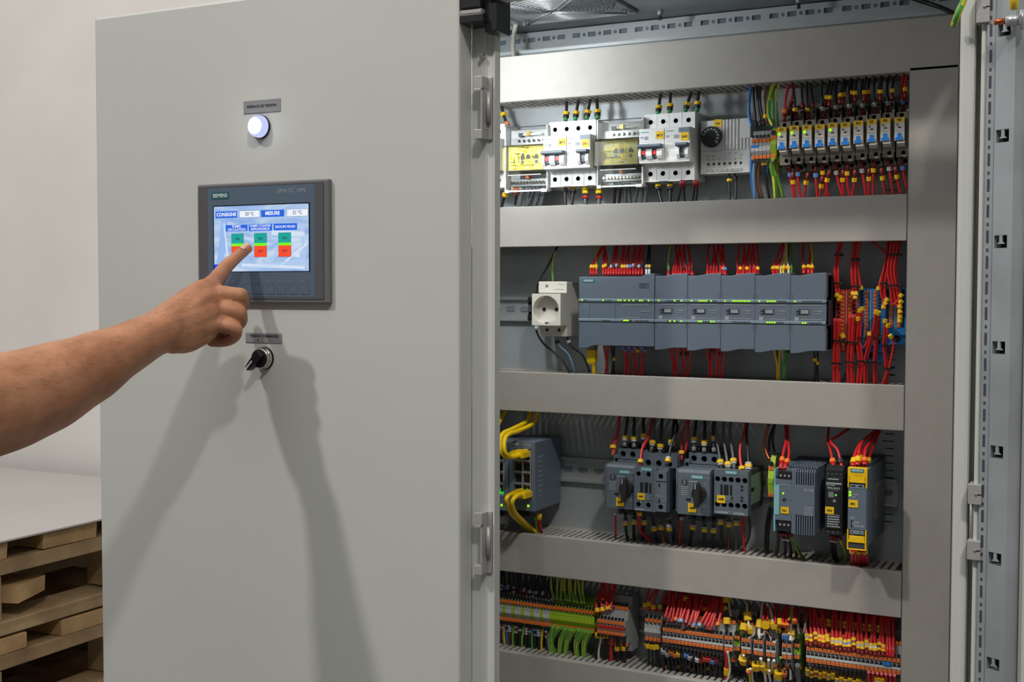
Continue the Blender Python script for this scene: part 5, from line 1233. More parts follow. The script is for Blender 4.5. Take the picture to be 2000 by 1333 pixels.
# red bundles at the right end of row 2 with black ties
def bundle(where, pts, n, w, Y0, Y1, ties=(), r=.00155, ends=None):
    rows = []
    for i in range(n):
        o = (i - (n - 1) / 2) * w; dy = (.0022 if i % 2 else 0)
        p = [(x + o * (1 + .25 * abs(j / len(pts) - .5)), y, Y0 + (Y1 - Y0) * j / (len(pts) - 1) + dy) for j, (x, y) in enumerate(pts)]
        if ends: p[-1] = (ends[i % len(ends)][0], ends[i % len(ends)][1], Y1 - .003)
        rows.append(('r', p, r, ((.002, YL, .0045, .0026),) if ends else (), None))
    group_wires('r', where, rows, None)
    for q, (x, y) in enumerate(ties):
        Ym = (Y0 + Y1) / 2 - .001; c = at(x, y, Ym); hw = (n * w + 4.5) / 2 / 1600
        t = thing('cable_tie', '%s tie on the wires %s' % (('upper', 'lower', 'third')[q] if len(ties) > 1 else 'black', where), 'cable tie', c)
        ring = [(hw * math.cos(a * math.pi / 8), .0042 * math.sin(a * math.pi / 8), 0) for a in range(17)]
        mb = MB()
        for a in range(16):
            p0, p1 = ring[a], ring[a + 1]
            mb.poly([(p0[0], p0[1], -.0012), (p1[0], p1[1], -.0012), (p1[0], p1[1], .0012), (p0[0], p0[1], .0012)], BLACKP)
        part('strap', mb, t); part('lock', MB().box(hw - .0008, hw + .0030, -.0035, .001, -.0020, .0014, BLACKP), t, bevel=.0006)
bundle('rising from the red push-in block beside the modules', [(1643, 470), (1637, 497), (1633.5, 530), (1634.5, 560), (1638, 590)], 3, 3.2, .270, .272, [(1636, 498), (1635, 554)], ends=[(1635, 580), (1639, 588), (1641, 584)])
bundle('rising from the right column of the red push-in block', [(1673, 470), (1667.5, 507), (1667, 540), (1668.5, 562), (1669, 588)], 3, 3.4, .270, .272, [(1668.5, 507), (1669, 560)], ends=[(1666, 577), (1670, 584), (1672, 577)])
bundle('rising from the left column of the first blue block', [(1680.5, 470), (1675, 507), (1678, 540), (1681.5, 566)], 1, 3, .270, .274, (), ends=[(1682, 566)])
bundle('slanting above the first blue block', [(1703, 472), (1730, 496), (1732, 512), (1722, 540), (1716, 567)], 1, 3, .272, .274, (), ends=[(1715.5, 567)])
bundle('rising from the last blue block, thin bundle', [(1738, 470), (1734, 508), (1726, 545), (1724.5, 575), (1730, 602)], 3, 3.6, .268, .272, [(1726, 554)], ends=[(1731, 595), (1726, 603), (1733, 589)])
bundle('rising from the last blue block, thick bundle', [(1750, 470), (1745, 500), (1741.5, 530), (1746, 558), (1752, 595), (1758, 628)], 6, 3.0, .262, .268, [(1745, 498), (1745, 558)], ends=[(1762, 575), (1762, 588), (1761, 600), (1759, 612), (1758, 622), (1757, 630)])
bundle('hanging from the left column of the red push-in block', [(1634, 752), (1632.5, 712), (1634, 666), (1635, 622)], 4, 3.4, .276, .268, [(1633.5, 666), (1632, 710)])
bundle('hanging from the right column of the red push-in block', [(1662, 754), (1660, 712), (1662, 669), (1665, 614)], 4, 3.4, .276, .268, [(1662, 669), (1660, 708)])
bundle('hanging from the left column of the first blue block', [(1677, 754), (1681, 705), (1677, 665), (1676, 622)], 3, 3.2, .276, .268, [(1680, 661), (1681, 706)], ends=[(1680, 604), (1676, 620), (1685, 600)])
bundle('swinging left from the first blue block', [(1691, 755), (1691, 705), (1700, 668), (1709, 635), (1713, 608)], 2, 4.0, .274, .264, [(1691.5, 707)], ends=[(1712, 607), (1716, 609)])
bundle('straight below the second column of the first blue block', [(1710, 754), (1708.5, 708), (1712, 662), (1715, 622)], 2, 3.6, .277, .270, [(1712, 661), (1709, 708)])
bundle('hanging from the foot of the first blue block', [(1686, 680), (1692, 672), (1697, 656), (1700.5, 643)], 1, 3, .272, .270, (), ends=[(1698, 652)])
bundle('hanging from the last blue block, left pair', [(1731, 754), (1732, 720), (1727.5, 675), (1727, 628)], 2, 3.6, .276, .268, [(1729, 675), (1731, 720)], ends=[(1729, 624), (1735, 633)])
bundle('hanging from the foot of the last blue block', [(1721, 756), (1737, 715), (1745, 670), (1749, 648)], 1, 3, .272, .268, (), ends=[(1738, 655)])
wire('black_wire', W_BLK, px_path([(1645, 748), (1658, 710), (1655, 685), (1645, 655)], .280, .268), 'thin black wire crossing behind the red wires below the red push-in block', None, .0013, ((.001, YL, .005, .0028),))
# ---- row 3: network cables
def patch(label, pts, d, col=YELC):
    """d: direction of the plug"""
    w = wire('patch_cable', col, pts, label, 'yellow network cables at the switches', .0031, sides=10)
    e = Vector((0, 0, 0)); M = d.normalized().to_track_quat('Y', 'Z').to_matrix().to_4x4()
    part('plug', MB().box(-.0058, .0058, -.004, .0160, -.0045, .0045, YELC).box(-.0050, .0050, .0160, .0185, -.0040, .0040, mat('plug_clear', (220, 214, 160), .2)).box(-.0030, .0030, .0, .0165, .0045, .0062, YELC).xform(M), w, e, bevel=.0008)
    return w
fwd = Vector((.05, 1, 0))
patch('yellow network cable looping left into the top of the switch, rear one', [at(1037, 795, .275), at(1030, 822, .262), at(1002, 838, .22), at(980, 850, .185), at(977, 880, .172), at(990, 893, .185), at(1004, 889, .203)], fwd)
patch('yellow network cable looping left into the top of the switch, front one', [at(1050, 797, .275), at(1043, 826, .262), at(1013, 842, .22), at(989, 852, .185), at(985, 880, .172), at(998, 893, .185), at(1017, 889, .205)], fwd)
patch('yellow network cable from the bottom port down to the duct, rear one', [at(1042, 1043, .272), at(1020, 1024, .250), at(998, 1003, .205), at(989, 978, .180), at(996, 967, .190), at(1008, 966, .203)], fwd)
patch('yellow network cable from the bottom port down to the duct, front one', [at(1050, 1042, .270), at(1028, 1024, .245), at(1007, 1003, .200), at(1000, 982, .178), at(1010, 969, .188), at(1021, 968, .204)], fwd)
patch('yellow network cable dropping behind the edge of the shut door', [at(992, 792, .272), at(982, 812, .262), at(970, 835, .24), at(955, 860, .2)], fwd)
group_wires('r', 'under the right-hand network switch', [W('e', [(1052, 1047), (1048, 1028), (1044, 1010)], .270, .25, .0017), W('r', [(1057, 1040), (1054, 1026), (1053, 1008)], .272, .25, .0026, ((.002, YL, .006, .0036),))], None)
wire('white_wire', W_WHT, px_path([(972, 1020), (985, 1012), (991, 1018), (986, 1035)], .26, .27), 'white wire curling under the half-hidden network switch', None, .0020)
PB = .0021
YT3 = .266
def tw(k, pts, m=(), f=None, r=PB, Y1=YT3): return W(k, pts, .282, Y1, r, m, f)
my = lambda d, s=1.: ((d, YL, .0045, .0041 * s), (d - .0036, M_LGR, .0030, .0034 * s))
group_wires('k', 'above motor protector QM7 and contactor KM7', [
    tw('r', [(1209.5, 808), (1206, 842), (1198, 868), (1197, 890)], ((.0120, YL, .0045, .0042),), (F_ORG, .004, .0018), .0014), tw('r', [(1212, 808), (1208, 845), (1201, 870), (1199, 888)], (), None, .0014),
    tw('k', [(1227, 808), (1222, 845), (1219.5, 873)], my(.0130), (F_GRY, .006, .0030)), tw('k', [(1239, 809), (1238, 845), (1238, 875)], my(.0130), (F_GRY, .006, .0030)), tw('k', [(1256, 810), (1257, 842), (1257, 876)], my(.017), (F_GRY, .006, .0030)),
    tw('r', [(1275, 811), (1269, 845), (1262, 862), (1253.5, 880), (1250, 912)], ((.0075, YL, .0045, .0036),), (F_DRD, .0055, .0021), .0019, .236),
    tw('g', [(1279, 812), (1277, 845), (1271, 888)], my(.0170), (W_GRY, .013, .0026)), tw('k', [(1293, 813), (1292, 845), (1288, 890)], my(.013), (W_GRY, .011, .0026)), tw('k', [(1317, 814), (1315, 840), (1310, 872)], my(.0060)), tw('k', [(1318, 814), (1323, 838), (1312, 866), (1303, 908)], ((.006, YL, .0045, .0036), (.0095, M_LGR, .0028, .0032)), (SIRID, .005, .0026), .0019, .236)], None)
group_wires('k', 'above motor protector QM8', [
    tw('r', [(1343, 816), (1332, 848), (1331, 880), (1332, 900)], ((.0110, YL, .0045, .0042),), None, .0015), tw('r', [(1345, 816), (1343.5, 848), (1338, 885)], (), None, .0015),
    tw('k', [(1361, 818), (1356.5, 850), (1355, 882)], my(.0165), (F_GRY, .006, .0030)), tw('k', [(1377, 819), (1376.5, 850), (1375, 884)], my(.0135), (F_GRY, .006, .0030)), tw('k', [(1395, 819), (1393, 850), (1394.5, 884)], my(.0195, .7), (F_GRY, .006, .0030))], None)
group_wires('g', 'above contactor KM8', [
    tw('g', [(1397, 820), (1398, 848), (1404, 885), (1409, 917)], my(.0105), (SIRID, .0075, .0026), .0017, .258), tw('g', [(1413.5, 821), (1413, 855), (1419, 893), (1423, 918)], my(.0080), (F_GRY, .005, .0028), .0019, .254), tw('g', [(1427, 822), (1426, 852), (1431, 888), (1434.5, 919)], my(.0135), (W_GRY, .011, .0026), .0019, .256),
    tw('r', [(1458, 824), (1453, 848), (1445.5, 875), (1446, 898), (1449.5, 921)], ((.0042, YL, .0045, .0036),), None, .0019, .250), tw('k', [(1460, 824), (1458, 855), (1461, 890), (1462, 920)], ((.0060, YL, .0040, .0046), (.0095, M_LGR, .003, .0040), (.0025, M_LGR, .003, .0040)), None, .0017, .255)], None)
group_wires('k', 'below motor protector QM7 and contactor KM7', [
    tw('r', [(1202, 1054), (1202, 1030), (1202, 1002)], (), (F_WHT, .003, .002), .0016), tw('k', [(1227, 1060), (1222.5, 1035), (1222, 1002)], my(.0155)), tw('k', [(1238.5, 1058), (1237.5, 1035), (1240, 1004)], my(.0125)), tw('r', [(1275, 1062), (1256, 1044), (1248, 1025), (1249, 998)], ((.0035, YL, .005, .0038),), None, .0021, .25), tw('k', [(1254.5, 1056), (1256, 1035), (1259, 1006)], my(.012)),
    tw('k', [(1287, 1068), (1279, 1038), (1274, 1006)], my(.021)), tw('n', [(1299, 1068), (1292, 1038), (1291.5, 1008)], my(.018)), tw('k', [(1313, 1056), (1317, 1040), (1308, 1020), (1305, 1000)], ((.0085, M_LGR, .0030, .0030),), None, .0018), tw('g', [(1312, 1068), (1309, 1045), (1307, 1030)], my(.0020))], None)
group_wires('k', 'below motor protector QM8', [tw('r', [(1326, 1072), (1328.5, 1040), (1331, 1008)], ((.0035, M_LGR, .004, .0026),), None, .0017), tw('k', [(1346, 1072), (1351, 1040), (1357, 1010)], my(.0165)), tw('k', [(1374, 1076), (1376, 1045), (1375, 1012)], my(.0175)), tw('k', [(1388, 1076), (1393, 1045), (1394.5, 1014)], my(.0175))], None)
group_wires('k', 'below contactor KM8', [tw('k', [(1409, 1082), (1409, 1045), (1406, 998)], my(.0165)), tw('n', [(1423, 1084), (1423.5, 1045), (1424, 1000)], my(.0185), None, .0017), tw('g', [(1437, 1086), (1438.5, 1045), (1438.5, 1002)], my(.0150), None, .0018), tw('r', [(1455.5, 1090), (1451.5, 1045), (1450, 1004)], (), (F_WHT, .003, .002), .0021), tw('k', [(1443, 1084), (1460, 1058), (1465, 1032), (1461, 1004)], (), None, .0016, .262)], None)
copper = wire('copper_braid', COPPER, px_path([(1502, 828), (1494, 858), (1495, 880), (1503, 900)], .280, .268), 'bare copper strand above the small earth terminal', None, .0018)
group_wires('k', 'above the small earth terminal beside the vented supply', [tw('k', [(1514, 828), (1504, 852), (1502.5, 880), (1513, 920)], (), None, .0018, .272), tw('k', [(1513, 829), (1509, 858), (1514, 890), (1522, 920)], (), None, .0018, .272)], None)
group_wires('k', 'below the small earth terminal beside the vented supply', [tw('k', [(1495, 1095), (1496, 1035), (1504, 988)], (), None, .0019), tw('k', [(1499, 1096), (1501, 1035), (1510, 988)], (), None, .0019)], None)
group_wires('r', 'into the top of the vented power supply', [tw('r', [(1534, 830), (1535.5, 858), (1530, 885), (1524, 918)], ((.0160, M_ORG, .006, .0030),), (W_RED, .0125, .0026), .0018, .222), tw('r', [(1538, 830), (1539, 862), (1541, 888), (1532, 918)], ((.0135, M_ORG, .006, .0030),), (W_RED, .0110, .0026), .0018, .222)], None)
group_wires('k', 'below the vented power supply', [tw('k', [(1512, 1095), (1519, 1068), (1520, 1035)], (), None, .0024, .226), tw('k', [(1532, 1092), (1534, 1066), (1527, 1040)], ((.0130, F_DRD, .005, .0026), (.0165, F_WHT, .003, .0026)), (F_DRD, .007, .0028), .0020, .226), tw('k', [(1544, 1094), (1544, 1070), (1533, 1040)], ((.0165, F_WHT, .003, .0026),), (F_DRD, .007, .0028), .0020, .226), tw('k', [(1556, 1094), (1553, 1068), (1538, 1042)], (), None, .0018, .23), tw('e', [(1574, 1098), (1556, 1072), (1543, 1042)], (), (F_DRD, .006, .0030), .0022, .226)], None)
group_wires('r', 'into the top of the black power supply', [tw('r', [(1619, 834), (1617, 860), (1623, 885), (1629, 915)], ((.0110, M_ORG, .006, .0034),), (W_RED, .009, .0027), .0017, .230), tw('r', [(1658, 838), (1640, 850), (1622, 863), (1636, 880), (1645, 916)], ((.0110, M_BLK, .006, .0030),), (W_RED, .009, .0021), .0017, .230)], None)
group_wires('k', 'below the black power supply', [tw('k', [(1634, 1102), (1625, 1078), (1624, 1044)], ((.0115, F_WHT, .002, .0026),), (F_DRD, .0095, .0028), .0019, .234), tw('k', [(1639, 1104), (1631.5, 1078), (1630.5, 1046)], ((.0115, F_WHT, .002, .0026),), (F_DRD, .0095, .0028), .0019, .234), tw('e', [(1650, 1108), (1652, 1090), (1646, 1072), (1638.5, 1047)], (), (F_DRD, .006, .0028), .0019, .234)], None)
group_wires('r', 'into the top of the slim safety relay', [tw('r', [(1712, 840), (1682, 866), (1671, 885), (1665, 912)], ((.0105, YL, .009, .0034),), (W_RED, .006, .0030), .0021, .205), tw('r', [(1714, 840), (1686, 862), (1678, 880), (1674.5, 911)], ((.0110, YL, .009, .0034),), (W_RED, .006, .0030), .0021, .205), tw('r', [(1716, 842), (1700, 864), (1690, 880), (1688.5, 910)], ((.0090, M_ORG, .006, .0036),), (W_RED, .006, .0030), .0021, .21), tw('r', [(1718, 842), (1707, 868), (1699, 890), (1694, 906)], ((.0070, YL, .008, .0032),), None, .0019, .22), tw('r', [(1713, 844), (1694, 868), (1684, 885), (1682, 904)], ((.0085, YL, .008, .0030),), None, .0019, .225)], None)
group_wires('r', 'below the slim safety relay', [tw('r', [(a, 1108), ((a + b) / 2, 1094), (b, 1076)], ((.0035, YL, .006, .0030),) if i % 2 == 0 else (), None, .0023, .215) for i, (a, b) in enumerate(((1664, 1664), (1672, 1671), (1681, 1677), (1688, 1684), (1696, 1689)))], None)
# ---- row 4 wires
rows = []; rr = random.Random(11)
mcyc = [M_LGR, F_DRD, M_LGR, M_BLU, M_LGR, M_BLK, M_LGR, M_BLK, F_DRD]
for i in range(19):
    x = 966 + i * 6.25; ye = 1161 + (x - 975) * .20; m = mcyc[i % 9]
    rows.append(W('k', [(x + rr.uniform(-3, 5), 1108 + (x - 975) * .11), (x + rr.uniform(-1, 2), ye - 22), (x, ye + 1)], .283, .272, .0015, ((.0085 + rr.uniform(-.001, .004), m, .0030, .0024), (.0125 + rr.uniform(-.001, .004), m, .0030, .0024), (.005, M_BLK, .003, .0022))))
group_wires('k', 'dropping into the slim terminals by the shut door', rows, None)
s7 = lambda v: (970 + v[0] / 6.35, 1110 + v[1] / 6.35)
et = [((675, 60), (675, 250), (705, 385)), ((752, 60), (748, 250), (742, 395)), ((812, 60), (798, 250), (790, 405)), ((808, 65), (815, 250), (888, 415)), ((840, 65), (840, 260), (850, 405)), ((898, 70), (893, 250), (905, 420)), ((905, 80), (920, 270), (962, 430)), ((990, 80), (970, 300), (1003, 440)), ((1005, 85), (1022, 280), (1050, 445)), ((1073, 90), (1064, 300), (1085, 445))]
group_wires('e', 'dropping into the green terminals of the lowest row', [W('e', [s7(p) for p in q], .283, .272, .0020) for q in et], 'green and yellow wires above the green terminals')
bc = [('b', 40, 30), ('n', 72, 75), ('y', 95, 110), ('b', 128, 125), ('n', 165, 150), ('e', 212, 215), ('k', 245, 240), ('k', 290, 285), ('e', 338, 320), ('k', 370, 370), ('k', 408, 410), ('v', 448, 450), ('k', 475, 480), ('k', 515, 535), ('y', 575, 560), ('b', 612, 650), ('n', 655, 650)]
group_wires('k', 'hanging from the slim terminals by the shut door', [W(k, [s7((b, 985 + b * .20)), s7(((a + b) / 2 + (-12 if k in 'yev' else 0), 830 + a * .16)), s7((a, 612 + a * .145))], .282, .272, .0018, () if k in 'yev' else ((.010, mcyc[i % 9], .0028, .0026), (.0140, mcyc[(i + 2) % 9], .0028, .0026), (.0180, mcyc[i % 9], .0026, .0026))) for i, (k, a, b) in enumerate(bc)], None)
eb = [((695, 708), (655, 900), (680, 1110)), ((748, 716), (690, 900), (725, 1095)), ((802, 728), (700, 880), (685, 1120)), ((842, 735), (785, 900), (772, 1135)), ((888, 742), (815, 900), (780, 1135)), ((922, 752), (860, 920), (845, 1150)), ((965, 758), (885, 930), (858, 1150)), ((1002, 758), (985, 850), (1000, 1000)), ((1050, 764), (975, 920), (1000, 1175)), ((1088, 770), (1005, 950), (1018, 1178)), ((1132, 776), (1075, 930), (1078, 1190)), ((1182, 782), (1105, 940), (1095, 1190))]
group_wires('e', 'curving down from the green terminals of the lowest row', [W('e', [s7(q[2]), s7(q[1]), s7(q[0])], .277, .266, .0024) for q in eb], 'green and yellow wires below the green terminals')
s8 = lambda v: (1150 + v[0] / 7.02, 1130 + v[1] / 7.02)
rt = [((200, 40), (120, 280), (100, 350), (122, 485)), ((170, 40), (165, 250), (188, 475)), ((235, 45), (205, 200), (190, 300)), ((255, 45), (228, 230), (262, 455)), ((300, 50), (262, 300), (262, 380)), ((345, 50), (315, 260), (285, 450)), ((375, 55), (330, 250), (300, 420))]
group_wires('r', 'into the tiered block with the red bridge', [W('r', [s8(p) for p in q], .283, .262, .0018, ((.0045, YL, .0055, .0032),) if i in (0, 1, 3, 5) else ()) for i, q in enumerate(rt)], 'red wires above the red bridge')
bb = [('k', 130, 95, 1190), ('w', 180, 140, 1180), ('k', 225, 205, 1190), ('k', 270, 235, 1150), ('r', 318, 310, 1220), ('k', 365, 395, 1230), ('k', 415, 400, 1230), ('k', 465, 485, 1245), ('k', 490, 500, 1240)]
group_wires('k', 'hanging from the tiered block with the red bridge', [W(k, [s8((b, y + 30)), s8((b - 4, 1000)), s8(((a + b) / 2, 860)), s8((a, 735))], .279, .258, .0017 if k != 'r' else .0026, ((.0065 if i < 5 else .0290, YL, .0055, .0036),) if i not in (4, 8) else ()) for i, (k, a, b, y) in enumerate(bb)], None)
ct = [((845, 110), (785, 290), (768, 440)), ((955, 120), (840, 280), (822, 425)), ((972, 120), (905, 290), (880, 465)), ((1095, 130), (1010, 310), (962, 460))]
group_wires('r', 'into the separate group of four terminals', [W('r', [s8(p) for p in q], .283, .270, .0017, ((.0065, YL, .0055, .0034),)) for q in ct], 'red wires above the group of four')
cb_ = [((775, 845), (820, 1000), (812, 1290)), ((835, 855), (868, 1010), (878, 1300)), ((890, 862), (915, 1030), (935, 1230)), ((938, 855), (948, 1030), (985, 1300))]
group_wires('k', 'hanging from the separate group of four terminals', [W('k', [s8(q[2]), s8(q[1]), s8(q[0])], .279, .270, .0016, ((.0085, YL, .0065, .0036),)) for q in cb_], 'black wires below the group of four')
s9 = lambda v: (1280 + v[0] / 7.283, 1150 + v[1] / 7.283)
dt = [(225, 40, 122, 450), (262, 45, 180, 470), (275, 45, 235, 472), (350, 55, 288, 452), (385, 60, 340, 470), (470, 70, 365, 470), (485, 75, 398, 578), (495, 75, 440, 488), (585, 85, 488, 520), (600, 90, 540, 545), (680, 95, 548, 530), (850, 120, 625, 530), (875, 125, 680, 560), (900, 125, 735, 580), (905, 130, 785, 590), (950, 140, 890, 520)]
group_wires('r', 'in the fan above the sixteen tiered terminals', [W('r', [s9((a, b)), s9(((a + c) / 2 + 18, (b + d) / 2 - 20)), s9((c, d))], .280, .254, .0021, ((.0012, (M_BLK, F_DRD, F_DRD, M_ORG, M_BLU, M_LGR)[i % 6], .0045, .0026),)) for i, (a, b, c, d) in enumerate(dt)], 'red wires fanning down to sixteen terminals')
group_wires('r', 'behind the red fan, ending in the upper tier', [W('r', [s9((a, b)), s9(((a + c) / 2, (b + d) / 2)), s9((c, d))], .286, .272, .0018, ((.0025, m, .0050, .0030),)) for a, b, c, d, m in ((165, 40, 130, 290, M_BLK), (240, 45, 200, 300, F_DRD), (330, 50, 335, 320, M_BLU), (410, 55, 400, 340, F_DRD), (430, 60, 432, 160, YL), (520, 75, 525, 340, M_ORG), (620, 85, 605, 390, M_ORG), (745, 100, 665, 320, M_ORG), (800, 110, 710, 330, M_ORG), (770, 100, 745, 330, M_ORG), (880, 120, 875, 370, M_BLU), (1000, 135, 1000, 310, YL))], 'red wires of the upper tier')
dm = [M_LGR, M_LGR, F_ORG, M_ORG, YL, M_BLK, M_BLU, M_LGR, M_BLK, F_WHT, F_DRD, REDP, REDP, M_BLU, F_DRD, M_BLK]
rows = []
for i in range(16):
    a = 128 + i * 54; yy = 800 + i * 9.5
    rows.append(W('k', [s9((a + rr.uniform(-25, 20), 1330 + i * 4)), s9((a + rr.uniform(-20, 15), yy + 270)), s9((a - 12, yy + 110)), s9((a + 4, yy))], .279, .252, .0020, ((.0150 + rr.uniform(-.002, .004), dm[i], .0060, .0036),)))
group_wires('k', 'in the dark curtain below the sixteen terminals', rows, None)
rows = []
for i in range(12):
    a = 140 + i * 66; rows.append(W('k' if i not in (11,) else 'r', [s9((a + rr.uniform(-20, 20), 1340 + i * 5)), s9((a + rr.uniform(-15, 15), 1150 + i * 6)), s9((a, 1010 + i * 7))], .283, .272, .0020, ((.0075 + rr.uniform(-.002, .006), (F_ORG, M_BLK, M_BLU, YL, M_ORG, M_LGR)[i % 6], .0055, .0034),)))
group_wires('k', 'behind the dark curtain below the sixteen terminals', rows, None)
wire('red_wire', W_RED, px_path([s9((1010, 1350)), s9((1012, 1120)), s9((1008, 885))], .272, .253), 'thick red wire with a yellow sleeve left of the dark green terminal', None, .0026, ((.0330, YL, .010, .0036),))
wire('white_wire', W_WHT, px_path([s9((1010, 1350)), s9((1060, 1180)), s9((1048, 1030)), s9((1030, 900))], .268, .250), 'white wire hanging beside the thick red one', None, .0014)
wire('white_wire', W_WHT, px_path([s9((1022, 120)), s9((1050, 250)), s9((1075, 395))], .284, .268), 'pale wire slanting down to the tiered pair left of the dark green block', None, .0013)
wire('black_wire', W_BLK, px_path([s9((1010, 130)), s9((1015, 350)), s9((1018, 640))], .280, .262), 'black wire with yellow sleeves above the tiered pair', None, .0016, ((.016, YL, .0085, .0048), (.044, YL, .0085, .0048)))
s10 = lambda v: (1430 + v[0] / 8.175, 1170 + v[1] / 8.175)
fw = [('w', [(242, 60), (240, 200), (262, 400), (280, 470)], .0020, ((.0190, YL, .010, .0050),)), ('n', [(345, 60), (285, 200), (225, 330), (180, 500), (160, 600)], .0016, ((.0130, YL, .009, .0048),)), ('n', [(270, 60), (240, 240), (225, 480), (170, 550)], .0014, ()), ('w', [(310, 380), (355, 450), (350, 560), (300, 610), (268, 615)], .0020, ()), ('y', [(285, 380), (290, 440), (292, 520)], .0018, ((.004, YL, .010, .0036),)),
      ('w', [(495, 60), (470, 250), (445, 440), (430, 560), (450, 640)], .0026, ((.0220, YL, .011, .0050),)), ('w', [(490, 440), (520, 480), (510, 560), (460, 580)], .0018, ()), ('w', [(555, 70), (620, 220), (650, 380), (672, 450)], .0026, ((.003, YL, .006, .0040),)), ('w', [(680, 520), (625, 560), (610, 630), (640, 685), (680, 690)], .0024, ()), ('n', [(545, 80), (530, 250), (505, 420), (590, 590)], .0014, ()), ('y', [(600, 330), (570, 380), (530, 430)], .0026, ((.006, YL, .012, .0050),)),
      ('r', [(510, 70), (500, 220), (495, 330)], .0018, ()), ('r', [(590, 80), (570, 230), (560, 340)], .0018, ()), ('r', [(700, 90), (690, 220), (690, 400)], .0018, ()), ('r', [(745, 95), (750, 250), (760, 420)], .0018, ((.004, YL, .009, .0030),)), ('k', [(735, 300), (735, 450), (745, 560)], .0016, ((.010, YL, .009, .0034),)), ('r', [(870, 110), (820, 260), (800, 440)], .0026, ((.002, M_ORG, .004, .0034),)), ('r', [(890, 120), (870, 280), (870, 450)], .0026, ((.002, M_ORG, .004, .0034),)), ('y', [(945, 130), (935, 260), (900, 340)], .0014, ()),
      ('w', [(972, 130), (962, 300), (950, 520), (940, 600), (930, 680)], .0026, ((.0130, YL, .010, .0046),)), ('w', [(985, 545), (990, 620), (945, 670)], .0020, ()), ('b', [(880, 500), (850, 580), (850, 680)], .0016, ((.014, YL, .009, .0044), (.008, M_BLU, .005, .0044))), ('r', [(990, 140), (990, 260), (1000, 380)], .0020, ((.002, M_ORG, .005, .0030),)), ('r', [(1030, 145), (1030, 280), (1020, 400)], .0020, ()), ('g', [(1080, 145), (1065, 300), (1050, 450), (1075, 580)], .0022, ()), ('g', [(1190, 160), (1180, 350), (1140, 560)], .0020, ())]
group_wires('w', 'among the white wires above the terminal pairs', [W(k, [s10(p) for p in q], .278, .254, r * .85, m) for k, q, r, m in fw], None)
fb = [('w', [(240, 1110), (210, 1040), (185, 950), (182, 905)], .0020, ((.0150, YL, .010, .0062),)), ('k', [(255, 1400), (250, 1150), (262, 930)], .0020, ()), ('k', [(390, 1400), (380, 1150), (375, 960)], .0020, ((.0150, YL, .010, .0052),)), ('w', [(330, 1400), (320, 1200), (290, 1120)], .0018, ()), ('y', [(290, 1400), (285, 1250), (250, 1130)], .0018, ((.006, M_ORG, .006, .0028),)), ('w', [(545, 1400), (520, 1200), (480, 1060), (458, 955)], .0024, ((.0170, YL, .009, .0046),)),
      ('w', [(590, 1180), (580, 1080), (582, 975)], .0022, ((.027, YL, .012, .0052),)), ('w', [(630, 1400), (590, 1220), (595, 1150)], .0018, ()), ('w', [(700, 1230), (645, 1120), (640, 1040), (668, 985)], .0022, ()), ('k', [(715, 1420), (735, 1250), (760, 1100), (830, 1010)], .0018, ((.030, YL, .012, .0056), (.038, M_BLU, .006, .0056))), ('v', [(750, 1130), (755, 1030), (775, 940)], .0020, ()), ('k', [(1000, 1400), (970, 1200), (915, 1040)], .0018, ()), ('n', [(850, 1420), (840, 1250), (835, 1120)], .0022, ((.012, M_ORG, .007, .0030),)), ('g', [(1070, 1420), (1055, 1240), (1045, 1060)], .0040, ())]
group_wires('w', 'hanging below the terminal pairs with white wires', [W(k, [s10(p) for p in q], .278, .252, r * .85, m) for k, q, r, m in fb], None)
s11 = lambda v: (1560 + v[0] / 8.714, 1180 + v[1] / 8.714)
g_end = [(140, 690), (205, 720), (290, 700), (355, 710), (410, 740), (490, 740), (575, 760), (645, 790), (710, 800), (785, 800), (855, 810), (935, 800), (1015, 830), (1080, 850), (1160, 840), (1225, 860), (1300, 880), (1370, 880), (1440, 880), (1510, 890), (1560, 895), (1610, 905)]
g_top = [(85, 60), (180, 70), (245, 75), (270, 80), (395, 90), (385, 90), (590, 110), (628, 115), (735, 120), (850, 140), (905, 145), (900, 145), (1015, 150), (1035, 150), (1155, 165), (1270, 180), (1300, 180), (1410, 190), (1440, 195), (1490, 200), (1545, 200), (1605, 210)]
rows = []
for i, ((a, b), (c, d)) in enumerate(zip(g_top, g_end)):
    tagd = i < 19; m2 = (M_LGR, F_DRD, F_DRD, M_ORG, M_ORG, None, M_LGR, M_LGR, M_LGR, M_BLU, M_BLU, F_DRD, M_LGR, M_LGR, M_LGR, F_WHT, F_WHT, M_BLK, M_ORG)[i] if tagd else None
    ms = []
    if tagd:
        o_ = .0015 * (i % 3) - .001
        ms = [(.0085 + o_, YL, .0038, .0027), (.0155 + o_, YL, .0038, .0027)]
        ms.append((.0120 + o_, m2 or YL, .0034, .0026))
    rows.append(W('r', [s11((a, b)), s11(((a + c) / 2 + (6 if i % 2 else -8), (b + d) / 2 - 60)), s11((c + 2, d - 110)), s11((c, d))], .280, .252, .0021, ms, (F_DRD, .0070, .0024) if tagd else None))
group_wires('r', 'dropping into the long right-hand terminal row', rows, 'red yellow-sleeved wires above the right-hand row')
rows = []
for i in range(19):
    a = 210 + i * 72; y0 = 350 + i * 9
    rows.append(W('r', [s11((a + rr.uniform(-30, 30), 70 + a * .09)), s11((a + rr.uniform(-15, 15), (y0 + 150) / 2)), s11((a, y0 + 80))], .286, .272, .0018, ((.0075, YL, .0040, .0030), (.0125, YL if i % 3 else M_LGR, .0040, .0030))))
group_wires('r', 'in the rear layer above the right-hand row', rows, 'red wires of the rear layer on the right')
rows = []
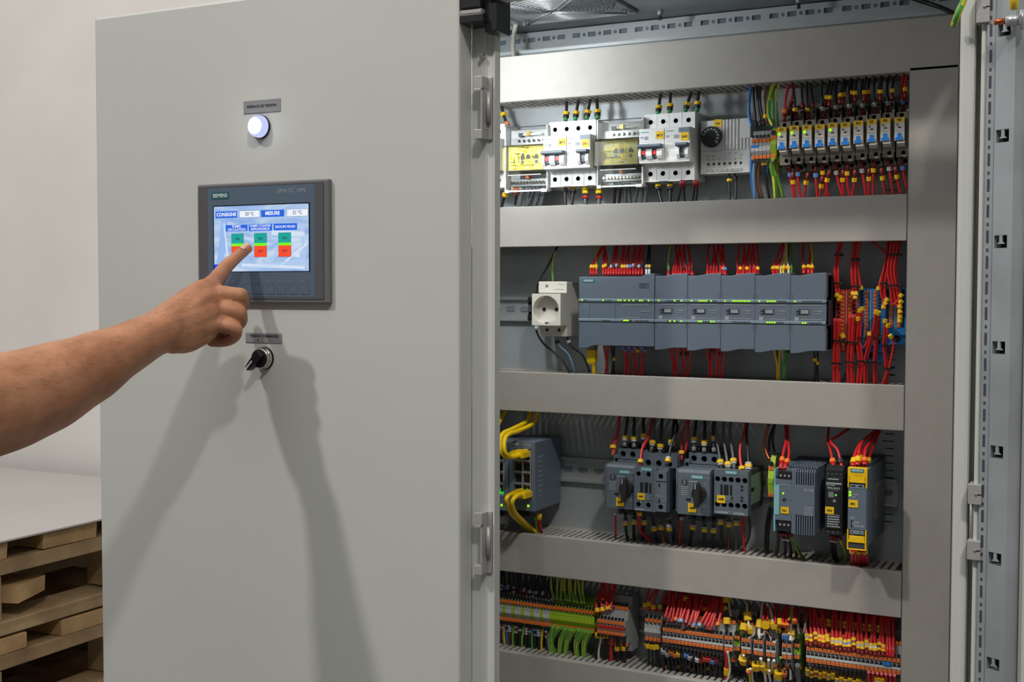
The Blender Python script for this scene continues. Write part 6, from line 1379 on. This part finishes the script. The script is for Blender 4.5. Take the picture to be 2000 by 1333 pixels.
for i in range(14):
    a = 165 + i * 72.0 + i * .2; y0 = 1030 + i * 9.2; hi = i < 7
    lo = y0 + (95 if hi else 130); m2 = (M_LGR, F_DRD, F_DRD, M_ORG, M_ORG, M_LGR, YL, M_LGR, M_LGR, M_BLU, M_BLU, YL, M_LGR, YL)[i]
    rows.append(W('k', [s11((a - 40 + rr.uniform(-8, 8), 1420)), s11((a - 22, lo + 120)), s11((a - 12, lo)), s11((a, y0))], .276, .252, .0016, ((.0125 + (.003 if i % 2 else 0) + (.005 if i > 6 else 0), YL, .0042, .0027), (.0165 + (.003 if i % 2 else 0) + (.005 if i > 6 else 0), m2, .0038, .0026), (.0205 + (.003 if i % 2 else 0) + (.005 if i > 6 else 0), YL if i not in (9, 10) else M_BLU, .0042, .0027))))
for i in range(14, 21):
    a = 165 + i * 73.2; y0 = 1030 + i * 9.2
    rows.append(W('r', [s11((a + (20 if i % 2 else 45) - (30 if i > 17 else 0), 1420)), s11((a + 12, y0 + 130)), s11((a + 8, y0 + 30)), s11((a, y0 + 4))], .262, .250, .0021, ((.0110, YL, .0045, .0036), (.0150, F_WHT, .0040, .0036)) if i in (16, 17) else ()))
group_wires('k', 'hanging from the long right-hand terminal row', rows, None)
# ================================================================== pointing arm
sk = bpy.data.materials.new('skin'); sk.use_nodes = True; nt = sk.node_tree; b_ = nt.nodes['Principled BSDF']
b_.inputs['Roughness'].default_value = .5; b_.inputs['Subsurface Weight'].default_value = .12; b_.inputs['Subsurface Radius'].default_value = (.006, .0025, .0012); b_.inputs['Subsurface Scale'].default_value = .6
b_.inputs['Specular IOR Level'].default_value = .35
tc = nt.nodes.new('ShaderNodeTexCoord'); n1 = nt.nodes.new('ShaderNodeTexNoise'); n1.inputs['Scale'].default_value = 26; n1.inputs['Detail'].default_value = 5
n2 = nt.nodes.new('ShaderNodeTexNoise'); n2.inputs['Scale'].default_value = 420; n2.inputs['Detail'].default_value = 3
mx = nt.nodes.new('ShaderNodeMix'); mx.data_type = 'RGBA'; mx.inputs[6].default_value = lin((160, 106, 76)) + (1,); mx.inputs[7].default_value = lin((188, 134, 100)) + (1,)
mr = nt.nodes.new('ShaderNodeMapRange'); mr.inputs[1].default_value = .32; mr.inputs[2].default_value = .68
bp = nt.nodes.new('ShaderNodeBump'); bp.inputs['Strength'].default_value = .22; bp.inputs['Distance'].default_value = .0008
nt.links.new(tc.outputs['Object'], n1.inputs['Vector']); nt.links.new(tc.outputs['Object'], n2.inputs['Vector']); nt.links.new(n1.outputs[0], mr.inputs[0]); nt.links.new(mr.outputs[0], mx.inputs[0])
nt.links.new(mx.outputs[2], b_.inputs['Base Color']); nt.links.new(n2.outputs[0], bp.inputs['Height']); nt.links.new(bp.outputs[0], b_.inputs['Normal'])
arm_mb = MB()
def ball(c, r, n=14):
    c = Vector(c); k = len(arm_mb.v); m = n // 2
    for i in range(m + 1):
        th = math.pi * i / m
        for j in range(n):
            ph = 2 * math.pi * j / n; arm_mb.v.append(tuple(c + Vector((math.sin(th) * math.cos(ph), math.sin(th) * math.sin(ph), math.cos(th))) * r))
    for i in range(m):
        for j in range(n):
            q = (j + 1) % n; arm_mb.face((k + i * n + j, k + (i + 1) * n + j, k + (i + 1) * n + q, k + i * n + q), sk, True)
def limb(pts, steps=10):
    """pts: (Vector, radius); overlapping balls along a smooth curve (fused into one skin below)"""
    P = [p for p, r in pts]; R = [r for p, r in pts]
    Q = [P[0] * 2 - P[1]] + P + [P[-1] * 2 - P[-2]]; RR = [R[0]] + R + [R[-1]]
    for i in range(1, len(Q) - 2):
        a, b, c, d = Q[i - 1:i + 3]; ra, rb = RR[i], RR[i + 1]
        n = max(3, int((c - b).length / (min(ra, rb) * .28)))
        for j in range(n + (1 if i == len(Q) - 3 else 0)):
            t = j / n
            p = .5 * ((2 * b) + (c - a) * t + (2 * a - 5 * b + 4 * c - d) * t * t + (3 * b - a - 3 * c + d) * t ** 3)
            ball(p, ra + (rb - ra) * (t * t * (3 - 2 * t)), 12)
def A3(px, py, Y, r): return (at(px, py, Y), r)
# index finger, straight, touching the screen
tip = at(482, 486, -.0165)
limb([A3(482.5, 486, -.0170, .0074), A3(470, 496, -.0235, .0080), A3(458, 506.5, -.0340, .0083), A3(446, 517, -.0440, .0092), A3(436, 528, -.0530, .0098), A3(424, 545, -.0690, .0112), A3(410, 563, -.0880, .0135)])
# middle finger: first bone towards the panel, then folded back into the palm
limb([A3(418, 578, -.0900, .0130), A3(432, 575, -.0870, .0114), A3(452, 576, -.0820, .0104), A3(470, 578, -.0760, .0104)])
limb([A3(470, 579, -.0755, .0102), A3(474, 593, -.0650, .0096), A3(465, 606, -.0570, .0092), A3(448, 611, -.0590, .0086), A3(432, 609, -.0680, .0080)])
# ring finger
limb([A3(418, 604, -.0960, .0130), A3(434, 604, -.0920, .0110), A3(452, 606, -.0870, .0100), A3(468, 611, -.0800, .0100)])
limb([A3(468, 612, -.0795, .0098), A3(470, 626, -.0700, .0092), A3(460, 637, -.0640, .0088), A3(444, 640, -.0680, .0082), A3(428, 636, -.0760, .0077)])
# little finger, its tip showing below the palm
limb([A3(412, 632, -.1030, .0118), A3(430, 634, -.0990, .0100), A3(448, 638, -.0940, .0092), A3(461, 643, -.0880, .0088)])
limb([A3(461, 644, -.0875, .0086), A3(459, 656, -.0800, .0080), A3(446, 665, -.0770, .0077), A3(430, 668, -.0800, .0074), A3(413, 668, -.0850, .0068)])
# thumb, hidden on the far side
limb([A3(352, 612, -.1250, .0170), A3(385, 590, -.0900, .0140), A3(412, 577, -.0600, .0112), A3(436, 578, -.0420, .0092)])
# back of the hand and palm
limb([A3(322, 632, -.1620, .0225), A3(360, 602, -.1300, .0205), A3(392, 575, -.1030, .0175), A3(412, 563, -.0880, .0142)])
limb([A3(322, 638, -.1620, .0230), A3(365, 614, -.1310, .0215), A3(397, 592, -.1080, .0180), A3(421, 580, -.0890, .0138)])
limb([A3(324, 645, -.1640, .0230), A3(366, 628, -.1340, .0215), A3(398, 613, -.1120, .0180), A3(420, 604, -.0960, .0136)])
limb([A3(326, 652, -.1640, .0225), A3(362, 644, -.1380, .0205), A3(394, 636, -.1160, .0170), A3(413, 632, -.1030, .0125)])
limb([A3(338, 664, -.1560, .0180), A3(362, 660, -.1360, .0195), A3(388, 652, -.1160, .0170), A3(405, 645, -.1050, .0140)])
limb([A3(345, 636, -.1350, .0200), A3(380, 620, -.1000, .0190), A3(408, 616, -.0780, .0165), A3(428, 628, -.0660, .0150), A3(440, 645, -.0620, .0120)])
limb([A3(360, 640, -.1300, .0190), A3(395, 640, -.0950, .0185), A3(425, 650, -.0720, .0130)])
# forearm: two overlapping bones so the section is oval, carried on past the frame to a bent elbow
limb([A3(322, 634, -.1640, .0220), A3(290, 650, -.1860, .0230), A3(240, 674, -.2180, .0260), A3(170, 706, -.2600, .0330), A3(85, 741, -.3120, .0405), A3(0, 768, -.3640, .0445), A3(-90, 790, -.4200, .0460), A3(-190, 806, -.4850, .0455)], 8)
limb([A3(324, 650, -.1640, .0215), A3(292, 668, -.1860, .0225), A3(242, 696, -.2180, .0265), A3(172, 736, -.2600, .0345), A3(85, 777, -.3120, .0425), A3(0, 806, -.3640, .0470), A3(-90, 828, -.4200, .0485), A3(-190, 842, -.4850, .0480)], 8)
limb([A3(323, 642, -.1700, .0225), A3(291, 659, -.1920, .0235), A3(241, 685, -.2250, .0275), A3(171, 721, -.2680, .0350), A3(85, 759, -.3200, .0430), A3(0, 787, -.3720, .0475), A3(-90, 809, -.4280, .0490), A3(-190, 824, -.4930, .0485)], 8)
el = at(-190, 824, -.485)
S_ = el + Vector((-.10, -.27, -.015))
limb([(el, .047), (el.lerp(S_, .5), .050), (S_, .056)])
base = at(-190, 824, -.485)
me = arm_mb.shift(-base).mesh('person')
tmp = bpy.data.objects.new('tmp', me); COL.objects.link(tmp)
def fuse(tmp, voxel, it):
    rm = tmp.modifiers.new('fuse', 'REMESH'); rm.mode = 'VOXEL'; rm.voxel_size = voxel; rm.adaptivity = 0
    s1 = tmp.modifiers.new('soften', 'SMOOTH'); s1.factor = .5; s1.iterations = it
    bpy.context.view_layer.update()
    m = bpy.data.meshes.new_from_object(tmp.evaluated_get(bpy.context.evaluated_depsgraph_get()))
    old = tmp.data; bpy.data.objects.remove(tmp); bpy.data.meshes.remove(old); return m
skin = fuse(tmp, .0019, 9)
import bmesh
bs_ = bmesh.new(); bs_.from_mesh(skin); wr = at(318, 640, -.166) - base; ax_ = (at(290, 660, -.186) - at(0, 790, -.364)).normalized()
for lim, it in ((.012, 6), (-.012, 14), (-.035, 30)):
    vv = [v for v in bs_.verts if (v.co - wr).dot(ax_) < lim]
    for _ in range(it): bmesh.ops.smooth_vert(bs_, verts=vv, factor=.6, use_axis_x=True, use_axis_y=True, use_axis_z=True)
bs_.to_mesh(skin); bs_.free()
# the rest of the standing figure, outside the frame: same skin mesh, clothes as children
BX, BY = S_.x - .185, S_.y - .02; SZ_ = S_.z
def blobs(rows, mb, n=20):
    """stacked ellipses (x, y, z, rx, ry) lofted into one closed volume"""
    k = len(mb.v)
    for x, y, z, rx, ry in rows:
        for i in range(n): a = 2 * math.pi * i / n; mb.v.append((x + rx * math.cos(a), y + ry * math.sin(a), z))
    for r in range(len(rows) - 1):
        for i in range(n): j = (i + 1) % n; mb.face((k + r * n + i, k + r * n + j, k + (r + 1) * n + j, k + (r + 1) * n + i), sk, True)
    mb.face([k + i for i in range(n)][::-1], sk); mb.face([k + (len(rows) - 1) * n + i for i in range(n)], sk)
arm_mb = MB()
zf = SZ_ / 1.38
def R_(z): return z * zf
blobs([(BX, BY, R_(.86), .120, .09), (BX, BY, R_(.92), .155, .110), (BX, BY, R_(1.05), .140, .098), (BX, BY, R_(1.22), .158, .110), (BX, BY - .005, R_(1.34), .160, .095), (BX, BY - .01, R_(1.41), .115, .070), (BX, BY - .01, R_(1.45), .062, .060), (BX, BY + .005, R_(1.52), .055, .058)], arm_mb)
limb([(S_, .056), (Vector((BX + .10, BY - .005, R_(1.365))), .066), (Vector((BX - .10, BY - .005, R_(1.365))), .066), (Vector((BX - .185, BY - .01, R_(1.36))), .056)])
for q in range(1): 
    hc = Vector((BX + .012, BY + .030, R_(1.60)))
    for dz, r in ((-.085, .046), (-.055, .060), (-.02, .072), (.02, .080), (.05, .080), (.08, .066)): ball(hc + Vector((0, -.012 if dz > -.03 else .012, dz)), r, 16); ball(hc + Vector((0, .018 if dz > -.06 else .024, dz)), r * .86, 16)
    limb([(hc + Vector((0, .088, .012)), .010), (hc + Vector((0, .100, -.018)), .014)]); ball(hc + Vector((-.078, -.005, -.005)), .020); ball(hc + Vector((.078, -.005, -.005)), .020)
    limb([(hc + Vector((-.022, .084, -.050)), .010), (hc + Vector((0, .092, -.050)), .011), (hc + Vector((.022, .084, -.050)), .010)])
LS = Vector((BX - .185, BY - .01, R_(1.36))); LE = LS + Vector((-.055, -.03, -.28)); LW = LE + Vector((-.005, .07, -.245))
limb([(LS, .056), (LS.lerp(LE, .5), .050), (LE, .043), (LE.lerp(LW, .35), .044), (LW, .029)])
limb([(LW, .028), (LW + Vector((0, .02, -.045)), .030), (LW + Vector((0, .032, -.085)), .026)])
for q, (dy, L) in enumerate(((.028, .070), (.010, .080), (-.008, .074), (-.024, .058))):
    s0 = LW + Vector((0, .032 + dy * .7, -.085)); limb([(s0, .0115), (s0 + Vector((.006, .006 + dy * .2, -L * .5)), .0098), (s0 + Vector((.020, .008 + dy * .2, -L)), .0080)])
limb([(LW + Vector((.010, .040, -.030)), .015), (LW + Vector((.018, .066, -.065)), .011), (LW + Vector((.020, .072, -.095)), .0088)])
for sx in (-.085, .085):
    limb([(Vector((BX + sx, BY, R_(.90))), .088), (Vector((BX + sx, BY + .01, R_(.68))), .078), (Vector((BX + sx, BY + .01, R_(.47))), .056), (Vector((BX + sx, BY - .01, R_(.30))), .054), (Vector((BX + sx, BY - .015, .10)), .038)])
    limb([(Vector((BX + sx, BY - .03, .055)), .036), (Vector((BX + sx * 1.1, BY + .12, .040)), .034), (Vector((BX + sx * 1.15, BY + .18, .034)), .026)])
t2 = bpy.data.objects.new('tmp', arm_mb.shift(-base).mesh('body')); COL.objects.link(t2)
body = fuse(t2, .0065, 6)
bm_ = bmesh.new(); bm_.from_mesh(skin); bm_.from_mesh(body); bm_.to_mesh(skin); bm_.free(); bpy.data.meshes.remove(body)
def cloth(name, build, m, voxel=.008, it=5):
    global arm_mb
    arm_mb = MB(); build(); t = bpy.data.objects.new('tmp', arm_mb.shift(-base).mesh(name)); COL.objects.link(t)
    me_ = fuse(t, voxel, it); me_.name = name; me_.materials.clear(); me_.materials.append(m); me_.polygons.foreach_set('use_smooth', [True] * len(me_.polygons)); return me_
def b_shirt():
    blobs([(BX, BY, R_(.84), .168, .122), (BX, BY, R_(.95), .170, .122), (BX, BY, R_(1.05), .158, .114), (BX, BY, R_(1.22), .172, .124), (BX, BY - .005, R_(1.34), .172, .108), (BX, BY - .01, R_(1.415), .128, .080), (BX, BY - .01, R_(1.435), .080, .070)], arm_mb)
    limb([(S_.lerp(el, .50), .062), (S_, .068), (Vector((BX + .10, BY - .005, R_(1.365))), .076), (Vector((BX - .10, BY - .005, R_(1.365))), .076), (LS, .068), (LS.lerp(LE, .5), .062)])
def b_trousers():
    blobs([(BX, BY, R_(.80), .150, .118), (BX, BY, R_(.92), .164, .118), (BX, BY, R_(.97), .160, .114)], arm_mb)
    for sx in (-.088, .088): limb([(Vector((BX + sx, BY, R_(.88))), .096), (Vector((BX + sx, BY + .01, R_(.68))), .088), (Vector((BX + sx, BY + .008, R_(.47))), .072), (Vector((BX + sx, BY - .01, R_(.30))), .070), (Vector((BX + sx, BY - .012, .11)), .064)])
def b_hair():
    for dz, r in ((.03, .084), (.055, .084), (.085, .070)): ball(hc + Vector((0, -.016, dz)), r, 16); ball(hc + Vector((0, .004, dz + .014)), r * .93, 16)
    ball(hc + Vector((0, -.045, -.02)), .058, 16)
PARTS_CLOTH = [('shirt', b_shirt, mat('shirt_grey', (70, 76, 84), .85, bump=.2, bscale=120)), ('trousers', b_trousers, mat('trouser_blue', (46, 54, 72), .85, bump=.2, bscale=150)), ('hair', b_hair, mat('hair_dark', (40, 30, 24), .6, bump=.3, bscale=400))]
def b_shoe(sx):
    def f(): limb([(Vector((BX + sx, BY - .045, .055)), .046), (Vector((BX + sx * 1.1, BY + .12, .046)), .045), (Vector((BX + sx * 1.15, BY + .19, .038)), .037)])
    return f
cl_meshes = [(n, cloth(n, f, m)) for n, f, m in PARTS_CLOTH] + [('shoe', cloth('shoe', b_shoe(sx), BLACKP)) for sx in (-.085, .085)]
skin.name = 'person'; skin.materials.clear(); skin.materials.append(sk)
skin.polygons.foreach_set('use_smooth', [True] * len(skin.polygons))
person = obj('person', skin, None, base); tag(person, 'bare right forearm and hand pressing the touch screen with the index finger', 'person')
for n, m in cl_meshes: obj(n, m, person)
eb_ = MB()
for sx in (-.030, .030):
    c_ = hc + Vector((sx, .076, .012)) - base; eb_.cyl((c_.x, c_.y - .004, c_.z), 'y', .0100, .008, F_WHT, 14).cyl((c_.x, c_.y + .004, c_.z), 'y', .0052, .001, DARK, 12)
part('eye', eb_, person)
# fingernail
nm = MB(); d1 = (at(482.5, 486, -.0170) - at(458, 506.5, -.034)).normalized(); up = Vector((.05, -.45, 1)); up = (up - d1 * up.dot(d1)).normalized(); sd = d1.cross(up)
c = at(480, 487.5, -.0185)
for i in range(5):
    for j in range(5):
        u = (i / 4 - .5) * .0115; a = (j / 4 - .5) * 1.7; rr_ = .00745 - .0006 * (i / 4)
        nm.v.append(tuple(c + d1 * (u + (.0012 * (1 - abs(j - 2) / 2) if i == 4 else 0)) + up * (rr_ * math.cos(a) - .0001) + sd * (rr_ * math.sin(a) * .92) - base))
for i in range(4):
    for j in range(4): nm.face((i * 5 + j, (i + 1) * 5 + j, (i + 1) * 5 + j + 1, i * 5 + j + 1), mat('fingernail', (212, 160, 134), .3, coat=.3), True)
part('fingernail', nm, person)
# fine hairs on the forearm
hm = MB(); hr = random.Random(5); HM = mat('arm_hair', (58, 42, 32), .5)
vs = skin.vertices; nv = len(vs); axis = (at(290, 660, -.186) - at(0, 790, -.364)).normalized(); cnt = 0
while cnt < 1500:
    v = vs[hr.randrange(nv)]; p = v.co + base; s = (p - at(0, 790, -.364)).dot(axis)
    if not (-.03 < s < .26) or v.normal.z < -.25 or hr.random() > .35 + .65 * max(0, v.normal.z): continue
    n = v.normal; t = (axis - n * axis.dot(n)).normalized(); t = (t + n.cross(t) * hr.uniform(-.5, .2) + Vector((0, 0, -.25))).normalized()
    L = hr.uniform(.005, .012); a0 = v.co - n * .0004; a1 = v.co + t * L * .55 + n * L * hr.uniform(.12, .24); a2 = v.co + t * L + n * L * hr.uniform(.10, .30); w = n.cross(t) * .000055
    k = len(hm.v); hm.v += [tuple(a0 - w), tuple(a0 + w), tuple(a1 + w), tuple(a1 - w), tuple(a2)]
    hm.face((k, k + 1, k + 2, k + 3), HM); hm.face((k + 3, k + 2, k + 4), HM); cnt += 1
ho_ = part('arm_hair', hm, person); ho_['kind'] = 'stuff'
